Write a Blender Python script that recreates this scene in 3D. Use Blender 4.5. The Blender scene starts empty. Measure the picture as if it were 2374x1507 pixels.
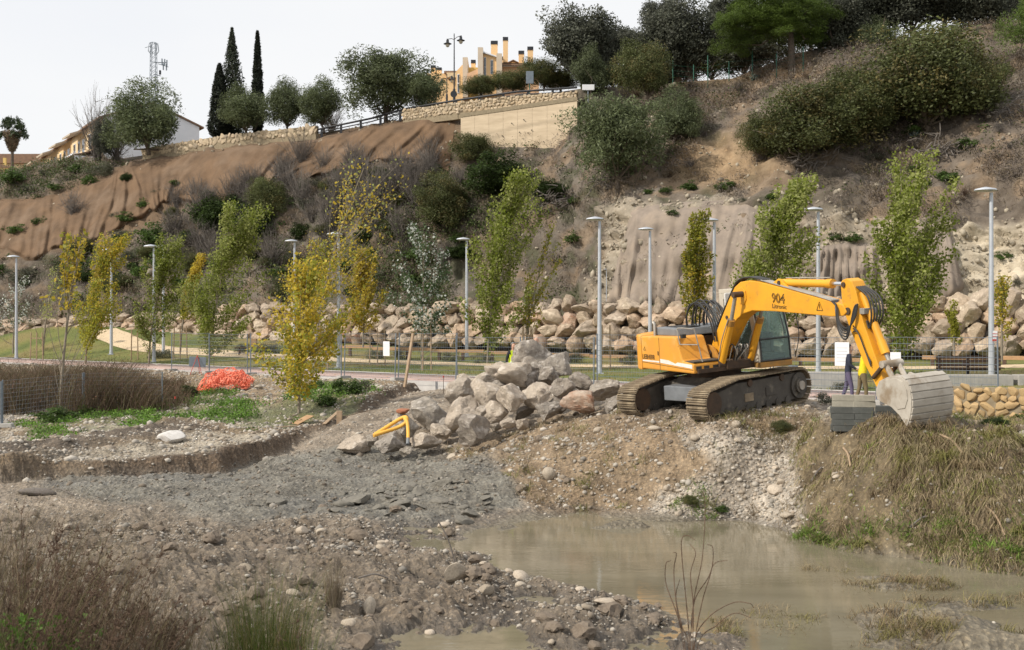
import bpy, math, random
import numpy as np
from mathutils import Vector, Matrix
from mathutils.bvhtree import BVHTree

# ------------------------------------------------------------------ camera, sky, sun, exposure
sc = bpy.context.scene
COL = sc.collection
F, CX, HY, EYE = 2600.0, 1187.0, 762.0, 2.2
cam_d = bpy.data.cameras.new('camera'); cam = bpy.data.objects.new('camera', cam_d); COL.objects.link(cam)
cam.location = (0, 0, EYE); cam.rotation_euler = (math.radians(90), 0, 0)
cam_d.sensor_width = 36; cam_d.lens = 36*F/2374; cam_d.shift_y = 8.5/2374
cam_d.clip_start = .1; cam_d.clip_end = 4000
cam_d.dof.use_dof = True; cam_d.dof.focus_distance = 31; cam_d.dof.aperture_fstop = 3.2
sc.camera = cam

SUN_EL, SUN_AZ = math.radians(40), math.atan2(-.86, -.40)      # light comes from the left, a little behind the camera
sun_dir = Vector((math.sin(SUN_AZ)*math.cos(SUN_EL), math.cos(SUN_AZ)*math.cos(SUN_EL), math.sin(SUN_EL)))
wd = bpy.data.worlds.new('World'); sc.world = wd; wd.use_nodes = True
nt = wd.node_tree; nt.nodes.clear()
wo = nt.nodes.new('ShaderNodeOutputWorld'); mixs = nt.nodes.new('ShaderNodeMixShader')
sky = nt.nodes.new('ShaderNodeTexSky'); sky.sky_type = 'NISHITA'; sky.sun_disc = False
sky.sun_elevation = SUN_EL; sky.sun_rotation = SUN_AZ; sky.dust_density = 3.0
b1 = nt.nodes.new('ShaderNodeBackground'); b1.inputs[1].default_value = .12
b2 = nt.nodes.new('ShaderNodeBackground'); b2.inputs[1].default_value = 1.07
tcw = nt.nodes.new('ShaderNodeTexCoord'); nzw = nt.nodes.new('ShaderNodeTexNoise')
nzw.inputs['Scale'].default_value = 2.2; nzw.inputs['Detail'].default_value = 5
mp = nt.nodes.new('ShaderNodeMapping'); mp.inputs['Scale'].default_value = (1, 1, 3)
rmp = nt.nodes.new('ShaderNodeValToRGB')
rmp.color_ramp.elements[0].position = .3; rmp.color_ramp.elements[0].color = (.93, .945, .975, 1)
rmp.color_ramp.elements[1].position = .62; rmp.color_ramp.elements[1].color = (1.0, 1.0, 1.0, 1)
nt.links.new(tcw.outputs['Generated'], mp.inputs[0]); nt.links.new(mp.outputs[0], nzw.inputs['Vector'])
nt.links.new(nzw.outputs[0], rmp.inputs[0]); nt.links.new(rmp.outputs[0], b2.inputs[0])
nt.links.new(sky.outputs[0], b1.inputs[0])
mixs.inputs[0].default_value = .9                                  # thin white cloud over most of the sky
nt.links.new(b1.outputs[0], mixs.inputs[1]); nt.links.new(b2.outputs[0], mixs.inputs[2]); nt.links.new(mixs.outputs[0], wo.inputs[0])
sl = bpy.data.lights.new('sun', 'SUN'); sl.energy = 4.2; sl.angle = math.radians(1.5); sl.color = (1, .92, .8)
so = bpy.data.objects.new('sun', sl); COL.objects.link(so); so.rotation_euler = sun_dir.to_track_quat('Z', 'Y').to_euler()
so.location = (-30, -10, 60)
vs = sc.view_settings; vs.view_transform = 'Standard'; vs.look = 'None'; vs.gamma = 1; vs.exposure = -.06; vs.use_curve_mapping = False
sc.cycles.max_bounces = 6; sc.cycles.transparent_max_bounces = 8; sc.cycles.diffuse_bounces = 3

# ------------------------------------------------------------------ numeric helpers
RNG = np.random.default_rng(7)
def P(px, py, d): return np.array([(px-CX)*d/F, d, EYE-(py-HY)*d/F])
def Pz(px, py, z): return P(px, py, (EYE-z)*F/(py-HY))
def proj(V): return CX+F*V[:, 0]/V[:, 1], HY-F*(V[:, 2]-EYE)/V[:, 1]
def _hash(ix, iy, iz, s):
    h = (ix.astype(np.int64)*374761393+iy.astype(np.int64)*668265263+iz.astype(np.int64)*2147483647+s*1274126177) & 0xffffffff
    h = ((h ^ (h >> 13))*1274126177) & 0xffffffff
    return ((h ^ (h >> 16)) & 0xffff)/65535.0
def vnoise(x, y, z=None, s=0):
    x = np.asarray(x, float); y = np.asarray(y, float); z = np.zeros_like(x) if z is None else np.asarray(z, float)
    ix, iy, iz = np.floor(x), np.floor(y), np.floor(z)
    fx, fy, fz = x-ix, y-iy, z-iz
    fx, fy, fz = [t*t*(3-2*t) for t in (fx, fy, fz)]
    r = 0
    for dx in (0, 1):
        for dy in (0, 1):
            for dz in (0, 1):
                w = (fx if dx else 1-fx)*(fy if dy else 1-fy)*(fz if dz else 1-fz)
                r = r+w*_hash(ix+dx, iy+dy, iz+dz, s)
    return r*2-1
def fbm(x, y, z=None, oct=4, s=0, gain=.5):
    r, a, k = 0, 1., 1.
    for i in range(oct):
        r = r+a*vnoise(np.asarray(x)*k+i*17.3, np.asarray(y)*k-i*9.1, None if z is None else np.asarray(z)*k, s+i); a *= gain; k *= 2.03
    return r
def sstep(a, b, x): t = np.clip((x-a)/(b-a), 0, 1); return t*t*(3-2*t)
def make_tps(pts, vals, smooth=1e-3):
    pts = np.array(pts, float); n = len(pts)
    def U(r2): return .5*r2*np.log(r2+1e-9)
    K = U(((pts[:, None]-pts[None])**2).sum(-1))+np.eye(n)*smooth*50
    Pm = np.c_[np.ones(n), pts]
    A = np.block([[K, Pm], [Pm.T, np.zeros((3, 3))]])
    w = np.linalg.solve(A, np.r_[np.array(vals, float), np.zeros(3)])
    def f(x, y):
        x = np.atleast_1d(np.asarray(x, float)); y = np.atleast_1d(np.asarray(y, float)); sh = x.shape
        q = np.c_[x.ravel(), y.ravel()]; out = np.empty(len(q))
        for i in range(0, len(q), 40000):
            c = q[i:i+40000]
            out[i:i+40000] = U(((c[:, None]-pts[None])**2).sum(-1))@w[:n]+w[n]+c@w[n+1:]
        return out.reshape(sh)
    return f
def polydist(poly, x, y):            # signed distance, positive inside
    x = np.asarray(x, float); y = np.asarray(y, float)
    ins = np.zeros(x.shape, bool); dm = np.full(x.shape, 1e9)
    for i in range(len(poly)):
        (x0, y0), (x1, y1) = poly[i], poly[(i+1) % len(poly)]
        c = ((y0 > y) != (y1 > y)); xi = (x1-x0)*(y-y0)/((y1-y0) if y1 != y0 else 1e-9)+x0
        ins ^= c & (x < xi)
        dx, dy = x1-x0, y1-y0; t = np.clip(((x-x0)*dx+(y-y0)*dy)/(dx*dx+dy*dy+1e-9), 0, 1)
        dm = np.minimum(dm, np.hypot(x-x0-t*dx, y-y0-t*dy))
    return np.where(ins, dm, -dm)
def zone(poly, x, y, soft): return sstep(-soft, soft, polydist(poly, x, y))

# ------------------------------------------------------------------ materials
MATS = {}
def new_mat(name):
    m = bpy.data.materials.new(name); m.use_nodes = True; MATS[name] = m
    return m, m.node_tree, m.node_tree.nodes['Principled BSDF']
def N(nt, t, **kw):
    n = nt.nodes.new(t)
    for k, v in kw.items(): n.inputs[k.replace('_', ' ')].default_value = v
    return n
def rgba(c): return (*c, 1) if len(c) == 3 else c
def mix(nt, a, b, fac, mode='MIX'):
    n = nt.nodes.new('ShaderNodeMix'); n.data_type = 'RGBA'; n.blend_type = mode
    for s, v in ((n.inputs[6], a), (n.inputs[7], b), (n.inputs[0], fac)):
        if hasattr(v, 'links') or hasattr(v, 'node'): nt.links.new(v, s)
        else: s.default_value = v if not isinstance(v, tuple) else rgba(v)
    return n.outputs[2]
def ramp(nt, src, a, b):
    r = nt.nodes.new('ShaderNodeMapRange'); nt.links.new(src, r.inputs[0]); r.inputs[1].default_value = a; r.inputs[2].default_value = b
    return r.outputs[0]
def pmat(name, c1, c2=None, scale=4., rough=.8, bump=0., bscale=None, metal=0., attr=False, c3=None, s3=1., f3=(.55, .7), detail=6, stretch=None, rand=None, spec=.5, c4=None, s4=20., f4=(.66, .72)):
    """procedural paint: c1/c2 mottled by noise, c3 blotches, optional vertex tint, per-object tint and bump"""
    m, nt, b = new_mat(name); L = nt.links
    tc = nt.nodes.new('ShaderNodeTexCoord'); vec = tc.outputs['Object']
    if stretch:
        mpn = nt.nodes.new('ShaderNodeMapping'); mpn.inputs['Scale'].default_value = stretch; L.new(vec, mpn.inputs[0]); vec = mpn.outputs[0]
    col = rgba(c1)
    if c2 is not None:
        nz = N(nt, 'ShaderNodeTexNoise', Scale=scale, Detail=detail, Roughness=.65); L.new(vec, nz.inputs['Vector'])
        col = mix(nt, rgba(c1), rgba(c2), ramp(nt, nz.outputs[0], .36, .64))
    if c3 is not None:
        n3 = N(nt, 'ShaderNodeTexNoise', Scale=s3, Detail=5., Roughness=.6); L.new(vec, n3.inputs['Vector'])
        col = mix(nt, col, rgba(c3), ramp(nt, n3.outputs[0], *f3))
    if c4 is not None:
        n4 = N(nt, 'ShaderNodeTexNoise', Scale=s4, Detail=6., Roughness=.7); L.new(vec, n4.inputs['Vector'])
        col = mix(nt, col, rgba(c4), ramp(nt, n4.outputs[0], *f4))
    if rand:
        oi = nt.nodes.new('ShaderNodeObjectInfo'); cr = nt.nodes.new('ShaderNodeValToRGB')
        while len(cr.color_ramp.elements) < len(rand): cr.color_ramp.elements.new(.5)
        for i, c in enumerate(rand): cr.color_ramp.elements[i].position = i/(len(rand)-1); cr.color_ramp.elements[i].color = rgba(c)
        L.new(oi.outputs['Random'], cr.inputs[0]); col = mix(nt, col, cr.outputs[0], 1., 'MULTIPLY')
    if attr:
        at = nt.nodes.new('ShaderNodeAttribute'); at.attribute_name = 'Col'
        col = mix(nt, col, at.outputs['Color'], 1., 'MULTIPLY')
    if isinstance(col, tuple): b.inputs['Base Color'].default_value = col
    else: L.new(col, b.inputs['Base Color'])
    b.inputs['Roughness'].default_value = rough; b.inputs['Metallic'].default_value = metal; b.inputs['Specular IOR Level'].default_value = spec
    if bump:
        nb = N(nt, 'ShaderNodeTexNoise', Scale=bscale or scale*2, Detail=8., Roughness=.7); L.new(vec, nb.inputs['Vector'])
        bp = nt.nodes.new('ShaderNodeBump'); bp.inputs['Strength'].default_value = min(1, bump*10); bp.inputs['Distance'].default_value = bump
        L.new(nb.outputs[0], bp.inputs['Height']); L.new(bp.outputs[0], b.inputs['Normal'])
    return m
def leafmat(name, transl=.35, rough=.55, spec=.3):
    m, nt, b = new_mat(name); L = nt.links
    at = nt.nodes.new('ShaderNodeAttribute'); at.attribute_name = 'Col'
    oi = nt.nodes.new('ShaderNodeObjectInfo'); mr = nt.nodes.new('ShaderNodeMapRange'); L.new(oi.outputs['Random'], mr.inputs[0])
    mr.inputs[3].default_value = .82; mr.inputs[4].default_value = 1.15
    c = mix(nt, at.outputs['Color'], mr.outputs[0], 1., 'MULTIPLY')
    L.new(c, b.inputs['Base Color']); b.inputs['Roughness'].default_value = rough; b.inputs['Specular IOR Level'].default_value = spec
    t = nt.nodes.new('ShaderNodeBsdfTranslucent'); L.new(c, t.inputs[0])
    ms = nt.nodes.new('ShaderNodeMixShader'); ms.inputs[0].default_value = transl
    L.new(b.outputs[0], ms.inputs[1]); L.new(t.outputs[0], ms.inputs[2]); L.new(ms.outputs[0], nt.nodes['Material Output'].inputs[0])
    return m

leafmat('leaf'); leafmat('leaf_glossy', .52, .5, .25); leafmat('blade', .25, .7, .2); leafmat('leaf_dull', .2, .8, .1)
STONE_RAND = [(.70, .66, .63), (1.08, 1.0, .9), (.88, .84, .82), (1.2, 1.15, 1.08), (1.05, .88, .76), (.78, .72, .66), (1.0, .95, .92), (1.12, .9, .74)]
pmat('boulder', (.46, .395, .32), (.30, .255, .205), 2.6, .92, .10, 3.5, c3=(.60, .54, .45), s3=1.6, f3=(.55, .68), rand=STONE_RAND)
pmat('boulder_grey', (.42, .385, .335), (.245, .222, .2), 3.2, .92, .10, 4., c3=(.60, .57, .53), s3=2.2, f3=(.54, .66), rand=[(.8, .76, .72), (1.05, 1, .95), (.92, .9, .88), (1.15, 1.1, 1.02)])
pmat('boulder_red', (.42, .27, .19), (.5, .42, .34), 2.4, .92, .10, 4., c3=(.33, .16, .09), s3=1.3, f3=(.5, .62))
pmat('pale_rock', (.66, .64, .62), (.5, .48, .45), 3, .85, .03, 8)
pmat('cobble', (.44, .39, .325), (.30, .265, .22), 6, .88, .02, 20, rand=[(.7, .66, .6), (1.1, 1.07, 1.02), (.9, .86, .8), (1.25, 1.2, 1.15)])
pmat('pebbles', (.95, .95, .95), (.75, .74, .72), 9, .9, attr=True)
pmat('masonry_stone', (.44, .33, .185), (.35, .255, .14), 5, .9, .02, 12, rand=[(.8, .78, .75), (1.1, 1.05, .95), (1, .92, .8), (1.2, 1.15, 1.1)])
pmat('parapet_stone', (.52, .45, .35), (.34, .285, .215), 5, .9, .02, 12, rand=[(.7, .68, .65), (1.1, 1.05, .95), (1, .92, .8), (1.2, 1.15, 1.1)])
pmat('mortar', (.30, .245, .165), (.22, .18, .12), 6, .95, .02, 20)
pmat('concrete', (.40, .385, .36), (.32, .31, .29), 3, .85, .01, 20)
pmat('wall_concrete', (.60, .49, .35), (.47, .375, .26), 1.3, .9, .02, 5, c3=(.34, .28, .2), s3=.5, f3=(.56, .72), stretch=(.35, .35, 2.2))
pmat('paving', (.42, .31, .275), (.36, .27, .245), 1.2, .85, .004, 30)
pmat('kerb_stone', (.46, .44, .42), (.38, .365, .35), 2, .85)
pmat('sand', (.60, .47, .31), (.52, .41, .27), 3, .95, .01, 10)
pmat('lamp_steel', (.50, .53, .58), (.44, .47, .52), 3, .45, metal=.25)
pmat('galvanised', (.21, .25, .29), (.16, .19, .22), 6, .5, metal=.3)
pmat('black_steel', (.018, .02, .026), None, rough=.4)
pmat('green_steel', (.02, .12, .08), None, rough=.5)
pmat('timber', (.44, .28, .15), (.33, .2, .105), 6, .8, .004, 20, stretch=(1, 1, 6))
pmat('timber_dark', (.12, .075, .05), (.08, .05, .035), 6, .8)
pmat('stake', (.40, .29, .19), (.30, .215, .14), 6, .85)
pmat('bark', (.14, .11, .085), (.085, .068, .052), 8, .95, .02, 20)
pmat('bark_pale', (.27, .23, .175), (.2, .17, .13), 8, .9)
pmat('twig_grey', (.17, .15, .135), (.12, .105, .092), 5, .95)
pmat('twig_brown', (.085, .052, .034), (.13, .085, .055), 5, .95)
pmat('net_brown', (.172, .107, .061), (.105, .066, .038), .55, .95, .08, 6, c3=(.19, .13, .085), s3=.25, f3=(.5, .66))
pmat('net_grey', (.27, .222, .182), (.2, .165, .135), 1.2, .95, .015, 25, c3=(.33, .265, .205), s3=.4, f3=(.5, .68))
# excavator
pmat('yellow', (.79, .385, .02), (.68, .315, .024), 1.3, .45, c3=(.36, .19, .055), s3=4.5, f3=(.60, .80), bump=.002, bscale=4, c4=(.10, .055, .025), s4=13., f4=(.66, .74))
pmat('yellow_faded', (.74, .34, .035), (.66, .30, .05), 1.1, .55, c3=(.68, .42, .14), s3=1.3, f3=(.52, .68), c4=(.20, .11, .04), s4=9., f4=(.63, .73))
pmat('yellow_dirty', (.50, .23, .03), (.26, .15, .05), 3, .65)
pmat('rust_dark', (.045, .03, .02), (.085, .05, .028), 5, .8)
pmat('track_steel', (.24, .185, .12), (.145, .115, .08), 7, .85, .02, 14, c3=(.34, .275, .185), s3=4, f3=(.5, .64))
pmat('track_frame', (.085, .076, .064), (.055, .048, .04), 4, .8, .006, 20, c3=(.16, .14, .11), s3=3, f3=(.55, .7))
pmat('grey_paint', (.20, .215, .23), (.15, .16, .175), 3, .55)
pmat('cab_beige', (.58, .53, .44), (.50, .455, .375), 2, .5)
pmat('rubber', (.02, .02, .021), (.035, .034, .033), 8, .5)
pmat('chrome', (.75, .76, .78), None, rough=.2, metal=.9)
pmat('pipe_steel', (.40, .38, .34), (.28, .27, .25), 4, .5, metal=.4)
pmat('bucket_steel', (.46, .425, .37), (.36, .325, .275), 3.2, .7, .006, 12, c3=(.25, .195, .135), s3=2.2, f3=(.5, .66))
pmat('white_paint', (.78, .77, .74), (.66, .64, .6), 5, .6)
pmat('ink', (.018, .016, .014), None, rough=.6)
pmat('paper', (.80, .81, .83), (.72, .73, .76), 5, .8)
pmat('paper_ink', (.42, .44, .48), None, rough=.8)
pmat('red_paint', (.45, .05, .03), None, rough=.6)
m, nt_, b_ = new_mat('glass'); b_.inputs['Base Color'].default_value = (.58, .74, .71, 1); b_.inputs['Roughness'].default_value = .04
b_.inputs['Transmission Weight'].default_value = .85; b_.inputs['IOR'].default_value = 1.12; b_.inputs['Specular IOR Level'].default_value = .9
pmat('window_glass', (.06, .075, .09), None, rough=.08, spec=.8)
pmat('orange_net', (.92, .22, .12), (.9, .3, .2), 4, .7)
pmat('hose_yellow', (.80, .45, .07), (.7, .38, .06), 4, .6)
# buildings
pmat('render_yellow', (.84, .57, .30), (.78, .53, .28), .8, .9)
pmat('render_ochre', (.74, .52, .18), (.68, .48, .17), .8, .9)
pmat('render_salmon', (.80, .50, .30), (.74, .46, .27), .8, .9)
pmat('render_cream', (.76, .58, .36), (.7, .52, .31), .8, .9)
pmat('render_white', (.78, .79, .82), (.72, .74, .78), .5, .9)
pmat('stone_trim', (.66, .56, .44), (.6, .5, .39), 2, .9)
pmat('roof_tile', (.27, .165, .105), (.2, .125, .085), 3, .9)
pmat('roof_pale', (.48, .40, .31), (.4, .33, .25), 2, .9)
pmat('brick_red', (.36, .15, .08), (.3, .12, .065), 3, .9)
# people
pmat('skin', (.55, .33, .24), (.5, .29, .2), 12, .6)
pmat('hair_grey', (.32, .31, .3), (.22, .21, .2), 30, .8)
pmat('hair_dark', (.04, .03, .025), None, rough=.7)
pmat('cloth_black', (.015, .016, .02), (.025, .026, .03), 6, .9)
pmat('cloth_navy', (.02, .025, .045), (.03, .035, .06), 6, .9)
pmat('cloth_purple', (.13, .11, .19), (.1, .085, .15), 6, .9)
pmat('cloth_khaki', (.19, .145, .075), (.15, .115, .06), 6, .9)
pmat('cloth_yellow', (.75, .60, .01), (.65, .5, .01), 6, .85)
pmat('hi_vis', (.70, .85, .02), (.6, .75, .02), 6, .7)
pmat('reflective', (.7, .7, .68), None, rough=.4)
pmat('shoe', (.03, .025, .02), None, rough=.7)

# ------------------------------------------------------------------ mesh helpers
def link(name, me, parent=None, mats=None):
    o = bpy.data.objects.new(name, me); COL.objects.link(o)
    if parent is not None: o.parent = parent
    return o
def npmesh(name, V, Fs, mat, colors=None, smooth=False):
    """V (n,3); Fs list of (m,k) index arrays"""
    V = np.asarray(V, np.float32); Fs = [np.asarray(f, np.int32) for f in (Fs if isinstance(Fs, list) else [Fs])]
    me = bpy.data.meshes.new(name); me.vertices.add(len(V)); me.vertices.foreach_set('co', V.ravel())
    loops = np.concatenate([f.ravel() for f in Fs]); tot = np.concatenate([np.full(len(f), f.shape[1], np.int32) for f in Fs])
    st = np.concatenate([[0], np.cumsum(tot)[:-1]]).astype(np.int32)
    me.loops.add(len(loops)); me.loops.foreach_set('vertex_index', loops)
    me.polygons.add(len(tot)); me.polygons.foreach_set('loop_start', st); me.polygons.foreach_set('loop_total', tot)
    if smooth: me.polygons.foreach_set('use_smooth', np.ones(len(tot), bool))
    if colors is not None:
        a = me.color_attributes.new('Col', 'FLOAT_COLOR', 'POINT'); c = np.ones((len(V), 4), np.float32); c[:, :np.shape(colors)[1]] = colors; a.data.foreach_set('color', c.ravel())
    if mat: me.materials.append(MATS[mat])
    me.update(); me.validate(); return me
def grid_faces(nu, nv):
    i = np.arange(nu-1)[:, None]*nv+np.arange(nv-1)[None]; i = i.ravel()
    return np.stack([i, i+nv, i+nv+1, i+1], 1)
class MB:
    def __init__(s): s.v = []; s.f = []
    def add(s, V, Fc):
        o = len(s.v); s.v += [tuple(map(float, p)) for p in V]; s.f += [tuple(int(i)+o for i in f) for f in Fc]; return s
    def box(s, c, size, R=None, taper=1.):
        x, y, z = [t/2 for t in size]; V = []
        for dz in (-1, 1):
            k = taper if dz > 0 else 1.
            for dx, dy in ((-1, -1), (1, -1), (1, 1), (-1, 1)): V.append(np.array([dx*x*k, dy*y*k, dz*z]))
        V = [np.array(c)+(R@p if R is not None else p) for p in V]
        return s.add(V, [(3, 2, 1, 0), (4, 5, 6, 7), (0, 1, 5, 4), (1, 2, 6, 5), (2, 3, 7, 6), (3, 0, 4, 7)])
    def tube(s, pts, r, n=6, cap=True, flat=1.):
        pts = [np.array(p, float) for p in pts]; rs = r if hasattr(r, '__len__') else [r]*len(pts)
        o = len(s.v); ref = None
        for i, p in enumerate(pts):
            t = pts[min(i+1, len(pts)-1)]-pts[max(i-1, 0)]; t = t/(np.linalg.norm(t)+1e-9)
            if ref is None: ref = np.array([0, 0, 1.]) if abs(t[2]) < .9 else np.array([1., 0, 0])
            a = np.cross(t, ref); a /= np.linalg.norm(a)+1e-9; b = np.cross(a, t); ref = b
            for k in range(n):
                q = 2*math.pi*k/n; s.v.append(tuple(p+rs[i]*(math.cos(q)*a+math.sin(q)*b*flat)))
        for i in range(len(pts)-1):
            for k in range(n):
                k2 = (k+1) % n; s.f.append((o+i*n+k, o+i*n+k2, o+(i+1)*n+k2, o+(i+1)*n+k))
        if cap: s.f.append(tuple(o+k for k in reversed(range(n)))); e = o+(len(pts)-1)*n; s.f.append(tuple(e+k for k in range(n)))
        return s
    def prism(s, poly, a, b, fn):
        """poly list of 2-tuples, extruded between a and b; fn(u,v,w)->point"""
        n = len(poly); V = [fn(u, v, a) for u, v in poly]+[fn(u, v, b) for u, v in poly]
        return s.add(V, [tuple(reversed(range(n))), tuple(range(n, 2*n))]+[(i, (i+1) % n, n+(i+1) % n, n+i) for i in range(n)])
    def disc(s, c, axis, r, th, n=20, r2=None):
        ax = np.array(axis, float); ax /= np.linalg.norm(ax); c = np.array(c, float)
        return s.tube([c-ax*th/2, c+ax*th/2], [r, r if r2 is None else r2], n)
    def mesh(s, name, mat, smooth=False, bevel=0):
        me = bpy.data.meshes.new(name); me.from_pydata(s.v, [], s.f)
        if mat: me.materials.append(MATS[mat])
        if bevel:
            import bmesh
            bm = bmesh.new(); bm.from_mesh(me); bmesh.ops.recalc_face_normals(bm, faces=bm.faces)
            ed = [e for e in bm.edges if len(e.link_faces) == 2 and e.calc_face_angle(0) > .5]
            bmesh.ops.bevel(bm, geom=ed, offset=bevel, segments=2, profile=.6, affect='EDGES', clamp_overlap=True)
            bm.to_mesh(me); bm.free()
        else:
            import bmesh
            bm = bmesh.new(); bm.from_mesh(me); bmesh.ops.recalc_face_normals(bm, faces=bm.faces); bm.to_mesh(me); bm.free()
        if smooth:
            for p in me.polygons: p.use_smooth = True
            try: me.set_sharp_from_angle(angle=math.radians(38))
            except Exception: pass
        me.update(); return me
    def build(s, name, mat, parent=None, smooth=False, bevel=0): return link(name, s.mesh(name, mat, smooth, bevel), parent)
def tag(o, label=None, cat=None, group=None, kind=None):
    if label: o['label'] = label
    if cat: o['category'] = cat
    if group: o['group'] = group
    if kind: o['kind'] = kind
    return o
def thing(name, label, cat, loc=(0, 0, 0), group=None, rz=0, kind=None):
    o = bpy.data.objects.new(name, None); COL.objects.link(o); o.location = [float(t) for t in loc]; o.rotation_euler = (0, 0, rz); o.empty_display_size = .3
    return tag(o, label, cat, group, kind)
def struct(name, me): return tag(link(name, me), kind='structure')
def inst(name, me, parent, loc, rot=(0, 0, 0), sc_=(1, 1, 1)):
    o = link(name, me, parent); o.location = [float(t) for t in loc]; o.rotation_euler = rot; o.scale = sc_ if hasattr(sc_, '__len__') else (sc_,)*3
    return o
def rz3(a): c, s = math.cos(a), math.sin(a); return np.array([[c, -s, 0], [s, c, 0], [0, 0, 1]])
def ry3(a): c, s = math.cos(a), math.sin(a); return np.array([[c, 0, s], [0, 1, 0], [-s, 0, c]])
def rx3(a): c, s = math.cos(a), math.sin(a); return np.array([[1, 0, 0], [0, c, -s], [0, s, c]])

# rocks: an icosphere cut by random planes and roughened
import bmesh
def ico(sub):
    bm = bmesh.new(); bmesh.ops.create_icosphere(bm, subdivisions=sub, radius=1)
    V = np.array([v.co[:] for v in bm.verts]); Fc = np.array([[v.index for v in f.verts] for f in bm.faces]); bm.free(); return V, Fc
ICO = {k: ico(k) for k in (1, 2, 3, 4)}
def rock_mesh(name, mat, seed, sub=3, cuts=9, rough=.06, squash=(1, 1, 1), depth=(.62, .9)):
    r = np.random.default_rng(seed); V, Fc = ICO[sub]; V = V.copy()
    for _ in range(cuts):
        n = r.normal(size=3); n /= np.linalg.norm(n); d = r.uniform(*depth)
        e = V@n-d; V = V-np.outer(np.maximum(e, 0)*.92, n)
    nn = V/np.linalg.norm(V, axis=1)[:, None]
    V = V+nn*(fbm(V[:, 0]*2.2+seed, V[:, 1]*2.2, V[:, 2]*2.2, 5, seed, .6)*rough)[:, None]
    V = V/np.abs(V).max(0)*np.array(squash)
    me = npmesh(name, V, Fc, mat, smooth=True)
    try: me.set_sharp_from_angle(angle=math.radians(32))
    except Exception: pass
    return me

# foliage
def leafquads(C, size, rng, aspect=.55, nrm=None, spread=1.):
    n = len(C); a = rng.normal(size=(n, 3))*spread
    if nrm is not None: a = a+nrm
    a /= np.linalg.norm(a, axis=1)[:, None]+1e-9
    t = np.cross(a, rng.normal(size=(n, 3))); t /= np.linalg.norm(t, axis=1)[:, None]+1e-9; b = np.cross(a, t)
    s = (np.asarray(size)*rng.uniform(.7, 1.3, n))[:, None]
    V = np.stack([C+t*s, C+b*s*aspect, C-t*s, C-b*s*aspect], 1).reshape(-1, 3)
    return V, np.arange(4*n).reshape(n, 4)
def blades(Pn, D, Lh, W, up, rng, droop=.35):
    """three-point grass blades: root, bend, tip"""
    n = len(Pn); Lh = np.broadcast_to(np.asarray(Lh, float), n)[:, None]; up = np.broadcast_to(np.asarray(up, float), n)[:, None]
    D = D/(np.linalg.norm(D, axis=1)[:, None]+1e-9); Z = np.array([0, 0, 1.])
    side = np.cross(D, Z)+rng.normal(size=(n, 3))*.3; side /= np.linalg.norm(side, axis=1)[:, None]+1e-9; w = np.broadcast_to(np.asarray(W, float), n)[:, None]*side*.5
    m = Pn+D*Lh*.45+Z*Lh*up*.6; t = m+D*Lh*.5+Z*Lh*(up*.4-droop)
    V = np.stack([Pn-w, Pn+w, m+w*.8, m-w*.8, t], 1).reshape(-1, 3); i = np.arange(n)*5
    return V, [np.stack([i, i+1, i+2, i+3], 1), np.stack([i+3, i+2, i+4], 1)]
def vary(base, n, rng, k=1, amt=.3, hue=.08):
    c = np.array(base)[None]*(1+rng.uniform(-amt, amt, n))[:, None]*(1+rng.uniform(-hue, hue, (n, 3)))
    return np.repeat(np.clip(c, 0, 1), k, 0)
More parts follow.
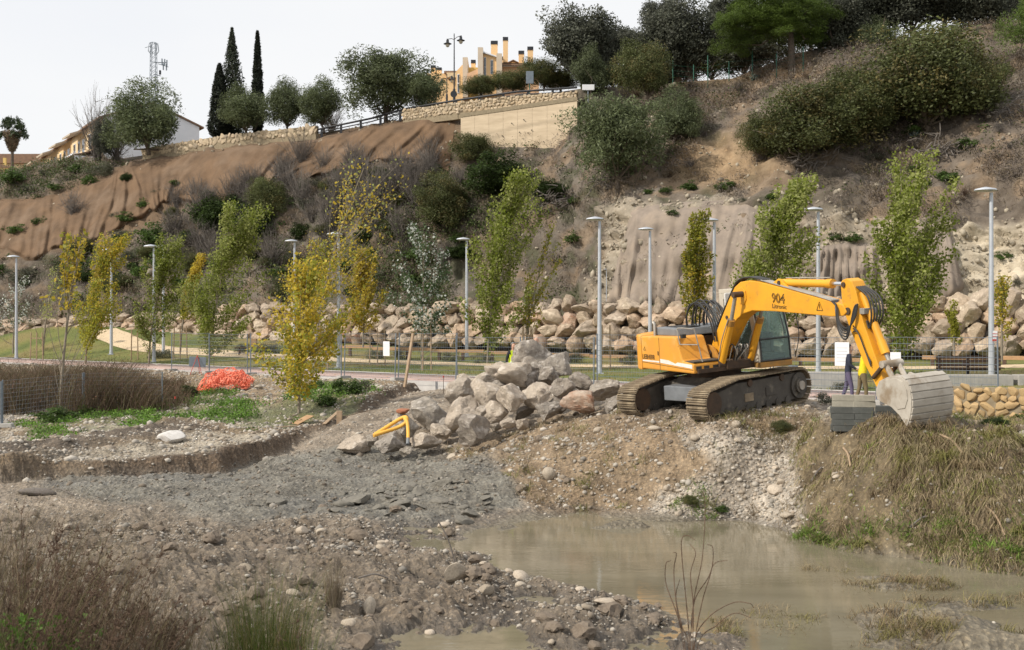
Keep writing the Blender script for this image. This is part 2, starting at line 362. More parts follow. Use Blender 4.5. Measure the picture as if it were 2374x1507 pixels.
# ------------------------------------------------------------------ ground: river bed
WATER = -1.8
PO = np.array([-3.3, 46.5]); PE = np.array([.746, -.666]); PN = np.array([.666, .746])     # promenade edge: origin, along, away from the river
low_c = [(1300,1290,-1.98),(1500,1300,-2.0),(1700,1330,-2.0),(1900,1300,-1.98),(2100,1380,-1.93),(2374,1400,-1.92),(1700,1440,-1.98),(1400,1330,-1.96),(2000,1480,-1.9),(2300,1480,-1.87),(1900,1400,-1.9),
 (1075,1245,-1.8),(1190,1325,-1.8),(1490,1400,-1.8),(1700,1492,-1.8),(1560,1470,-1.66),(1270,1465,-1.68),(1300,1200,-1.8),(1550,1212,-1.8),(1840,1245,-1.8),(2100,1292,-1.8),(2374,1328,-1.8),(1180,1225,-1.83),
 (1000,1300,-1.66),(700,1250,-1.56),(900,1400,-1.62),(1200,1400,-1.66),(1420,1440,-1.6),(300,1250,-1.45),(0,1200,-1.36),(0,1350,-1.3),(300,1400,-1.4),(600,1440,-1.6),(700,1500,-1.75),(200,1507,-1.2),(-350,1300,-1.2),
 (900,1485,-1.9),(1150,1495,-1.9),(1400,1570,-1.9),(1000,1600,-1.95),(1700,1600,-1.95),(2300,1650,-1.9),(100,1900,-1.1),(500,1800,-1.4),
 (400,1130,-1.42),(700,1080,-1.44),(1000,1060,-1.3),(1000,1150,-1.5),(1150,1100,-1.2),(200,1150,-1.4),(600,1180,-1.52),(1180,1185,-1.68),(0,1130,-1.38),(-400,1140,-1.35),
 (1100,1035,-1.05),(1300,985,-.4),(1500,973,-.02),(1640,976,.03),(1866,931,.3),(1760,953,.17),(1462,964,.02),(1300,1060,-.85),(1480,1050,-.62),(1500,1120,-1.2),(1400,1150,-1.5),(1700,1040,-.42),(1750,1100,-.95),(1700,1180,-1.6),(1830,1010,-.1),(1830,1150,-1.4),
 (1900,990,.08),(2105,992,.28),(2250,1002,.18),(2374,1012,.08),(1900,1100,-.8),(1900,1180,-1.35),(2100,1100,-.5),(2100,1200,-1.2),(2300,1110,-.5),(2300,1220,-1.2),(2700,1050,0.),(2700,1200,-1.),(2750,1400,-1.8),(3200,1100,-.2),
 (2300,978,-.6),(2500,975,-.55),(2000,950,.1),(2150,965,-.2),(2200,990,0.),(2300,996,-.05),(2374,996,-.1),(2600,996,-.1),(2105,981,.1),(2000,966,.05),(2230,988,-.62),(2330,988,-.64),(2440,988,-.64),(2260,992,-.38),(2374,992,-.42),(2200,986,-.3),(2600,992,-.4),(1200,960,-.35),(1100,930,-.2)]
hi_c = [(0,1085,-1.12),(0,1000,-1.02),(200,1040,-1.05),(310,1075,-1.15),(500,1035,-1.02),(700,1015,-.95),(800,985,-.87),(500,985,-.92),(250,985,-.92),(700,965,-.82),(900,915,-.2),(860,940,-.5),(600,920,-.55),(400,950,-.85),(100,960,-.95),(100,900,-.55),(300,895,-.5),(700,930,-.45),(-400,1050,-1.1),(-400,950,-.9),(-400,1100,-1.15),(1000,905,-.15)]
def ctrl(lst): w = [Pz(*c) for c in lst]; return [p[:2] for p in w], [p[2] for p in w]
edge_w = [PO+PE*s-PN*.35 for s in np.arange(-75, 45, 6.)]
lp, lv = ctrl(low_c); hp, hv = ctrl(hi_c)
lp += [e for e in edge_w if e[0] > 2]; lv += [(-.62 if e[0] > 11.6 else -.03) for e in edge_w if e[0] > 2]
hp += edge_w; hv += [-.03]*len(edge_w)
lp += [PO+PE*s+PN*6 for s in (-40, -20, 0, 20, 40)]; lv += [-.3]*5
hp += [PO+PE*s+PN*6 for s in (-60, -40, -20, 0, 20, 40)]; hv += [-.3]*6
LOW, HIGH = make_tps(lp, lv), make_tps(hp, hv)
tr_line = [Pz(*c)[:2] for c in [(-420,1122,-1.4),(0,1112,-1.4),(300,1092,-1.42),(480,1085,-1.43),(640,1050,-1.4),(790,1008,-1.38),(850,1000,-1.3),(905,965,-1.1),(960,935,-.9),(1040,912,-.6)]]
tr_line += [np.array([2.2, 41.0]), np.array([6., 37.]), np.array([30., 16.])]
def side_dist(x, y):               # signed distance to the foot of the cut bank, positive on the far side
    best = np.full(x.shape, 1e9); sg = np.ones(x.shape)
    for a, b in zip(tr_line[:-1], tr_line[1:]):
        d = b-a; t = np.clip(((x-a[0])*d[0]+(y-a[1])*d[1])/(d@d), 0, 1)
        ex, ey = x-a[0]-t*d[0], y-a[1]-t*d[1]; r = np.hypot(ex, ey); c = d[0]*(y-a[1])-d[1]*(x-a[0])
        m = r < best; best = np.where(m, r, best); sg = np.where(m, np.sign(c), sg)
    return best*sg
Z_POND = [(1060,1235),(1250,1195),(1560,1205),(1840,1240),(2100,1285),(2420,1330),(2900,1500),(2900,1700),(1650,1700),(1720,1505),(1480,1395),(1200,1335)]
Z_MUD = [(60,1120),(330,1080),(520,1080),(700,1052),(820,1035),(1000,1040),(1180,1075),(1230,1130),(1200,1190),(1000,1215),(800,1195),(600,1200),(380,1170),(150,1150)]
Z_CHUTE = [(1590,1010),(1700,990),(1860,1015),(1850,1090),(1835,1230),(1700,1240),(1480,1215),(1520,1150),(1640,1090)]
Z_BANK = [(1865,1000),(1960,985),(2420,985),(2900,1000),(2900,1460),(2374,1335),(2100,1296),(1840,1250),(1850,1120)]
Z_MOUND = [(1040,1040),(1300,970),(1460,960),(1660,980),(1880,930),(1880,1000),(1700,1010),(1620,1100),(1500,1190),(1250,1200),(1200,1120),(1080,1080)]
Z_BAR = [(-600,1180),(600,1190),(1000,1210),(1200,1340),(1500,1400),(1680,1490),(1500,1600),(-600,1800)]
Z_GREEN = [(60,985),(250,950),(330,945),(480,900),(640,945),(700,900),(800,880),(880,900),(800,985),(560,985),(300,980),(180,1000),(60,1010)]
def G_parts(x, y):
    sd = side_dist(x, y)+fbm(x*.8, y*.8, None, 3, 21)*.25
    m = sstep(-.02, .26, sd)
    z0 = LOW(x, y); z1 = HIGH(x, y); z = z0*(1-m)+z1*m
    z = z-.24*np.exp(-((sd+.28)/.34)**2)*sstep(-14, -10, x)*sstep(-3.5, -6, x)
    return z, m, sd
def ground_z(x, y, full=False):
    x = np.asarray(x, float); y = np.asarray(y, float)
    z, m, sd = G_parts(x, y)
    u, v = CX+F*x/y, HY-F*(z-EYE)/y
    wu, wv = fbm(x*.5, y*.5, None, 3, 5)*28, fbm(x*.5+40, y*.5, None, 3, 6)*14
    u2, v2 = u+wu, v+wv
    zp = zone(Z_POND, u2, v2, 12); zm = zone(Z_MUD, u2, v2, 14)*(1-m); zc = zone(Z_CHUTE, u2, v2, 16); zb = zone(Z_BANK, u2, v2, 12)*(1-zc)
    zmo = zone(Z_MOUND, u2, v2, 20); zg = zone(Z_GREEN, u2, v2, 14)*m; zbar = zone(Z_BAR, u2, v2, 25)*(1-zm)*(1-zp)
    amp = .7+1.15*zbar+.5*zb+.75*zmo-.55*zp+.35*zm
    n1 = fbm(x*.55, y*.55, None, 3, 1); n2 = fbm(x*2.1, y*2.1, None, 3, 2); n3 = np.abs(fbm(x*5.5, y*5.5, None, 3, 3))
    n4 = fbm(x*14, y*14, None, 2, 4)
    z = z+amp*(.07*n1*(1-.5*zm)+.055*n2+.05*(.35-n3)+.018*n4)+zb*(.10*fbm(x*1.3, y*1.3, None, 3, 8)+.06*np.abs(fbm(x*3, y*3, None, 2, 9)))
    # furrows left by the tracks on mud and mound
    a = x*.35+y*.94; fur = np.sin(a*5.2+1.2*fbm(x*.4, y*.4, None, 2, 12))
    z = z+np.maximum(zm*.55, zmo*sstep(4.5, 2., x))*.055*fur*sstep(-.2, .5, fbm(x*.3, y*.3, None, 2, 13))
    z = z+m*.16*zone([(180,1012),(400,985),(520,990),(420,1012),(250,1042),(60,1078),(-200,1078),(-200,1052)], u2, v2, 12)*(1+fbm(x*1.5, y*1.5, None, 2, 33))
    z = z+zb*(.16*fbm(x*.9, y*.9, None, 2, 35)+.14*np.abs(fbm(x*1.9, y*1.9, None, 2, 36)))
    # slabs of broken mud along the near edge of the flat
    # low silt ridges breaking the water surface at the right
    isl = np.maximum(zone([(1820,1352),(2050,1345),(2250,1385),(2500,1395),(2500,1430),(2250,1430),(1900,1390)], u2, v2, 14), zone([(1950,1452),(2250,1445),(2500,1470),(2500,1600),(2000,1600)], u2, v2, 20))
    isl = np.maximum(isl, 1.25*zone([(1180,1235),(1330,1222),(1480,1245),(1600,1268),(1560,1285),(1300,1262)], u2, v2, 10))
    isl = np.maximum(isl, .7*zone([(1640,1440),(1760,1430),(1900,1470),(1800,1500),(1640,1490)], u2, v2, 14))
    z = z+isl*(.10+.17*fbm(x*.55+y*.2, y*1.9, None, 3, 15))
    w = (x-PO[0])*PN[0]+(y-PO[1])*PN[1]
    z = np.where(w > -.25, np.minimum(z, -.08-.0*w), z)
    z = np.where(w > .3, np.minimum(z, -.3), z)
    if not full: return z
    return z, dict(p=zp, m=zm, c=zc, b=zb, mo=zmo, g=zg, bar=zbar, up=m, sd=sd, isl=isl, n1=n1, n2=n2, n3=n3, u=u, v=v)
NR, NC = 400, 560
dep = np.geomspace(5.5, 70, NR); tan = (np.linspace(-520, 2900, NC)-CX)/F
GX = (dep[:, None]*tan[None]); GY = np.repeat(dep[:, None], NC, 1)
GZ, Zn = ground_z(GX, GY, True)
def lerp3(c, col, w): return c*(1-w[..., None])+np.array(col)*w[..., None]
gc = np.ones(GX.shape+(3,))*np.array([.28, .235, .185])                                   # gravel and silt
gc = lerp3(gc, (.185, .152, .116), Zn['bar']*.95)
gc = lerp3(gc, (.265, .20, .132), Zn['mo'])
gc = lerp3(gc, (.43, .385, .325), Zn['c']*.9)
gc = lerp3(gc, (.2, .19, .163), Zn['m'])
gc = lerp3(gc, (.185, .145, .088), Zn['b'])
up_c = np.ones_like(gc)*np.array([.36, .32, .255]); up_c = lerp3(up_c, (.24, .18, .115), sstep(-.2, .3, Zn['n1']))
up_c = lerp3(up_c, (.30, .23, .15), sstep(955, 930, Zn['v']))
up_c = lerp3(up_c, (.10, .13, .04), Zn['g']*.7)
up_c = lerp3(up_c, (.13, .105, .08), zone([(180,1010),(400,985),(520,990),(420,1010),(250,1040),(60,1075),(-200,1075),(-200,1050)], Zn['u'], Zn['v'], 12))
gc = gc*(1-Zn['up'][..., None])+up_c*Zn['up'][..., None]
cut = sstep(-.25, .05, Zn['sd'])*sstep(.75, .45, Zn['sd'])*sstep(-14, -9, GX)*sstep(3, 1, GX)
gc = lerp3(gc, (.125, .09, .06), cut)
wet = sstep(WATER+.16, WATER+.01, GZ); gc = gc*(1-.45*wet[..., None])
gc = lerp3(gc, (.20, .175, .125), Zn['p']*.8)
gc *= (1+.22*Zn['n2']*(1-.3*Zn['m'])-.35*np.clip(Zn['n3']-.35, -.3, .5))[..., None]
m_, nt_, b_ = new_mat('river_ground'); L_ = nt_.links
at = nt_.nodes.new('ShaderNodeAttribute'); at.attribute_name = 'Col'; tc = nt_.nodes.new('ShaderNodeTexCoord')
v1 = N(nt_, 'ShaderNodeTexVoronoi', Scale=11.); v2 = N(nt_, 'ShaderNodeTexNoise', Scale=7., Detail=9., Roughness=.72); v3 = N(nt_, 'ShaderNodeTexVoronoi', Scale=34.)
v5 = N(nt_, 'ShaderNodeTexNoise', Scale=1.1, Detail=5., Roughness=.6)
for v_ in (v1, v2, v3, v5): L_.new(tc.outputs['Object'], v_.inputs['Vector'])
sp = nt_.nodes.new('ShaderNodeSeparateColor'); L_.new(v3.outputs['Color'], sp.inputs[0])
c0 = mix(nt_, at.outputs['Color'], (1.55, 1.5, 1.42, 1), ramp(nt_, sp.outputs[0], .72, .95), 'MULTIPLY')
c0 = mix(nt_, c0, (.55, .53, .5, 1), ramp(nt_, v2.outputs[0], .58, .36), 'MULTIPLY')
c0 = mix(nt_, c0, (.8, .78, .76, 1), ramp(nt_, v5.outputs[0], .55, .4), 'MULTIPLY')
L_.new(c0, b_.inputs['Base Color']); mrw = nt_.nodes.new('ShaderNodeMapRange'); L_.new(at.outputs['Alpha'], mrw.inputs[0]); mrw.inputs[3].default_value = .9; mrw.inputs[4].default_value = .34; L_.new(mrw.outputs[0], b_.inputs['Roughness'])
ad = nt_.nodes.new('ShaderNodeMath'); ad.operation = 'ADD'; L_.new(v2.outputs[0], ad.inputs[0]); L_.new(v1.outputs['Distance'], ad.inputs[1])
bp = nt_.nodes.new('ShaderNodeBump'); bp.inputs['Strength'].default_value = .9; bp.inputs['Distance'].default_value = .055; L_.new(ad.outputs[0], bp.inputs['Height']); L_.new(bp.outputs[0], b_.inputs['Normal'])
wetness = np.clip(np.maximum(wet, Zn['m']*sstep(-.1, .5, fbm(GX*.7, GY*.7, None, 3, 37))*.75), 0, 1)
gc4 = np.concatenate([gc, wetness[..., None]], -1); gc4[..., :3] *= (1-.22*wetness*(1-wet))[..., None]
GV = np.stack([GX, GY, GZ], -1).reshape(-1, 3)
river = struct('river_bed', npmesh('river_bed', GV, grid_faces(NR, NC)[:, ::-1], 'river_ground', gc4.reshape(-1, 4), True))
bvh_river = BVHTree.FromPolygons(GV.tolist(), grid_faces(NR, NC).tolist())

# water
m_, nt_, b_ = new_mat('water'); L_ = nt_.links; tc = nt_.nodes.new('ShaderNodeTexCoord')
mpn = nt_.nodes.new('ShaderNodeMapping'); mpn.inputs['Scale'].default_value = (.5, 1.6, 1); L_.new(tc.outputs['Object'], mpn.inputs[0])
n1_ = N(nt_, 'ShaderNodeTexNoise', Scale=5., Detail=4.); n2_ = N(nt_, 'ShaderNodeTexNoise', Scale=.7, Detail=3.)
for n_ in (n1_, n2_): L_.new(mpn.outputs[0], n_.inputs['Vector'])
L_.new(mix(nt_, (.165, .145, .10, 1), (.21, .185, .13, 1), ramp(nt_, n2_.outputs[0], .35, .65)), b_.inputs['Base Color'])
b_.inputs['Roughness'].default_value = .03; b_.inputs['IOR'].default_value = 1.33; b_.inputs['Specular IOR Level'].default_value = .7
bp = nt_.nodes.new('ShaderNodeBump'); bp.inputs['Strength'].default_value = .12; bp.inputs['Distance'].default_value = .02; L_.new(n1_.outputs[0], bp.inputs['Height']); L_.new(bp.outputs[0], b_.inputs['Normal'])
wv = np.array([(-60, 3, WATER), (60, 3, WATER), (60, 40, WATER), (-60, 40, WATER)], float)
struct('water', npmesh('water', wv, np.array([[0, 1, 2, 3]]), 'water'))

# ------------------------------------------------------------------ park: lawn, promenade, sand path
foot_px = np.array([-700, -300, 0, 250, 500, 720, 950, 1065, 1200, 1330, 1500, 1700, 1850, 2100, 2374, 2700, 3100.])
foot_d = np.array([112, 103, 98, 93, 87, 82, 78, 76, 74, 71, 68, 65, 63, 60, 57, 54, 51.])
pk = [(740,826,72),(250,776,88),(0,779,93),(1390,845,63),(1200,842,66),(2300,840,55),(1900,847,57),(2374,838,54),(450,815,78),(600,820,75),(100,806,86),(950,832,70),(1650,846,60),(-300,800,98),(2800,835,50)]
pp = [P(*c) for c in pk]; ppx = [p[:2] for p in pp]; ppz = [p[2] for p in pp]
for s in np.arange(-110, 60, 8.):
    for w in (0, 5.2): ppx.append(PO+PE*s+PN*w); ppz.append(0.)
HPARK = make_tps(ppx, ppz, 1e-2)
def SW(s, w): s = np.asarray(s); w = np.asarray(w); return PO[0]+PE[0]*s+PN[0]*w, PO[1]+PE[1]*s+PN[1]*w
S_, W_ = np.meshgrid(np.linspace(-115, 60, 250), np.linspace(4.9, 62, 90), indexing='ij')
LX, LY = SW(S_, W_); LZ = HPARK(LX, LY)+.012*fbm(LX*1.2, LY*1.2, None, 3, 30)
lcol = np.ones(LX.shape+(3,))*np.array([.17, .185, .045]); k = fbm(LX*.35, LY*.35, None, 4, 31)
lcol = lerp3(lcol, (.235, .195, .075), sstep(-.1, .6, k)); lcol = lerp3(lcol, (.10, .13, .03), sstep(.1, .7, -k))
pmat('lawn', (1, 1, 1), (.6, .58, .5), 9, .95, .03, 30, attr=True, c3=(1.5, 1.3, .8), s3=22, f3=(.62, .72))
LV = np.stack([LX, LY, LZ], -1).reshape(-1, 3)
struct('lawn', npmesh('lawn', LV, grid_faces(250, 90)[:, ::-1], 'lawn', lcol.reshape(-1, 3), True))
bvh_lawn = BVHTree.FromPolygons(LV.tolist(), grid_faces(250, 90).tolist())
def strip(name, mat, s0, s1, n, w0, w1, dz, thick=0):
    s = np.linspace(s0, s1, n); rows = []
    prof = [(w0, dz-thick), (w0, dz), (w1, dz), (w1, dz-thick)]
    for w, z in prof:
        x, y = SW(s, np.full(n, w)); rows.append(np.stack([x, y, z+HPARK(x, y)*(1 if w > 5.3 else 0)], 1))
    V = np.stack(rows, 0).reshape(-1, 3); return npmesh(name, V, grid_faces(4, n), mat)
m_, nt_, b_ = new_mat('pavers'); L_ = nt_.links; tc = nt_.nodes.new('ShaderNodeTexCoord')
mpn = nt_.nodes.new('ShaderNodeMapping'); mpn.inputs['Rotation'].default_value = (0, 0, math.atan2(.666, .746)); L_.new(tc.outputs['Object'], mpn.inputs[0])
bt = nt_.nodes.new('ShaderNodeTexBrick'); L_.new(mpn.outputs[0], bt.inputs['Vector']); bt.inputs['Scale'].default_value = 4.
bt.inputs['Color1'].default_value = (.44, .315, .28, 1); bt.inputs['Color2'].default_value = (.37, .27, .245, 1); bt.inputs['Mortar'].default_value = (.3, .25, .23, 1)
nz_ = N(nt_, 'ShaderNodeTexNoise', Scale=.5, Detail=6.); L_.new(tc.outputs['Object'], nz_.inputs['Vector'])
L_.new(mix(nt_, bt.outputs[0], (1.2, 1.15, 1.1, 1), ramp(nt_, nz_.outputs[0], .4, .65), 'MULTIPLY'), b_.inputs['Base Color']); b_.inputs['Roughness'].default_value = .85
struct('promenade', strip('promenade', 'pavers', -115, 60, 60, .18, 4.8, .0, .2))
struct('promenade_kerb', strip('promenade_kerb', 'kerb_stone', -115, 60, 60, 0, .175, .012, 1.0))
struct('lawn_kerb', strip('lawn_kerb', 'kerb_stone', -115, 60, 60, 4.805, 4.93, .03, .2))
def ribbon(name, mat, pts, width, H, dz=.02, n=120):
    pts = np.array(pts, float); t = np.r_[0, np.cumsum(np.linalg.norm(np.diff(pts, axis=0), axis=1))]; u = np.linspace(0, t[-1], n)
    x, y = np.interp(u, t, pts[:, 0]), np.interp(u, t, pts[:, 1])
    k = np.ones(9)/9; x = np.r_[x[:4], np.convolve(x, k, 'valid'), x[-4:]]; y = np.r_[y[:4], np.convolve(y, k, 'valid'), y[-4:]]
    dx, dy = np.gradient(x), np.gradient(y); l = np.hypot(dx, dy); nx, ny = -dy/l, dx/l; V = []
    for j in range(5):
        o = (j/4-.5)*width*(1+.08*vnoise(u*.6, u*0+j)); xx, yy = x+nx*o, y+ny*o; V.append(np.stack([xx, yy, H(xx, yy)+dz+.02*(1-(j/2-1)**2)], 1))
    return npmesh(name, np.stack(V, 0).reshape(-1, 3), grid_faces(5, n), mat)
path_pts = [P(*c)[:2] for c in [(235,764,90),(280,786,86),(350,800,81),(480,815,77),(740,828,70),(1000,837,66.5),(1200,843,64),(1420,847,61),(1700,848,57),(2000,845,54),(2500,840,50)]]
struct('sand_path', ribbon('sand_path', 'sand', path_pts, 2.3, HPARK))

# ------------------------------------------------------------------ hillside
cols = {
 -700: [(775,112),(600,118),(480,124),(430,128),(405,132),(400,136)],
 -300: [(775,103),(590,110),(480,116),(430,121),(405,126),(400,130)],
 0: [(775,98),(600,104),(500,109),(440,114),(408,119),(398,124)],
 250: [(775,93),(620,98),(500,104),(420,108),(385,112),(372,116)],
 500: [(780,87),(640,92),(500,97),(420,100),(350,103),(335,107)],
 720: [(785,82),(640,88),(480,93),(390,96),(325,99),(312,102)],
 950: [(790,78),(640,84),(470,88),(370,91),(290,94),(274,97)],
 1050: [(790,76.4),(640,82),(460,87),(370,90),(310,91.6),(258,93)],
 1085: [(790,76),(640,82),(460,86.5),(385,88.6),(345,89.4),(250,93.4)],
 1200: [(795,74),(640,80),(470,84),(400,86),(352,87.4),(215,92)],
 1290: [(798,72),(645,77),(480,81),(395,84.6),(356,86.2),(212,91)],
 1345: [(800,71),(650,76),(480,80),(350,83.5),(250,86),(205,89)],
 1500: [(805,68),(690,70),(490,72.5),(420,77),(300,82),(195,90)],
 1700: [(805,65),(690,67),(470,70),(400,74),(290,79),(180,87)],
 1850: [(810,63),(690,65),(490,67.5),(390,71),(270,77),(120,87)],
 2100: [(810,60),(690,62),(520,64),(420,67),(270,73),(85,84)],
 2374: [(815,57),(690,59),(530,60.5),(420,63.5),(250,70),(40,82)],
 2700: [(815,54),(690,56),(530,57.5),(420,60.5),(250,67),(0,80)],
 3100: [(815,51),(690,53),(530,54.5),(420,57.5),(250,64),(-20,78)]}
cpx = np.array(sorted(cols)); NCOL, NV = 420, 190
ctl = np.array([[P(px_, *c) for c in cols[px_]] for px_ in cpx])                    # (cols, 6, 3) world points
hu = np.linspace(-700, 3100, NCOL)
def colinterp(u):
    j = np.clip(np.searchsorted(cpx, u)-1, 0, len(cpx)-2); t = ((u-cpx[j])/(cpx[j+1]-cpx[j]))[:, None, None]; t = t*t*(3-2*t)*.5+t*.5
    return ctl[j]*(1-t)+ctl[j+1]*t
ci = colinterp(hu); vv = np.linspace(0, 5, NV)
j = np.clip(vv.astype(int), 0, 4); t = (vv-j)[None, :, None]
HV0 = ci[:, j]*(1-t)+ci[:, j+1]*t                                                     # (NCOL,NV,3)
k7 = np.array([1, 4, 7, 9, 7, 4, 1.]); k7 /= k7.sum()
for ax in range(3):                                                                     # soften the breaks
    a = HV0[:, :, ax]; pad = np.pad(a, ((0, 0), (3, 3)), 'edge'); HV0[:, :, ax] = sum(k7[i]*pad[:, i:i+NV] for i in range(7))
hux, hpy = proj(HV0.reshape(-1, 3)); hux = hux.reshape(NCOL, NV); hpy = hpy.reshape(NCOL, NV)
Z_NETB = [(-700,455),(0,470),(120,455),(260,400),(290,372),(500,340),(700,318),(960,272),(1062,262),(1068,330),(1030,400),(900,380),(700,400),(640,440),(560,470),(420,455),(380,520),(250,560),(120,590),(-50,610),(-700,640)]
Z_CLIFF = [(1420,480),(1600,455),(1800,480),(1900,455),(2050,500),(2200,520),(2374,510),(2900,500),(2900,720),(1400,720),(1380,640)]
Z_PALE = [(2170,520),(2374,515),(2900,510),(2900,720),(2150,720)]
du, dv = np.gradient(HV0, axis=0), np.gradient(HV0, axis=1); hn = np.cross(du, dv); hn /= np.linalg.norm(hn, axis=2)[:, :, None]
if hn[NCOL//2, NV//2, 1] > 0: hn = -hn
zn_b = zone(Z_NETB, hux, hpy, 14); zn_c = zone(Z_CLIFF, hux+fbm(hux*.01, hpy*.01, None, 3, 60)*40, hpy+fbm(hux*.012, hpy*.012, None, 3, 61)*25, 14); zn_p = zone(Z_PALE, hux, hpy, 18)
X3 = HV0[:, :, 0]; Y3 = HV0[:, :, 1]; Z3 = HV0[:, :, 2]
damp = sstep(0, .35, vv)[None]*sstep(5, 4.75, vv)[None]*(1-.8*zone([(1075,240),(1310,215),(1310,352),(1240,372),(1090,365)], hux, hpy, 14))
disp = .8*fbm(X3*.16, Y3*.16, Z3*.16, 4, 40)+.45*np.abs(fbm(X3*.6, Y3*.6, Z3*.6, 3, 41))+.22*fbm(X3*1.6, Y3*1.6, Z3*1.6, 3, 42)
disp = disp*(1-.6*zn_b)+zn_c*(.45*np.abs(fbm(X3*.5, Y3*.5, Z3*1.6, 4, 43))+.25*vnoise(X3*.12, Y3*.12, Z3*2.3, 44))
fold = np.sin((X3*1.0+Z3*.55)*2.1+2.2*fbm(X3*.25, Z3*.25, None, 2, 45)); disp += zn_b*.16*fold*sstep(-.3, .4, fbm(X3*.14, Y3*.14, None, 2, 46))
HVs = HV0+hn*(disp*damp)[..., None]
hcol = np.ones(HVs.shape)*np.array([.165, .136, .108])
q1 = fbm(X3*.22, Y3*.22, Z3*.22, 4, 50); q2 = fbm(X3*.7, Y3*.7, Z3*.7, 4, 51)
hcol = lerp3(hcol, (.20, .172, .142), sstep(-.1, .5, q1))
hcol = lerp3(hcol, (.225, .16, .10), sstep(.05, .5, q2)*.6)
hcol = lerp3(hcol, (.075, .095, .03), sstep(.15, .6, -q2)*.55*sstep(2100, 1500, hux))
hcol = lerp3(hcol, (.40, .35, .275), zn_c*.9*sstep(-.5, .3, q1+.3)); hcol = lerp3(hcol, (.54, .475, .365), zn_p*.85)
hcol = lerp3(hcol, (.36, .255, .15), zone([(1560,330),(1760,300),(1800,400),(1700,430),(1540,420)], hux, hpy, 25)*.8)
hcol = lerp3(hcol, (.36, .25, .15), zone([(1560,150),(1700,120),(1880,100),(1880,170),(1700,190),(1570,200)], hux, hpy, 12)*.9)
hcol = lerp3(hcol, (.20, .135, .082), zn_b)
hcol = hcol*(1+.3*q2*(1-zn_b*.6))[..., None]*np.interp(hux, [1200, 1500], [.85, 1.02])[..., None]
pmat('hill_ground', (1, 1, 1), (.62, .6, .58), 1.6, .95, .12, 2.4, attr=True, c3=(1.45, 1.38, 1.3), s3=3.2, f3=(.6, .75), detail=10)
crest = HVs[:, -1]; back = []
for k in range(1, 9):                                                                   # plateau behind the crest
    o = crest.copy(); dirv = crest[:, :2]/np.linalg.norm(crest[:, :2], axis=1)[:, None]; o[:, :2] += dirv*(k*k*2.2); o[:, 2] += .0*k; back.append(o)
skirt = HVs[:, :1].copy(); skirt[..., 2] -= 3.5; skirt[..., 1] -= .8
HA = np.concatenate([skirt, HVs]+[b[:, None] for b in back], 1); NVA = HA.shape[1]
CA = np.concatenate([hcol[:, :1], hcol]+[hcol[:, -1:]*.9]*8, 1)
HVf = HA.reshape(-1, 3); Hf = grid_faces(NCOL, NVA)
struct('hillside', npmesh('hillside', HVf, Hf, 'hill_ground', CA.reshape(-1, 3), True))
bvh_hill = BVHTree.FromPolygons(HVf.tolist(), Hf.tolist())
gfar = np.array([(-2500, -500, -2.6), (2500, -500, -2.6), (2500, 3500, -2.6), (-2500, 3500, -2.6)], float)
pmat('plain_earth', (.17, .15, .1), (.12, .11, .07), .05, .95)
struct('ground', npmesh('ground', gfar, np.array([[0, 1, 2, 3]]), 'plain_earth'))

def hit(px, py, which='all'):
    o = Vector((0, 0, EYE)); d = Vector(((px-CX)/F, 1, -(py-HY)/F)).normalized(); best = None
    for n, b in (('river', bvh_river), ('lawn', bvh_lawn), ('hill', bvh_hill)):
        if which != 'all' and n not in which: continue
        l = b.ray_cast(o, d)
        if l[0] is not None and (best is None or l[3] < best[1]): best = (np.array(l[0]), l[3], np.array(l[1]))
    return (best[0], best[2]) if best else (None, None)
def drop(x, y):
    """ground height below a point, over every terrain sheet"""
    zb = -9
    for b in (bvh_river, bvh_lawn, bvh_hill):
        l = b.ray_cast(Vector((x, y, 80)), Vector((0, 0, -1)))
        if l[0] is not None: zb = max(zb, l[0].z)
    return zb
# ------------------------------------------------------------------ excavator
EXC = np.array([5.17, 28.42, .17]); TH, PIT, PH = math.radians(41), math.radians(4.8), math.radians(66)
RU = rz3(-PH-TH)                                     # upper frame inside the undercarriage frame
exc = thing('excavator', 'yellow crawler excavator with muddy tracks and pale bucket lowered beside the stacked blocks', 'excavator', EXC)
exc.matrix_world = Matrix.Translation(EXC.tolist()) @ Matrix((rz3(TH)@ry3(-PIT)).tolist()).to_4x4()
def UPF(f, l, z): return RU@np.array([f, l, z], float)
def fz(u, v, w): return UPF(u, w, v)                 # profile (forward, height) extruded across
def UPB(mb, c, size): return mb.box(UPF(*c), size, RU)
def utube(mb, pts, r, n=8): return mb.tube([UPF(*p) for p in pts], r, n)
def smoothpts(pts, n=14):
    p = np.array(pts, float); 
    p = np.vstack([2*p[0]-p[1], p, 2*p[-1]-p[-2]]); out = []
    for i in range(1, len(p)-2):
        for t in np.linspace(0, 1, n, endpoint=False):
            a, b, c, d = p[i-1], p[i], p[i+1], p[i+2]
            out.append(.5*((2*b)+(-a+c)*t+(2*a-5*b+4*c-d)*t*t+(-a+3*b-3*c+d)*t**3))
    out.append(p[-2]); return out
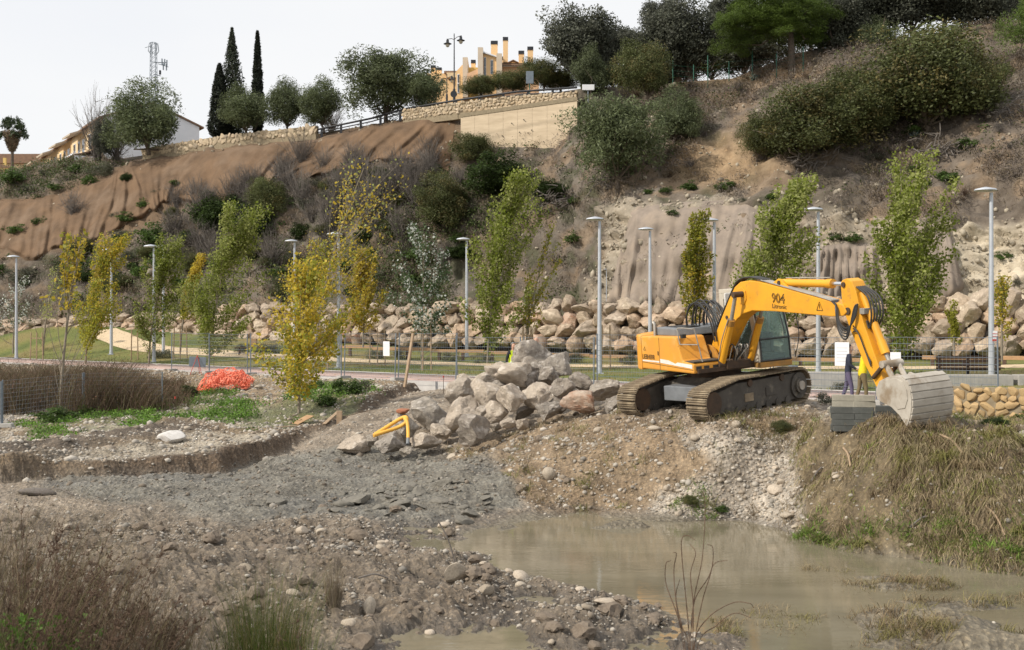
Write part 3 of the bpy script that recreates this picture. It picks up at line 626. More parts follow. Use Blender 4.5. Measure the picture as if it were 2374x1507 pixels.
# tracks
fr_c, fr_r, re_c, re_r = (-1.72, .41), .37, (1.68, .46), .42
path = [(fr_c[0]+fr_r*math.cos(a), fr_c[1]+fr_r*math.sin(a)) for a in np.radians(np.arange(270, 105, -15))]
path += [(-.85, .89)]+[(re_c[0]+re_r*math.cos(a), re_c[1]+re_r*math.sin(a)) for a in np.radians(np.arange(90, -91, -15))]
path = np.array(path+[path[0]]); seg = np.r_[0, np.cumsum(np.linalg.norm(np.diff(path, axis=0), axis=1))]
NSH = 49; shoe = MB().box((0, 0, 0), (.165, .60, .03))
for gx in (-.055, 0, .055): shoe.box((gx, 0, .028), (.018, .58, .035))
shoe_me = shoe.mesh('track_shoe', 'track_steel')
for by, nm in ((-1.12, 'near'), (1.12, 'far')):
    tr = MB(); inner = [(-1.75, .12), (1.6, .12), (1.95, .3), (1.95, .55), (1.6, .78), (-.8, .78), (-1.62, .62), (-1.98, .5), (-1.98, .25)]
    tr.prism(inner, by-.19, by+.19, lambda u, v, w: (u, w, v))
    frame = tr.build('track_frame', 'track_frame', exc, bevel=.02)
    for i in range(NSH):
        u = seg[-1]*(i+.5)/NSH; x, z = np.interp(u, seg, path[:, 0]), np.interp(u, seg, path[:, 1])
        x2, z2 = np.interp((u+.02) % seg[-1], seg, path[:, 0]), np.interp((u+.02) % seg[-1], seg, path[:, 1])
        ang = math.atan2(z2-z, x2-x)
        inst('track_shoe', shoe_me, exc, (x, by, z), (0, -ang, 0))
    for x in np.linspace(-1.2, 1.2, 7):
        MB().disc((x, by-.16, .14), (0, 1, 0), .11, .12, 14).disc((x, by+.16, .14), (0, 1, 0), .11, .12, 14).build('track_roller', 'track_frame', frame, True)
    for sgn in (-1, 1):
        sp_ = MB().disc((re_c[0], by+sgn*.2, re_c[1]), (0, 1, 0), .33, .08, 24).disc((re_c[0], by+sgn*.25, re_c[1]), (0, 1, 0), .2, .1, 20).build('sprocket', 'track_frame', frame, True)
        MB().disc((re_c[0], by+sgn*.31, re_c[1]), (0, 1, 0), .115, .05, 18).build('hub_cap', 'bucket_steel', frame, True)
        MB().disc((fr_c[0], by+sgn*.2, fr_c[1]), (0, 1, 0), .28, .06, 22).build('idler', 'rust_dark', frame, True)
        # cleaning slots and cover plates on the side of the frame
        MB().box((-.35, by+sgn*.195, .4), (.34, .03, .2)).build('cover_plate', 'track_steel', frame, bevel=.01)
        MB().box((.55, by+sgn*.195, .45), (.45, .03, .22)).build('cover_plate', 'track_frame', frame, bevel=.01)
    for cx_ in (1.0, -.3): MB().tube([(cx_, by-.22, .74), (cx_, by+.22, .74)], .09, 12).build('carrier_roller', 'rust_dark', frame, True)
cb = MB().box((0, 0, .68), (1.7, 1.5, .4), taper=.8)
for sx in (-1, 1):
    for sy in (-1, 1): cb.tube([(sx*.3, sy*.3, .72), (sx*.85, sy*1.0, .5)], [.26, .2], 4)
cb.build('carbody', 'track_frame', exc, bevel=.02)
MB().box((-.95, 0, .52), (.5, 1.3, .36)).build('chassis_box', 'grey_paint', exc, bevel=.02)
MB().disc((0, 0, .97), (0, 0, 1), .68, .2, 32).build('swing_ring', 'rust_dark', exc, True)
# upper deck and body
UPB(MB(), (-.3, 0, 1.12), (2.7, 2.3, .1)).build('deck', 'rust_dark', exc)
side_poly = [(-1.4, 1.07), (1.0, 1.07), (1.0, 1.30), (.52, 1.36), (.27, 1.9), (.2, 1.93), (-1.4, 1.91)]
rb = MB().prism(side_poly, -1.25, -.42, fz).build('side_body', 'yellow_faded', exc, bevel=.035)
MB().prism([(-.53, 1.09), (-.515, 1.09), (-.515, 1.9), (-.53, 1.9)], -1.253, -1.24, fz).build('panel_seam', 'rust_dark', rb)
MB().prism([(-1.38, 1.235), (.98, 1.15), (.98, 1.16), (-1.38, 1.248)], -1.253, -1.24, fz).build('panel_seam', 'rust_dark', rb)
UPB(MB(), (-.58, -1.255, 1.5), (.03, .02, .1)).build('door_latch', 'rubber', rb)
UPB(MB(), (.77, -.83, 1.345), (.42, .78, .03)).build('step_plate', 'track_frame', rb)
for l in (-1.1, -.88, -.62): UPB(MB(), (1.0, l, 1.19), (.02, .15, .1)).build('front_vent', 'rubber', rb)
MB().prism([(-.5, 1.26), (.95, 1.19), (.95, 1.285), (.3, 1.31), (.2, 1.27), (-.1, 1.34), (-.5, 1.36)], -1.256, -1.245, fz).build('side_stripe', 'white_paint', rb)
MB().prism([(-1.36, 1.265), (-.55, 1.262), (-.55, 1.30), (-1.36, 1.30)], -1.256, -1.245, fz).build('side_stripe', 'white_paint', rb)
cw = [(-1.42, -1.25), (-1.6, -1.24), (-1.85, -1.12), (-2.2, -.75), (-2.38, -.3), (-2.38, .3), (-2.2, .75), (-1.85, 1.12), (-1.6, 1.24), (-1.42, 1.25)]
MB().prism(cw, 1.03, 1.93, lambda u, v, w: UPF(u, v, w)).build('counterweight', 'yellow_faded', exc, bevel=.04)
MB().prism([(-1.4, 1.1), (.1, 1.1), (-.25, 1.88), (-1.4, 1.88)], .5, 1.25, fz).build('side_body', 'yellow_faded', exc, bevel=.03)
UPB(MB(), (-.75, 0, 1.5), (1.25, .86, .75)).build('engine_bay', 'rust_dark', exc)
hood = MB().prism([(-1.25, 1.92), (-.05, 1.92), (-.12, 2.1), (-1.12, 2.12), (-1.25, 2.05)], -.95, .95, fz).build('engine_hood', 'grey_paint', exc, bevel=.025)
UPB(MB(), (-.6, -.45, 2.12), (.8, .5, .02)).build('hood_grille', 'rubber', hood)
utube(MB(), [(-1.1, -1.0, 1.9), (-1.1, -1.0, 2.2), (-1.16, -1.0, 2.26)], .04).build('exhaust_pipe', 'pipe_steel', exc, True)
rail = MB(); utube(rail, smoothpts([(.34, -1.18, 1.75), (.27, -1.18, 2.05), (.3, -1.18, 2.15), (.85, -1.14, 2.14), (.93, -1.12, 2.1), (1.02, -1.0, 1.34)], 5), .017, 6)
utube(rail, [(.34, -1.18, 1.75), (1.0, -1.1, 1.76)], .015, 6); rail.build('handrail', 'pipe_steel', exc, True)
UPB(MB(), (.38, -1.1, 1.95), (.1, .12, .1)).build('work_light', 'rubber', exc, bevel=.01)
# boom foot bracket, boom
for l in (-.3, .3): MB().prism([(-.15, 1.12), (.85, 1.12), (.75, 1.3), (.5, 1.62), (.25, 1.68), (.0, 1.5)], l-.03, l+.03, fz).build('boom_bracket', 'yellow_dirty', exc, bevel=.01)
MB().tube([UPF(.36, -.4, 1.45), UPF(.36, .4, 1.45)], .09, 16).build('boom_pin', 'rust_dark', exc, True)
UPB(MB(), (.75, 0, 1.2), (.7, .7, .2)).build('valve_block', 'rust_dark', exc, bevel=.02)
boom_poly = [(.18, 1.55), (.2, 1.38), (.42, 1.33), (.66, 1.54), (1.02, 1.94), (1.2, 2.15), (1.36, 2.31), (1.63, 2.45), (2.0, 2.53), (2.92, 2.52), (4.41, 2.45), (4.79, 2.43), (5.16, 2.45), (5.28, 2.53), (5.18, 2.68), (4.44, 2.82), (3.42, 3.01), (2.36, 3.2), (1.95, 3.24), (1.6, 3.21), (1.36, 3.09), (1.1, 2.8), (.64, 2.2)]
boom = MB().prism(boom_poly, -.2, .2, fz).build('boom', 'yellow', exc, bevel=.018)
MB().prism([(1.5, 3.05), (1.66, 3.1), (1.8, 3.0), (1.82, 2.8), (1.72, 2.66), (1.55, 2.7), (1.46, 2.86)], -.225, -.2, fz).build('boom_boss', 'yellow', boom, bevel=.012)
MB().tube([UPF(1.69, -.5, 2.92), UPF(1.69, .5, 2.92)], .07, 16).build('lift_pin', 'rust_dark', boom, True)
MB().tube([UPF(.98, -.215, 2.35), UPF(.98, -.19, 2.35)], .05, 14).build('pin_hole', 'rust_dark', boom, True)
for l in (-.13, .13): MB().prism([(2.62, 3.1), (2.98, 3.26), (3.08, 3.25), (3.16, 3.16), (3.5, 2.96)], l-.03, l+.03, fz).build('cylinder_bracket', 'yellow', boom, bevel=.01)
MB().tube([UPF(3.02, -.18, 3.17), UPF(3.02, .18, 3.17)], .05, 14).build('bracket_pin', 'rust_dark', boom, True)
for l in (-.42, .42):
    c = utube(MB(), [(.97, l, 1.24), (1.45, l, 2.27)], .088, 18).build('lift_cylinder', 'yellow', exc, True)
    utube(MB(), [(1.41, l, 2.19), (1.47, l, 2.32)], .097, 18).build('gland', 'yellow_dirty', c, True)
    utube(MB(), [(1.45, l, 2.27), (1.69, l, 2.92)], .048, 14).build('piston_rod', 'pipe_steel', c, True)
    utube(MB(), smoothpts([(1.0, l-.1, 1.35), (1.2, l-.13, 1.8), (1.42, l-.12, 2.2), (1.5, l-.1, 2.35)], 5), .014, 6).build('oil_line', 'pipe_steel', c, True)
    utube(MB(), [(.97, l-.12, 1.22), (.97, l+.12, 1.22)], .1, 14).build('cylinder_eye', 'rust_dark', c, True)
ac = utube(MB(), [(3.0, 0, 3.16), (4.62, 0, 3.12)], .088, 18).build('arm_cylinder', 'yellow', exc, True)
utube(MB(), [(4.5, 0, 3.122), (4.66, 0, 3.118)], .102, 18).build('gland', 'yellow', ac, True)
utube(MB(), [(4.62, 0, 3.12), (5.18, 0, 3.1)], .045, 14).build('piston_rod', 'chrome', ac, True)
utube(MB(), [(3.1, -.02, 3.27), (4.6, -.02, 3.25)], .016, 6).build('oil_line', 'pipe_steel', ac, True)
# arm
arm_poly = [(5.08, 3.14), (5.1, 2.64), (5.34, 2.1), (5.68, 1.48), (5.93, 1.14), (6.05, .95), (6.16, .9), (6.25, 1.0), (6.17, 1.3), (5.96, 1.75), (5.72, 2.3), (5.63, 2.6), (5.54, 2.95), (5.42, 3.17), (5.27, 3.23), (5.14, 3.2)]
arm = MB().prism(arm_poly, -.16, .16, fz).build('arm', 'yellow', exc, bevel=.016)
for f, z, r in ((5.18, 3.1, .055), (5.28, 2.55, .075), (6.14, .97, .06)): MB().tube([UPF(f, -.19, z), UPF(f, .19, z)], r, 16).build('arm_pin', 'rust_dark', arm, True)
bc = utube(MB(), [(5.55, .0, 2.92), (6.13, .0, 1.72)], .08, 18).build('bucket_cylinder', 'yellow', exc, True)
utube(MB(), [(6.03, .0, 1.93), (6.15, .0, 1.68)], .093, 18).build('gland', 'yellow', bc, True)
utube(MB(), [(6.13, .0, 1.72), (6.28, .0, 1.46)], .045, 12).build('piston_rod', 'pipe_steel', bc, True)
for l in (-.2, .2):
    utube(MB(), [(5.98, l, 1.2), (6.3, l, 1.48)], .045, 8).build('link_arm', 'rust_dark', exc, True)
    utube(MB(), [(6.3, l*.8, 1.5), (6.58, l*.8, 1.1)], .055, 8).build('bucket_link', 'bucket_steel', exc, True)
utube(MB(), [(6.3, -.26, 1.49), (6.3, .26, 1.49)], .075, 14).build('link_pin', 'bucket_steel', exc, True)
# bucket
shell = [(6.52, 1.2), (6.74, 1.29), (6.95, 1.33), (7.1, 1.32), (7.26, 1.24), (7.34, 1.09), (7.365, .9), (7.36, .75), (7.31, .55), (7.22, .36)]
inn = [(u-.03*(1 if u > 7.1 else .2), v-.03) for u, v in reversed(shell)]
bucket = MB().prism(shell+inn, -.5, .5, fz).build('bucket', 'bucket_steel', exc)
plate = shell+[(7.04, .56), (6.82, .71), (6.5, .8), (6.41, .9), (6.42, 1.04)]
for l in (-.515, .515): MB().prism(plate, l-.018, l+.018, fz).build('side_plate', 'bucket_steel', bucket, bevel=.006)
MB().prism([(6.7, 1.24), (6.98, 1.29), (7.16, 1.23), (7.26, 1.08), (7.28, .9), (7.2, .72), (7.0, .68), (6.82, .86), (6.7, 1.05)], -.547, -.53, fz).build('wear_plate', 'bucket_steel', bucket, bevel=.008)
for l in (-.17, .17): MB().prism([(6.08, .9), (6.2, .86), (6.6, .95), (6.85, 1.27), (6.62, 1.32), (6.5, 1.22), (6.3, 1.08), (6.1, 1.03)], l-.025, l+.025, fz).build('bucket_ear', 'bucket_steel', bucket, bevel=.008)
sp = np.array(shell[3:]); sl_ = np.r_[0, np.cumsum(np.linalg.norm(np.diff(sp, axis=0), axis=1))]
for i in range(8):
    a, b = sl_[-1]*(i+.06)/8, sl_[-1]*(i+.90)/8
    p0 = np.array([np.interp(a, sl_, sp[:, 0]), np.interp(a, sl_, sp[:, 1])]); p1 = np.array([np.interp(b, sl_, sp[:, 0]), np.interp(b, sl_, sp[:, 1])])
    d = (p1-p0)/np.linalg.norm(p1-p0); nn = np.array([-d[1], d[0]])*(1 if -d[1] > 0 else -1)
    MB().prism([tuple(p0+nn*.002), tuple(p1+nn*.002), tuple(p1+nn*.028), tuple(p0+nn*.035)], -.52, .52, fz).build('wear_strip', 'bucket_steel', bucket, bevel=.005)
for l in np.linspace(-.42, .42, 4): MB().prism([(7.25, .45), (7.28, .42), (7.16, .22), (7.13, .24)], l-.05, l+.05, fz).build('tooth', 'rust_dark', bucket)
# cab
cab_l0, cab_l1 = .5, 1.42
cabp = MB().prism([(-.3, 1.06), (1.3, 1.06), (1.3, 1.2), (-.3, 1.2)], cab_l0-.02, cab_l1+.02, fz).build('cab_base', 'yellow_dirty', exc, bevel=.02)
cabf = MB()
for l in (cab_l0, cab_l1):
    for poly in ([(-.3, 1.2), (1.28, 1.2), (1.265, 1.5), (-.3, 1.5)], [(1.265, 1.5), (1.25, 1.75), (.96, 2.9), (.8, 2.9), (1.06, 1.75), (1.02, 1.55), (.9, 1.5)], [(-.3, 1.5), (-.12, 1.5), (-.12, 2.9), (-.3, 2.9)], [(.38, 1.5), (.47, 1.5), (.47, 2.8), (.38, 2.8)], [(-.12, 2.75), (.83, 2.75), (.8, 2.9), (-.12, 2.9)]):
        cabf.prism(poly, l-.025, l+.025, fz)
cabf.prism([(-.3, 2.9), (.98, 2.9), (.94, 3.0), (-.3, 3.0)], cab_l0-.03, cab_l1+.03, fz)
cab = cabf.build('cab', 'cab_beige', exc, bevel=.006)
UPB(MB(), (-.28, .96, 1.5), (.03, .86, .6)).build('cab_back_panel', 'cab_beige', cab)
def quadp(mb, a, b, c, d, th=.006): # pane between four (f,l,z) points
    A, B, C, D = [UPF(*q) for q in (a, b, c, d)]; n = np.cross(B-A, D-A); n = n/np.linalg.norm(n)*th
    return mb.add([A-n, B-n, C-n, D-n, A+n, B+n, C+n, D+n], [(3, 2, 1, 0), (4, 5, 6, 7), (0, 1, 5, 4), (1, 2, 6, 5), (2, 3, 7, 6), (3, 0, 4, 7)])
for l in (cab_l0+.005, cab_l1-.005):
    quadp(MB(), (-.12, l, 1.5), (.38, l, 1.5), (.38, l, 2.75), (-.12, l, 2.75)).build('side_window', 'glass', cab)
    quadp(MB(), (.47, l, 1.5), (1.03, l, 1.52), (.83, l, 2.75), (.47, l, 2.75)).build('side_window', 'glass', cab)
quadp(MB(), (1.245, .53, 1.78), (1.245, 1.39, 1.78), (.955, 1.39, 2.9), (.955, .53, 2.9)).build('windscreen', 'glass', cab)
quadp(MB(), (1.285, .53, 1.24), (1.285, 1.39, 1.24), (1.25, 1.39, 1.75), (1.25, .53, 1.75)).build('lower_windscreen', 'glass', cab)
fr = MB()
for a, b in (((1.255, .5, 1.76), (1.255, 1.42, 1.76)), ((1.29, .5, 1.23), (1.29, 1.42, 1.23)), ((1.29, 1.4, 1.22), (1.255, 1.4, 1.78)), ((1.255, 1.4, 1.76), (.965, 1.4, 2.9)), ((1.29, .53, 1.22), (1.255, .53, 1.78)), ((1.255, .53, 1.76), (.965, .53, 2.9)), ((.965, .5, 2.88), (.965, 1.42, 2.88))): utube(fr, [a, b], .024, 6)
fr.build('windscreen_frame', 'rubber', cab)
utube(MB(), [(1.28, 1.28, 1.85), (1.02, 1.22, 2.8)], .014, 6).build('wiper', 'rubber', cab)
utube(MB(), smoothpts([(1.35, 1.5, 1.25), (1.45, 1.56, 1.9), (1.2, 1.54, 2.7), (1.0, 1.46, 2.95)], 6), .012, 6).build('mirror_bar', 'rubber', cab, True)
seat = MB(); UPB(seat, (.35, .96, 1.55), (.5, .5, .16)); UPB(seat, (.1, .96, 2.0), (.14, .48, .75)); UPB(seat, (.1, .96, 2.45), (.1, .26, .2)); seat.build('cab_seat', 'cloth_black', cab, bevel=.04)
cons = MB(); UPB(cons, (.5, .68, 1.62), (.5, .12, .5)); UPB(cons, (.5, 1.26, 1.62), (.5, .12, .5)); UPB(cons, (1.05, .96, 1.3), (.3, .7, .14)); cons.build('cab_console', 'rubber', cab, bevel=.02)
mr_ = UPB(MB(), (.35, .32, 2.72), (.05, .26, .4)).build('mirror', 'white_paint', exc, bevel=.02)
utube(MB(), [(.3, .32, 1.9), (.33, .32, 2.72)], .014, 6).build('mirror_post', 'rubber', mr_)
# hoses
for i in range(9):
    l = -.42+i*.085; k = random.Random(i).uniform(-.08, .08)
    pts = smoothpts([(-.45-.05*(i % 3), l, 1.9), (-.55+k, l, 2.3), (-.35+k, l, 2.62+.05*(i % 3)), (.05, l*.9, 2.66+k), (.42, l*.8, 2.3), (.55, l*.7, 1.75)], 6)
    utube(MB(), pts, .021, 7).build('hydraulic_hose', 'rubber', exc, True)
for i in range(5):
    l = -.17+i*.05
    utube(MB(), smoothpts([(.5, l, 2.12), (1.1, l, 2.87), (1.36, l, 3.17), (1.62, l, 3.29), (2.0, l, 3.31), (2.45, l, 3.24)], 6), .02, 7).build('hydraulic_hose', 'rubber', exc, True)
    utube(MB(), smoothpts([(2.4, l-.03, 3.24), (3.4, l-.04, 3.05), (4.4, l-.04, 2.86), (4.85, l-.05, 2.77)], 6), .013, 6).build('boom_pipe', 'pipe_steel', exc, True)
    utube(MB(), smoothpts([(4.8, l-.03, 2.78), (5.02, -.26-l*.2, 2.62), (5.14, -.3, 2.35-i*.06), (5.36, -.29, 2.2-i*.05), (5.55, -.24, 2.4+i*.05), (5.62, -.2, 2.7)], 7), .019, 7).build('hydraulic_hose', 'rubber', exc, True)
for i in range(5):
    l = -.1+i*.05
    utube(MB(), smoothpts([(5.5, l, 3.05), (5.8+.03*i, l, 2.85), (5.9+.03*i, l, 2.5), (5.82, l, 2.2), (5.75, l, 2.35)], 6), .019, 7).build('hydraulic_hose', 'rubber', exc, True)
for i in range(3):
    utube(MB(), smoothpts([(5.45, -.2, 2.25-i*.06), (5.62, -.22, 2.1), (5.8, -.2, 1.7), (5.92, -.19, 1.42+.05*i)], 6), .014, 6).build('hydraulic_hose', 'rubber', exc, True)
UPB(MB(), (5.72, -.02, 2.55), (.14, .34, .12)).build('valve_block', 'pipe_steel', exc, bevel=.01)
for i in range(6):
    a = random.Random(40+i); utube(MB(), smoothpts([(.95, -.3+.12*i, 1.3), (1.1+a.uniform(0, .15), -.3+.1*i, 1.65), (1.25, -.25+.08*i, 1.5+a.uniform(0, .2)), (1.05, -.1, 1.25)], 5), .016, 6).build('hydraulic_hose', 'pipe_steel' if i % 2 else 'rubber', exc, True)
# lettering
def text_mesh(body, size, mat, outline=0., ext=.002):
    cu = bpy.data.curves.new('lettering', 'FONT'); cu.body = body; cu.size = size
    if outline: cu.fill_mode = 'NONE'; cu.bevel_depth = outline; cu.bevel_resolution = 0
    else: cu.extrude = ext
    cu.resolution_u = 3
    o = bpy.data.objects.new('lettering', cu); COL.objects.link(o); dg = bpy.context.evaluated_depsgraph_get(); dg.update()
    me = bpy.data.meshes.new_from_object(o.evaluated_get(dg)); bpy.data.objects.remove(o); bpy.data.curves.remove(cu)
    me.materials.clear(); me.materials.append(MATS[mat]); return me
def letter(body, size, mat, f, l, z, slope=0, parent=exc, outline=0., sx=1.):
    me = text_mesh(body, size, mat, outline); n = len(me.vertices); co = np.empty(n*3, np.float32); me.vertices.foreach_get('co', co); co = co.reshape(-1, 3)
    V = np.array([UPF(f+p[0]*sx, l-p[2], z+p[1]+slope*p[0]*sx) for p in co], np.float32); me.vertices.foreach_set('co', V.ravel()); me.update()
    return link('lettering', me, parent)
letter('904', .30, 'ink', 2.78, -.206, 2.73, -.06, boom, .0065, 1.05)
letter('Litronic', .14, 'ink', 2.78, -.206, 2.6, -.05, boom, 0, 1.2)
letter('LIEBHERR', .17, 'ink', -1.36, -1.256, 1.33, 0, rb, 0, .84)
tri = MB(); utube(tri, [(4.33, -.204, 2.56), (4.53, -.204, 2.555), (4.43, -.204, 2.74), (4.33, -.204, 2.56)], .009, 4); utube(tri, [(4.43, -.204, 2.6), (4.43, -.204, 2.69)], .009, 4); tri.build('warning_triangle', 'ink', boom)
tri = MB(); utube(tri, [(-1.28, -1.256, 1.55), (-1.18, -1.256, 1.55), (-1.23, -1.256, 1.64), (-1.28, -1.256, 1.55)], .005, 4); tri.build('warning_triangle', 'ink', rb)

# ------------------------------------------------------------------ boulder heap
pmat('boulder_pale', (.56, .505, .43), (.38, .335, .28), 3., .92, .10, 4., c3=(.66, .62, .56), s3=2.0, f3=(.54, .66), rand=[(.85, .82, .8), (1.05, 1, .95), (.95, .9, .86), (1.1, 1.05, 1.0)])
HEAP = [ # px, py, w, h, depth, material, label
 (1236,826,86,70,33.2,'g','big rounded grey boulder crowning the heap'),
 (1229,856,62,52,32.6,'g','rounded grey boulder wedged under the crowning boulder of the heap'),
 (1145,860,54,40,33.4,'p','small beige boulder on the heap, left shoulder under the hi-vis worker'),
 (1192,872,90,54,32.2,'p','wide flat-topped beige boulder high on the heap in front of the hi-vis worker'),
 (1293,848,72,60,32.8,'g','dark cracked boulder leaning beside the crowning boulder'),
 (1307,900,68,56,31.2,'g','dark angular boulder halfway down the heap toward the excavator'),
 (1354,884,66,42,31.8,'g','long low dark boulder behind the reddish boulder'),
 (1394,901,80,50,30.9,'g','dark ridged boulder between the heap and the excavator'),
 (1352,939,94,58,29.8,'r','reddish striped boulder at the foot of the heap beside the excavator'),
 (1428,937,60,42,29.6,'g','brown-grey boulder touching the reddish boulder near the far track'),
 (1270,949,60,40,30.4,'g','bluish grey low boulder at the foot of the heap'),
 (1246,914,64,62,31.0,'p','tall pale boulder in the middle of the heap'),
 (1192,925,68,62,30.6,'p','square-faced pale boulder in the middle of the heap'),
 (1152,958,54,52,30.6,'p','pear-shaped pale boulder low in the heap'),
 (1126,914,70,66,31.6,'p','white-streaked boulder left of the square-faced boulder'),
 (1067,914,68,66,32.6,'p','pale lumpy boulder at the heap edge beside the cut bank'),
 (993,954,86,76,33.4,'g','large dark cracked boulder apart from the heap by the cut bank'),
 (1077,960,94,72,31.4,'p','large yellowish boulder with a domed top low in the heap'),
 (1118,968,58,48,30.8,'p','pinkish boulder behind the foremost boulder of the heap'),
 (1094,1002,82,72,29.9,'g','foremost round brown boulder rolled out of the heap onto the mud'),
 (938,990,68,66,32.2,'g','grey boulder under the yellow hose'),
 (904,1030,78,52,30.8,'g','muddy boulder in front of the yellow hose'),
 (818,1030,74,52,31.6,'p','egg-shaped beige boulder lying alone at the end of the trench'),
 (866,1020,30,28,31.4,'g','small round stone between the egg-shaped boulder and the hose'),
 (986,1023,72,38,31.0,'p','low white-streaked boulder at the foot of the hose boulder'),
 (1016,1002,52,36,31.8,'p','low pinkish boulder behind the foremost boulder'),
 (1180,980,38,24,29.9,'p','small flat pale stone at the heap foot'),
 (1211,981,30,30,29.8,'p','small egg-shaped pale stone at the heap foot'),
 (1448,909,44,28,31.2,'p','small cream boulder behind the heap beside the far track'),
 (1115,886,54,40,33.2,'p','beige boulder on the upper left shoulder of the heap'),
 (1078,884,40,32,34.0,'p','rough beige boulder at the back of the heap by the promenade'),
 (1226,888,60,48,32.4,'g','shadowed boulder buried in the heap under the flat-topped one'),
 (1274,876,56,48,32.4,'g','shadowed boulder buried in the heap under the dark cracked one'),
 (1160,895,50,44,32.4,'g','shadowed boulder buried under the beige flat-topped one'),
 (1330,918,50,40,31.2,'g','shadowed boulder buried behind the reddish boulder'),
 (1212,950,48,40,31.2,'g','shadowed boulder buried behind the square-faced one'),
 (1296,938,44,40,31.0,'g','shadowed boulder behind the bluish low boulder'),
 (1040,985,44,34,32.4,'g','shadowed boulder behind the low pinkish one'),
 (1146,985,36,28,30.6,'g','small brown stone under the pear-shaped boulder'),
 (940,1047,34,22,30.3,'g','small flat grey stone in front of the hose boulder')]
for i, (px, py, w, h, d, mt, lb) in enumerate(HEAP):
    me = rock_mesh('boulder', {'g': 'boulder_grey', 'p': 'boulder_pale', 'r': 'boulder_red'}[mt], 300+i, 4, 11, .11, depth=(.42, .76))
    c = P(px, py, d); rw, rh = w*d/F/2, h*d/F/2
    o = inst('boulder', me, None, c, (random.Random(i).uniform(-.15, .15), random.Random(i+50).uniform(-.15, .15), random.Random(i+99).uniform(0, .6)), (rw*1.16, max(rw*1.0, rh*.95), rh*1.18))
    tag(o, lb, 'boulder')
wr, _ = hit(396, 1022); o = inst('boulder', rock_mesh('boulder', 'pale_rock', 480, 3, 9, .03), None, wr+np.array([0, 0, .1]), (0, -.15, .15), (.43, .3, .2)); tag(o, 'long smooth white rock lying on the gravel terrace', 'boulder')
# yellow hose and its cap on the boulder
hs = [P(868,1008,31.0), P(905,985,31.3), P(930,970,31.4), P(942,968,31.3), P(940,980,31.2), P(920,992,31.2), P(880,1005,31.0), P(866,1010,30.9)]
hose = thing('corrugated_hose', 'yellow corrugated hose looped over a grey boulder', 'hose', hs[0])
def rel(o, pts): return [np.array(p)-np.array(o.location) for p in pts]
hp_ = smoothpts(rel(hose, hs), 10); MB().tube(hp_, [.05+.007*(i % 2) for i in range(len(hp_))], 10).build('loop', 'hose_yellow', hose, True)
tail = smoothpts(rel(hose, [P(938,969,31.3), P(944,980,31.1), P(946,1000,30.9), P(946,1018,30.7)]), 8); MB().tube(tail, .048, 10).build('hose_tail', 'hose_yellow', hose, True)
MB().tube(rel(hose, [P(946,1016,30.72), P(945,1030,30.6)]), .05, 10).build('coupling', 'grey_paint', hose, True)
bag = rock_mesh('folded_sack', 'brick_red', 77, 3, 5, .05); tag(inst('folded_sack', bag, None, P(935,953,32.1), (0, 0, .3), (.2, .2, .085)), 'brown-red folded sack lying on the hose boulder', 'sack')
# ------------------------------------------------------------------ boulder retaining wall at the hill foot
rw_ = random.Random(4)
bw_me = [rock_mesh('boulder', 'boulder', 700+i, 4, 12, .10, depth=(.42, .75)) for i in range(14)]+[rock_mesh('boulder', 'boulder_red', 720, 3, 12, .07, depth=(.42, .75))]
fp = np.array([[(u-CX)*d/F, d] for u, d in zip(foot_px, foot_d)]); fl = np.r_[0, np.cumsum(np.linalg.norm(np.diff(fp, axis=0), axis=1))]
wall = thing('boulder_wall', 'long dry-stacked retaining wall of big beige boulders at the foot of the slope', 'wall', (0, 72, 0))
wl = np.array(wall.location)
def foot_at(s): return np.array([np.interp(s, fl, fp[:, 0]), np.interp(s, fl, fp[:, 1])])
s = np.interp(-120, foot_px, fl); s_end = np.interp(2560, foot_px, fl); s_start = s
hts = lambda px: np.interp(px, [-200, 0, 300, 600, 1000, 1350, 1600, 2100, 2374, 2600], [1.8, 2.0, 2.3, 2.7, 2.6, 3.0, 3.0, 3.0, 3.2, 3.2])
for row in range(4):
    s = s_start+rw_.uniform(0, .8)
    while s < s_end:
        w = rw_.uniform(.9, 1.4)+.5*rw_.random()**2; c = foot_at(s+w/2); a = foot_at(s+w/2+.3)-foot_at(s+w/2-.3); a /= np.linalg.norm(a); nrm = np.array([a[1], -a[0]])
        if nrm[1] > 0: nrm = -nrm
        px = CX+F*c[0]/c[1]; hh = hts(px); rh = hh/4
        if row == 3 and px < 520: s += w*.86; continue
        zb = P(px, np.interp(px, foot_px, [775, 775, 775, 775, 780, 785, 790, 790, 795, 800, 805, 805, 810, 810, 815, 815, 815]), np.interp(px, foot_px, foot_d))[2]-.25
        pos = c+nrm*(.75-.24*row+rw_.uniform(-.15, .15)); z = zb+rh*(row+.5)+rw_.uniform(-.14, .14)
        k = rw_.randrange(15) if rw_.random() < .5 else rw_.randrange(14)
        h = rh*rw_.uniform(1.0, 1.75)
        inst('boulder', bw_me[k], wall, np.r_[pos, z]-wl, (rw_.uniform(-.35, .35), rw_.uniform(-.35, .35), rw_.uniform(0, 6.3)), (w*.58, w*.55, h*.62))
        s += w*.86
# loose rubble along the top of the wall
for i in range(26):
    s = s_start+(s_end-s_start)*rw_.random(); c = foot_at(s); px = CX+F*c[0]/c[1]; z = drop(c[0], c[1]+.9)
    inst('boulder', bw_me[i % 14], wall, np.array([c[0], c[1]+.7, z+.15])-wl, (rw_.uniform(-3, 3),)*3, rw_.uniform(.2, .45))

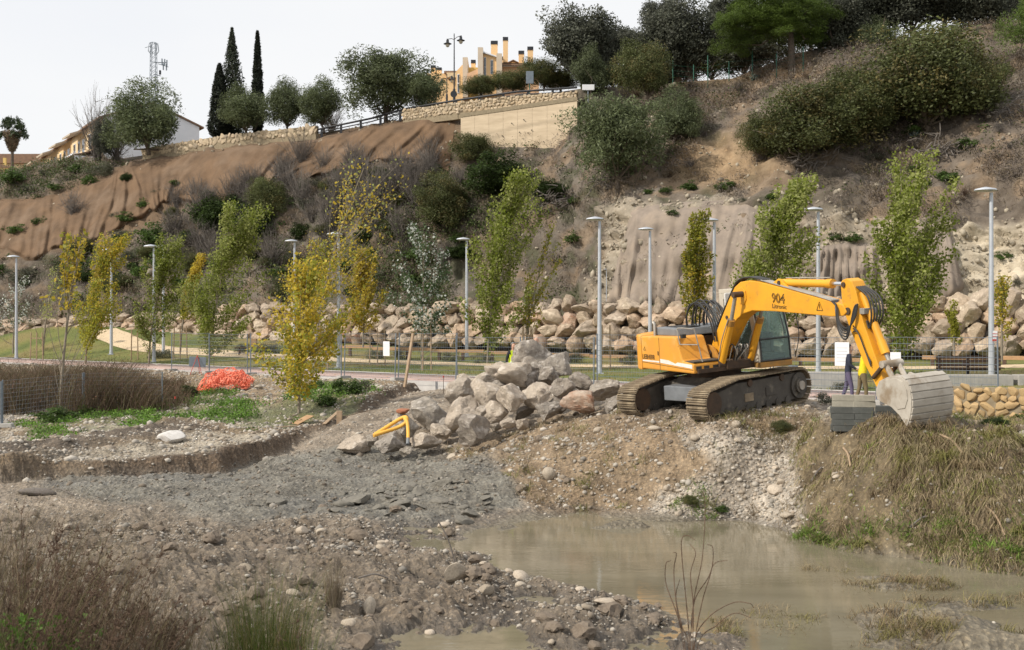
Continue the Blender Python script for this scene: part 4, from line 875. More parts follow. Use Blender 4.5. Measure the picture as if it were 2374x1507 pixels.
# ------------------------------------------------------------------ masonry walls
ms_me = [rock_mesh('stone', 'masonry_stone', 800+i, 3, 16, .04, depth=(.38, .62)) for i in range(10)]
ps_me = [rock_mesh('stone', 'parapet_stone', 820+i, 2, 14, .05, depth=(.42, .7)) for i in range(10)]
def masonry(name, label, pts, h, th, meshes, sw, sh, cap=True, seed=1, core='mortar'):
    """pts: world polyline of the wall base (x,y,z), front side faces the river"""
    r = random.Random(seed); t = thing(name, label, 'wall', pts[0]); o = np.array(pts[0], float); pts = [np.array(p, float) for p in pts]
    cm = MB()
    for a, b in zip(pts[:-1], pts[1:]):
        d = b-a; L = np.linalg.norm(d[:2]); e = d[:2]/L; n = np.array([e[1], -e[0]]); n = n if n[1] < 0 else -n
        q = [np.r_[a[:2]+n*(th/2-.05), a[2]-.5], np.r_[b[:2]+n*(th/2-.05), b[2]-.5], np.r_[b[:2]-n*th/2, b[2]-.5], np.r_[a[:2]-n*th/2, a[2]-.5]]
        top = [np.r_[p[:2], (a[2] if i in (0, 3) else b[2])+h-.03] for i, p in enumerate(q)]
        cm.add([p-o for p in q+top], [(3, 2, 1, 0), (4, 5, 6, 7), (0, 1, 5, 4), (1, 2, 6, 5), (2, 3, 7, 6), (3, 0, 4, 7)])
        rows = max(1, round(h/sh)); rh = h/rows
        for k in range(rows):
            x = -r.uniform(0, sw*.5)
            while x < L:
                w = sw*r.uniform(.55, 1.55); f = min(max((x+w/2)/L, 0), 1); c = a+d*f; z = c[2]+rh*(k+.5)+r.uniform(-.3, .3)*rh
                p = np.r_[c[:2]+n*(th/2-.035+r.uniform(-.015, .02)), z]-o
                inst('stone', r.choice(meshes), t, p, (r.uniform(-.2, .2), r.uniform(-.9, .9), math.atan2(e[1], e[0])+r.uniform(-.1, .1)+(math.pi if r.random() < .5 else 0)), (w*.57, .075, rh*.6*r.uniform(.75, 1.4)))
                x += w*1.0
    cm.build('core', core, t); return t
def edge_pt(s, w, z): x, y = SW(s, w); return np.array([float(x), float(y), z])
s0w = (lambda k, a: (k*a[1]-a[0])/(PE[0]-k*PE[1]))((2192-CX)/F, PO-PN*.45)
w0, w1 = edge_pt(s0w, -.45, -.62), edge_pt(s0w+9, -.45, -.62)
masonry('stone_wall', 'low rubble stone wall of honey-coloured stones beside the bucket', [w0, w1], 1.22, .5, ms_me, .30, .2, seed=3)
MB().box((0, 0, 0), (1, 1, 1))
par_r = [P(938, 279, 95.2), P(1065, 263, 91.4), P(1200, 248, 89.6), P(1338, 239, 87.8)]
masonry('parapet_wall', 'pale rubble parapet above the bare concrete retaining wall on the hilltop road', par_r, .88, .5, ps_me, .30, .22, seed=5)
par_l = [P(335, 362, 110.0), P(430, 348, 106.6), P(520, 333, 104.2), P(620, 323, 102), P(735, 311, 99.8)]
masonry('parapet_wall', 'pale rubble parapet by the white gable house on the hilltop road', par_l, .75, .5, ps_me, .42, .36, seed=6)
# concrete retaining wall
cw_t = thing('concrete_retaining_wall', 'bare board-marked concrete retaining wall under the hilltop parapet', 'wall', P(1200, 300, 89))
o_ = np.array(cw_t.location); A, B_ = P(1068, 264, 89.9), P(1338, 225, 86.0); nseg = 8
for i in range(nseg):
    a, b = A+(B_-A)*i/nseg, A+(B_-A)*(i+1)/nseg; g = (b-a)/np.linalg.norm(b-a)*.006
    v = []
    for p in (a+g, b-g):
        for dz, dy in ((0, 0), (-5.5, -.25), (-5.5, 1.2), (0, 1.2)): v.append(p+np.array([0, dy, dz])-o_)
    MB().add(v, [(0, 1, 2, 3), (7, 6, 5, 4), (0, 4, 5, 1), (1, 5, 6, 2), (2, 6, 7, 3), (3, 7, 4, 0)]).build('panel', 'wall_concrete', cw_t)
cp = MB(); v = []
for p in (A, B_):
    for dz, dy in ((.02, -.06), (-.28, -.06), (-.28, .5), (.02, .5)): v.append(p+np.array([0, dy, dz])-o_)
cp.add(v, [(0, 1, 2, 3), (7, 6, 5, 4), (0, 4, 5, 1), (1, 5, 6, 2), (2, 6, 7, 3), (3, 7, 4, 0)]).build('coping', 'mortar', cw_t)
for px, py in ((1214, 278), (1186, 286), (1232, 302), (1260, 329), (1217, 338), (1204, 307), (1164, 315)):
    p = P(px, py, 89.9-3.9*(px-1068)/270); MB().tube([p-o_+np.array([0, .6, .05]), p-o_+np.array([0, -.28, -.02])], .035, 8).build('weep_pipe', 'rubber', cw_t)
# guard rail along the hilltop road
gr = thing('guard_rail', 'black steel guard rail along the hilltop road', 'railing', P(700, 310, 100)); o_ = np.array(gr.location)
rp = [P(345, 350, 110), P(430, 330, 106.6), P(520, 320, 104.2), P(620, 312, 102), P(735, 300, 99.8), P(860, 274, 97.2), P(938, 252, 95.4), P(1065, 231, 91.6), P(1200, 212, 89.8), P(1338, 202, 88.0)]
def rail_y(f, zoff=0): return [p+np.array([0, .1, zoff]) for p in f]
MB().tube([p-o_ for p in rail_y(rp)], .085, 6).build('rail', 'black_steel', gr, True)
MB().tube([p-o_ for p in rail_y(rp, -.28)], .05, 6).build('rail', 'black_steel', gr, True)
rl = np.r_[0, np.cumsum([np.linalg.norm(b-a) for a, b in zip(rp[:-1], rp[1:])])]
for s in np.arange(.5, rl[-1], 2.1):
    p = np.array([np.interp(s, rl, [q[i] for q in rp]) for i in range(3)])-o_
    MB().box(p+np.array([0, .12, -.45]), (.2, .12, 1.0)).build('post', 'black_steel', gr)

# ------------------------------------------------------------------ street lamps
lm_pole = MB().tube([(0, 0, 0), (0, 0, 2.2), (0, 0, 7.35)], [.115, .105, .07], 12).mesh('pole', 'lamp_steel', True)
prof = [(0, 7.40), (.30, 7.395), (.40, 7.43), (.36, 7.49), (.16, 7.54), (.05, 7.565), (0, 7.57)]; hm = MB(); V = []; NS = 20
for r, z in prof:
    for k in range(NS): a = 2*math.pi*k/NS; V.append((-.22+r*math.cos(a)*1.1, r*math.sin(a), z))
hm.add(V, [(i*NS+k, i*NS+(k+1) % NS, (i+1)*NS+(k+1) % NS, (i+1)*NS+k) for i in range(len(prof)-1) for k in range(NS)])
lm_head = hm.mesh('lamp_head', 'lamp_steel', True); lm_base = MB().box((0, 0, .02), (.4, .4, .04)).disc((0, 0, .12), (0, 0, 1), .13, .2, 12).mesh('base_plate', 'lamp_steel')
lm_plate = MB().box((.1, -.09, 1.75), (.2, .02, .42)).mesh('lamp_plate', 'paper'); lm_red = MB().box((.1, -.105, 1.6), (.2, .012, .08)).box((.1, -.105, 1.75), (.2, .012, .02)).box((.1, -.105, 1.85), (.2, .012, .02)).mesh('red_stripes', 'red_paint')
LAMPS = [(38, 82, 'tall grey lamp post by the small white-leaved tree at the promenade end'), (357, 72, 'tall grey lamp post in front of the slender poplar beside the promenade'), (258, 80, 'far grey lamp post by the sand path behind the yellow poplar'), (379, 78, 'far grey lamp post behind the slender poplar beside the boulder wall'),
 (785, 62.5, 'tall grey lamp post among the yellow poplars'), (683, 75, 'far grey lamp post half hidden by the yellow-topped poplar'), (1082, 71, 'grey lamp post between the white-leaved tree and the full green poplar'), (1390, 54, 'tall grey lamp post rising just behind the boulder heap'),
 (1507, 61.5, 'grey lamp post standing behind the counterweight against the grey netting'), (1656, 56, 'grey lamp post with a small red-striped plate behind the excavator hoses'), (1897, 51, 'tall grey lamp post seen behind the boom'), (2298, 43.7, 'tallest grey lamp post with a red-striped plate by the rubble stone wall'), (1406, 80, 'thin far lamp post against the earth slope')]
for px, d, lb in LAMPS:
    x = (px-CX)*d/F; z = drop(x, d) if d < 79 else HPARK(x, d)[0]
    if px == 1406:
        z = -.0+hit(1406, 700, 'hill')[0][2]; x, d = hit(1406, 700, 'hill')[0][:2]
    t = thing('street_lamp', lb, 'street lamp', (x, d, z), 'grey park lamps with flat round heads')
    for n_, me in (('pole', lm_pole), ('lamp_head', lm_head), ('base_plate', lm_base)): link(n_, me, t)
    if px == 1406: t.scale = (.28, .28, .28)
    if 'plate' in lb: pl = link('lamp_plate', lm_plate, t); link('red_stripes', lm_red, pl)

# ------------------------------------------------------------------ site fence
FW, FH = 3.45, 2.0
fm = MB()
for z in np.linspace(.12, FH-.02, 11): fm.tube([(0, 0, z), (FW, 0, z)], .0075, 3, False)
for x in np.linspace(.1, FW-.1, 30): fm.tube([(x, 0, .12), (x, 0, FH-.02)], .0032, 3, False)
f_wire = fm.mesh('wire_mesh', 'galvanised'); fm2 = MB()
for z in np.linspace(.12, FH-.02, 11): fm2.tube([(0, 0, z), (FW, 0, z)], .0042, 3, False)
for x in np.linspace(.1, FW-.1, 30): fm2.tube([(x, 0, .12), (x, 0, FH-.02)], .0022, 3, False)
f_wire2 = fm2.mesh('wire_mesh', 'galvanised'); f_post = MB().tube([(0, 0, 0), (0, 0, FH+.02)], .024, 8).mesh('post', 'galvanised', True)
f_foot = MB().box((0, 0, .07), (.28, .72, .14), taper=.9).mesh('foot', 'concrete', bevel=.02)
def fence_panel(p0, ang, label, grp, lean=0, L=FW, H=FH, foot=True):
    t = thing('fence_panel', label, 'fence', p0, grp, ang); t.rotation_euler = (lean, 0, ang)
    w = link('wire_mesh', f_wire if H > 1.6 else f_wire2, t); w.scale = (L/FW, 1, H/FH); tag(w, kind='stuff')
    for x in (.03, L-.03): q = link('post', f_post, t); q.location = (x, 0, 0); q.scale = (1, 1, H/FH)
    if foot: q = link('foot', f_foot, t); q.location = (.0, 0, -.02); q.rotation_euler = (0, 0, .1)
    return t
ang_e = math.atan2(PE[1], PE[0])
def s_of_px(px, w=-.35):
    k = (px-CX)/F; a = PO+PN*w; return (k*a[1]-a[0])/(PE[0]-k*PE[1])
fs = [s_of_px(397)+i*3.52 for i in range(16)]
FNEAR = ['left of the sign board on the red tripod', 'behind the orange safety netting', 'right of the orange safety netting', 'behind the low bushy yellow poplar', 'under the tallest poplar', 'carrying the small notice sheet', 'beside the leaning plank', 'left of the boulder heap', 'behind the hi-vis worker', 'behind the crowning boulder of the heap', 'behind the excavator counterweight', 'behind the excavator cab', 'by the men at the notice sheet', 'behind the excavator arm', 'behind the bucket', 'at the stone wall']
for i, s in enumerate(fs):
    x, y = SW(s, -.35); px = CX+F*x/y
    if px > 2060: break
    z = max(drop(x, y), -.12); x2, y2 = SW(s+3.5, -.35)
    fence_panel((x, y, z), ang_e+random.Random(i).uniform(-.03, .03), 'galvanised wire mesh fence panel '+FNEAR[i], 'site fence panels along the promenade', random.Random(i+9).uniform(-.05, .05))
near = [hit(-190, 1000)[0], hit(5, 990)[0], hit(193, 958)[0], hit(378, 948)[0]]
for a, b in zip(near[:-1], near[1:]):
    d = b-a; fence_panel(a, math.atan2(d[1], d[0]), 'low wire mesh fence panel standing in front of the dry brown hedge', 'wire fence panels by the dry hedge', 0, float(np.linalg.norm(d[:2])), 1.5, True)
def notice(px, w, h, zc, lab):
    s = s_of_px(px, -.40); x, y = SW(s, -.43); t = thing('notice_sheet', lab, 'notice', (x, y, zc-h/2), None, ang_e)
    MB().box((0, 0, h/2), (w, .008, h)).build('sheet', 'paper', t)
    for k in range(5): MB().box((0, -.006, h*(.2+.14*k)), (w*.75, .003, h*.018)).build('print_line', 'paper_ink', t)
notice(897, .4, .62, 1.35, 'small white notice sheet tied to the fence by the leaning plank'); notice(1953, .46, .72, 1.43, 'big white notice sheet on the fence beside the man in the dark jacket'); notice(2077, .32, .46, 1.28, 'small white notice sheet on the fence behind the excavator arm')

# ------------------------------------------------------------------ timber rails, benches, planters
def timber_rail(label, pts, gap=2.2, h=.55):
    t = thing('timber_rail', label, 'fence', pts[0]); o = np.array(pts[0])
    for a, b in zip(pts[:-1], pts[1:]):
        d = b-a; L = np.linalg.norm(d); n = max(1, round(L/3.8))
        for i in range(n):
            p, q = a+d*i/n-o, a+d*(i+1)/n-o; m = (p+q)/2; e = (q-p); R = rz3(math.atan2(e[1], e[0]))
            MB().box(m, (np.linalg.norm(e)-.02, .16, .19), R).build('beam', 'timber', t, bevel=.015)
            for k in (.15, .6): c = p+(q-p)*k; MB().box(c+np.array([0, .02, -.42]), (.16, .14, .7), R).build('post', 'timber_dark', t)
timber_rail('long low timber rail behind the lawn in front of the boulder wall', [P(735, 801, 73), P(1000, 812, 69), P(1250, 820, 66.5), P(1490, 829, 63.5)])
timber_rail('low timber rail behind the man in the dark jacket', [P(1830, 834, 57.5), P(2010, 834, 56)])
timber_rail('low timber rail behind the timber bench by the rubble stone wall', [P(2138, 829, 54.5), P(2480, 831, 51)])
def bench(label, loc, rz, w=1.9):
    t = thing('park_bench', label, 'bench', loc, None, rz)
    for y in (-.17, 0, .17): MB().box((0, y, .47), (w, .15, .05)).build('seat_plank', 'timber_dark', t)
    for x in (-w*.36, w*.36):
        for sy in (-1, 1): MB().tube([(x, sy*.05, .44), (x, sy*.26, 0)], .045, 6).build('leg', 'timber_dark', t)
p, _ = hit(582, 822, 'lawn'); bench('dark timber trestle bench on the lawn beyond the yellow poplar', p, .1, 2.1)
p = P(588, 803, 80); tag(MB().box((0, 0, .45), (.45, .3, 1.0)).build('timber_block', 'timber', None, bevel=.02), 'upright pale timber block beside the sand path behind the trestle bench', 'post').location = p-np.array([0, 0, .4])
def boxthing(name, label, cat, c, size, mat, rz=0, bevel=.02):
    o = MB().box((0, 0, size[2]/2), size).build(name, mat, None, bevel=bevel); o.location = [float(q) for q in c]; o.rotation_euler = (0, 0, rz); return tag(o, label, cat)
boxthing('concrete_planter', 'long pale concrete block seat behind the man in the dark jacket', 'planter', np.r_[P(1925, 900, 41)[:2], -.0], (2.2, .6, .62), 'concrete', ang_e*.25)
boxthing('concrete_planter', 'long low concrete block behind the rubble stone wall', 'planter', np.r_[P(2260, 895, 41.5)[:2], .0], (2.6, .6, .5), 'concrete', 0)
boxthing('concrete_planter', 'short concrete block at the end of the rubble stone wall', 'planter', np.r_[P(2385, 895, 41.5)[:2], .0], (1.0, .6, .5), 'concrete', 0)
tb = thing('timber_bench', 'brown slatted timber bench back behind the bucket', 'bench', np.r_[P(2245, 870, 47)[:2], .1])
for z in (.42, .58, .74, .9): MB().box((0, 0, z), (2.7, .06, .14)).build('slat', 'timber_dark', tb)
for x in (-1.2, 0, 1.2): MB().box((x, .06, .5), (.1, .08, 1.0)).build('post', 'rubber', tb)
for y in (-.15, -.32): MB().box((0, y, .46), (2.7, .14, .05)).build('slat', 'timber_dark', tb)
boxthing('bollard', 'dark grey bollard beside the excavator cab', 'bollard', np.r_[P(1839, 862, 38)[:2], -.0], (.24, .24, .95), 'galvanised', .3)
# sign board seen from behind on a red tripod
sp_, _ = hit(458, 868); sb = thing('sign_board', 'grey sign board seen from behind on a red tripod', 'sign', sp_)
MB().box((0, .0, .62), (.84, .03, .5), ry3(.06)).build('board', 'galvanised', sb, bevel=.01)
for x, y in ((-.28, -.3), (.28, -.3), (0, .35)): MB().tube([(x, y, 0), (0, -.03, .95)], .014, 6).build('leg', 'red_paint', sb)
# orange safety netting heap
on, _ = hit(522, 905); net = thing('safety_netting', 'crumpled heap of orange plastic safety netting on the bank', 'netting', on)
rr = np.random.default_rng(3)
for layer in range(4):
    nu, nv = 30, 17; u, v = np.meshgrid(np.linspace(-1, 1, nu), np.linspace(-1, 1, nv), indexing='ij')
    x = u*1.05+.18*fbm(u*2, v*2, None, 3, layer*7+1); y = v*.55+.15*fbm(u*2.2, v*2.2, None, 3, layer*7+2)
    z = (1-np.clip(u*u*.8+v*v*.6, 0, 1))*(.42+.14*layer)+.13*fbm(u*5, v*4, None, 3, layer*7+3)+.05+.06*layer+u*.12
    x2, y2 = x+on[0], y+on[1]; gz = ground_z(x2, y2)-on[2]; Vn = np.stack([x, y, np.maximum(gz+.02, gz+z*.85)], -1)
    E_ = []
    for i in range(nu):
        for j in range(nv):
            if i+1 < nu and rr.random() < .95: E_.append((Vn[i, j], Vn[i+1, j]))
            if j+1 < nv and rr.random() < .95: E_.append((Vn[i, j], Vn[i, j+1]))
    E_ = np.array(E_); dd = E_[:, 1]-E_[:, 0]; sd_ = np.cross(dd, rr.normal(size=dd.shape)); sd_ /= np.linalg.norm(sd_, axis=1)[:, None]+1e-9; sd_ *= .015
    VV = np.stack([E_[:, 0]-sd_, E_[:, 0]+sd_, E_[:, 1]+sd_, E_[:, 1]-sd_], 1).reshape(-1, 3)
    tag(link('net_layer', npmesh('net_layer', VV, np.arange(len(VV)).reshape(-1, 4), 'orange_net'), net), kind='stuff')
# boards, planks, stakes
def plank(name, label, a, b, w, th, mat='stake', cat='plank'):
    a, b = np.array(a, float), np.array(b, float); d = b-a; L = np.linalg.norm(d); q = Vector(d.tolist()).to_track_quat('X', 'Z')
    o = MB().box((L/2, 0, 0), (L, w, th)).build(name, mat, None, bevel=.006); o.location = a.tolist(); o.rotation_mode = 'QUATERNION'; o.rotation_quaternion = q; return tag(o, label, cat)
h1, _ = hit(690, 985); plank('plywood_board', 'square plywood board tilted against the weeds', h1+np.array([-.1, 0, .03]), h1+np.array([.36, .35, .28]), .5, .02, 'timber', 'board')
h1, _ = hit(640, 993); h2, _ = hit(700, 988); plank('plank', 'thin plank lying flat beside the plywood board', h1+np.array([0, 0, .03]), h2+np.array([0, 0, .03]), .12, .03)
h1, _ = hit(752, 985); h2, _ = hit(785, 968); plank('plank', 'short grey plank leaning toward the wooden stump', h1+np.array([0, 0, .03]), h2+np.array([0, 0, .22]), .12, .03)
h1, _ = hit(787, 978); plank('timber_stump', 'short upright wooden stump stuck in the weeds', h1-np.array([0, 0, .1]), h1+np.array([0, 0, .36]), .17, .17, 'stake', 'post')
h1, _ = hit(938, 898); plank('plank', 'long timber plank leaning upright by the fence', h1, h1+np.array([.32, .3, 2.2]), .13, .07, 'stake')
for px, py, hgt, lb in ((406, 975, .72, 'thin survey stake with a red tip standing on the weedy terrace'), (1028, 912, .62, 'thin survey stake with a red tip beside the heap of boulders'), (496, 862, .9, 'thin survey stake with a red tip behind the orange netting')):
    h1, _ = hit(px, py); t = thing('survey_stake', lb, 'stake', h1); MB().tube([(0, 0, -.1), (0, 0, hgt)], .012, 6).build('rod', 'rust_dark', t); MB().tube([(0, 0, hgt-.02), (0, 0, hgt+.05)], .025, 8).build('tip', 'red_paint', t)
# concrete blocks stacked by the bucket
blk = {m: MB().box((0, 0, 0), (.44, .24, .122)).mesh('concrete_block', m, bevel=.008) for m in ('concrete', 'grey_paint')}
pmat('block_dark', (.10, .105, .10), (.07, .075, .07), 5, .85); blk['dark'] = MB().box((0, 0, 0), (.44, .24, .122)).mesh('concrete_block', 'block_dark', bevel=.008)
pmat('block_pale', (.36, .34, .28), (.28, .265, .22), 5, .9); blk['pale'] = MB().box((0, 0, 0), (.44, .24, .122)).mesh('concrete_block', 'block_pale', bevel=.008)
b0 = hit(1983, 984, 'river')[0]-np.array([0, -.1, .14]); rb_ = random.Random(2); ra = -.28
def put_block(x, y, k, m):
    R = rz3(ra); p = b0+R@np.array([x, y, 0]); o = inst('concrete_block', blk[m], None, p+np.array([0, 0, .06+k*.126]), (0, 0, ra+rb_.uniform(-.08, .08)))
    tag(o, 'pale concrete paving block on top of the block stack by the bucket' if m == 'pale' else 'dark grey concrete paving block in the lower part of the stack', 'concrete block', 'pale blocks stacked by the bucket' if m == 'pale' else 'dark blocks stacked by the bucket')
for k in range(4):
    for x in (-.22, .22):
        for y in (-.13, .13): put_block(x-.02*k*.5+rb_.uniform(-.03, .03), y, k, 'dark')
for k in (4, 5):
    for x in (-.22, .2): put_block(x, -.05, k, 'pale')
for k in range(4):
    put_block(.66, .55, k, 'dark')
h1, _ = hit(1930, 975); o = inst('concrete_block', blk['pale'], None, h1+np.array([.05, -.1, .1]), (0, 1.1, .4)); tag(o, 'single pale block leaning against the stack', 'concrete block')
# ------------------------------------------------------------------ plants
def crown_template(name, seed, n_clump, per, leaf, base, shape='round', mat='leaf', asp=.5, amt=.35, clump_r=(.16, .34), low=-.75, tint2=None, t2=.0):
    r = np.random.default_rng(seed); C = []
    while len(C) < n_clump:
        p = r.normal(size=3); p /= np.linalg.norm(p); p *= r.uniform(.25, 1)**.5*(.74+.5*vnoise(np.array([p[0]*1.9+seed]), np.array([p[1]*1.9]), np.array([p[2]*1.9]), seed)[0])
        if p[2] < low: continue
        C.append(p)
    C = np.array(C); pos, col = [], []
    for c in C:
        k = int(per*r.uniform(.6, 1.4)); rad = r.uniform(*clump_r); q = r.normal(size=(k, 3)); q /= np.linalg.norm(q, axis=1)[:, None]; q *= (r.uniform(.2, 1, k)**.45*rad)[:, None]; q[:, 2] *= .8
        pos.append(c+q); b = np.array(base)*r.uniform(.72, 1.28)
        if tint2 is not None and r.random() < t2: b = np.array(tint2)*r.uniform(.8, 1.2)
        col.append(np.array(b)[None]*(1+r.uniform(-amt, amt, k))[:, None])
    pos = np.concatenate(pos); col = np.clip(np.concatenate(col), 0, 1)
    V, Fc = leafquads(pos, leaf, r, asp, pos/np.linalg.norm(pos, axis=1)[:, None]*.6+np.array([0, 0, .5]))
    return npmesh(name, V, Fc, mat, np.repeat(col, 4, 0)), C
OLIVE, DKOLIVE = (.12, .145, .07), (.07, .085, .036)
T = {}
for i in range(3): T['olive', i] = crown_template('crown', 10+i, 200, 105, .037, OLIVE, asp=.3, amt=.4)
for i in range(2): T['oak', i] = crown_template('crown', 20+i, 210, 105, .033, (.098, .105, .078), asp=.5, amt=.45)
for i in range(3): T['bush', i] = crown_template('crown', 30+i, 250, 120, .0245, (.10, .115, .042), low=-.5, asp=.5, amt=.4, tint2=(.15, .13, .05), t2=.25)
for i in range(2): T['ivy', i] = crown_template('crown', 40+i, 150, 95, .036, (.05, .078, .022), low=-.5, asp=.6, mat='leaf_glossy', amt=.5)
for i in range(3): T['green', i] = crown_template('crown', 50+i, 36, 40, .085, (.075, .125, .028), low=-.35, asp=.5, amt=.45, clump_r=(.2, .4))
for i in range(2): T['grey', i] = crown_template('crown', 60+i, 34, 50, .07, (.12, .125, .085), low=-.35, asp=.25, amt=.3, clump_r=(.2, .4))
T['pine', 0] = crown_template('crown', 70, 110, 120, .05, (.10, .15, .028), asp=.12, amt=.45, clump_r=(.14, .26), low=-.5)
def bare_shrub(seed, n=70, spread=.8, curv=.3, r0=.012, mat='twig_grey', sub=3):
    r = np.random.default_rng(seed); m = MB()
    for i in range(n):
        a = r.uniform(0, 6.28); s = r.uniform(.1, spread); p = np.array([r.normal()*.06, r.normal()*.06, 0]); d = np.array([math.cos(a)*s, math.sin(a)*s, r.uniform(.6, 1.)]); d /= np.linalg.norm(d)
        pts = [p]; L = r.uniform(.55, 1.1)
        for k in range(4): d = d+r.normal(size=3)*curv*.4; d /= np.linalg.norm(d); p = p+d*L/4; pts.append(p)
        m.tube(pts, [r0, r0*.8, r0*.6, r0*.45, r0*.25], 3, False)
        for k in range(sub):
            b = pts[r.integers(1, 4)]; e = r.normal(size=3)+d; e /= np.linalg.norm(e); m.tube([b, b+e*.16, b+e*.3+r.normal(size=3)*.05], [r0*.45, r0*.35, r0*.15], 3, False)
    return m.mesh('branches', mat)
BARE = [bare_shrub(90+i, 80, .9, .35, .010) for i in range(3)]
BARE_B = [bare_shrub(95+i, 60, .5, .25, .008, 'twig_brown') for i in range(2)]
UPZ = np.array([0, 0, 1.])
def trunk_mesh(r, C, tr, H0, n=9, mat='bark', scale=(1, 1, 1), bend=.0):
    """trunk from the ground to the crown, limbs to clump centres; crown space is shifted up by H0"""
    m = MB(); top = np.array([bend, 0, H0*.8]); m.tube([(0, 0, -.3), (bend*.3, 0, H0*.4), top], [tr*1.25, tr, tr*.85], 8)
    idx = r.choice(len(C), min(n, len(C)), replace=False)
    for i in idx:
        e = C[i]*np.array(scale)*.85+np.array([0, 0, H0+scale[2]*.75]); mid = (top+e)/2+r.normal(size=3)*.12*scale[0]; mid[2] -= .1*scale[2]
        m.tube([top, mid, e], [tr*.6, tr*.4, tr*.12], 5, False)
    return m.mesh('trunk', mat, True)
def crown_tree(name, label, kind, px, py_base, d, cx, cy, rx, ry, cat='tree', tr=None, trunk=True, seed=0, group=None, depth_ratio=.9, variant=None, on='hill', lift=0, branches=9):
    """tree whose foot is at pixel (px,py_base) on the terrain (or at depth d); crown centre and radii in photo pixels at that depth"""
    r = np.random.default_rng(seed+int(px))
    if d is None:
        q, _ = hit(px, py_base, on)
        if q is None: q = P(px, py_base, 90)
        base = q; d = q[1]
    else: base = P(px, py_base, d)
    k = d/F; c = P(cx, cy, d); ks = [x for x in T if x[0] == kind]; v = ks[(int(px) if variant is None else variant) % len(ks)]
    me, C = T[v]; t = thing(name, label, cat, base, group); s = (rx*k*1.2, rx*k*depth_ratio*1.2, ry*k*1.16)
    off = c-base; o = link('crown', me, t); o.location = off.tolist(); o.scale = s; o.rotation_euler = (0, 0, r.uniform(0, 6.28))
    if trunk:
        H0 = max(.3, off[2]-s[2]*.75); tm = trunk_mesh(r, C, tr or max(.05, rx*k*.05), H0, branches, scale=s, bend=off[0]*.6); link('trunk', tm, t)
    return t
TREES = [ # name,label,kind,px,py,d,cx,cy,rx,ry,cat
 ('olive_tree','broad grey-green olive tree in front of the white gable','olive',345,352,108,338,275,88,80,'tree'),
 ('olive_tree','smaller dark tree by the salmon garden wall left of the white gable','oak',240,372,111,240,318,26,50,'tree'),
 ('olive_tree','round olive tree between the dark cypresses','olive',575,325,103.5,566,252,66,52,'tree'),
 ('olive_tree','dark olive tree right of the tall narrow cypress','olive',668,312,102,664,240,56,58,'tree'),
 ('olive_tree','round olive tree next to the largest hilltop olive','olive',752,302,100.5,742,238,58,58,'tree'),
 ('olive_tree','largest dark olive tree on the hilltop left of the double lantern','olive',895,282,97.5,893,190,98,86,'tree'),
 ('olive_tree','low olive bush joining the largest hilltop olive','olive',985,268,96,982,212,52,48,'tree'),
 ('holm_oak','big grey-leaved oak behind the small road sign','oak',1352,200,93,1340,100,92,92,'tree'),
 ('holm_oak','darker oak standing beside the pine on the ridge','oak',1620,200,90,1585,92,100,92,'tree'),
 ('holm_oak','small dark oak between the two ridge oaks','oak',1475,190,92,1478,120,55,62,'tree'),
 ('olive_tree','slim grey olive beside the hilltop sign','olive',1370,215,88.5,1368,165,44,58,'tree'),
 ('olive_tree','bushy yellow-green olive on the slope shoulder','bush',1505,235,86,1500,165,66,70,'tree'),
 ('hill_shrub','dark garden hedge bush in front of the yellow villa','bush',1115,216,94,1112,200,46,26,'bush'),
 ('hill_shrub','low garden bush beside the villa wall','bush',1190,206,94,1186,190,46,26,'bush'),
 ('hill_shrub','garden bush under the salmon villa wall','bush',1262,200,94,1258,172,48,38,'bush'),
 ('olive_tree','multi-stemmed willowy olive leaning from the slope','olive',1432,452,None,1432,315,104,106,'tree'),
 ('olive_tree','smaller willowy olive beside the multi-stemmed one','olive',1560,330,None,1572,272,60,56,'tree'),
 ('hill_shrub','huge dark rounded thicket below the ridge at the right','bush',2150,300,None,2148,185,170,132,'bush'),
 ('hill_shrub','broad dark thicket hanging below the ridge pine','bush',1880,385,None,1880,288,140,98,'bush'),
 ('hill_shrub','dark thicket between the two broad thickets','bush',2000,330,None,2000,248,96,84,'bush'),
 ('hill_shrub','dark shrub at the lower edge of the broad thicket','bush',1775,370,None,1778,320,62,56,'bush'),
 ('hill_shrub','dark shrub at the far right end of the huge thicket','bush',2290,270,None,2262,205,70,74,'bush'),
 ('hill_shrub','dense upright shrub against the concrete retaining wall','bush',1098,385,None,1098,345,50,40,'bush'),
 ('ivy_thicket','very dark ivy thicket below the concrete wall','ivy',1160,455,None,1162,412,78,58,'bush'),
 ('ivy_thicket','small ivy mound right of the dark thicket','ivy',1282,455,None,1280,442,48,26,'bush'),
 ('hill_shrub','round grey-green bush above the boulder wall slope','bush',1030,540,None,1030,478,68,68,'bush'),
 ('hill_shrub','dark bush in the hollow behind the slender poplars','bush',630,500,None,618,462,52,58,'bush'),
 ('hill_shrub','dark bush behind the leaning green poplar','ivy',490,545,None,505,495,66,55,'bush'),
 ('hill_shrub','dark evergreen bush by the yellow-topped poplar','ivy',600,560,None,596,520,50,48,'bush'),
 ('hill_shrub','small dark bush on the brown netting under the white gable','ivy',293,425,None,293,413,17,14,'bush'),
 ('hill_shrub','grey bush hanging over the parapet below the cypress','grey',541,342,104.5,541,330,20,18,'bush'),
]
for i, tt in enumerate(TREES):
    nm, lb, kd, px, py, d, cx, cy, rx, ry, cat = tt
    crown_tree(nm, lb, kd, px, py, d, cx, cy, rx, ry, cat, seed=i, trunk=rx > 30, on='hill', branches=14 if px == 1432 else 9)
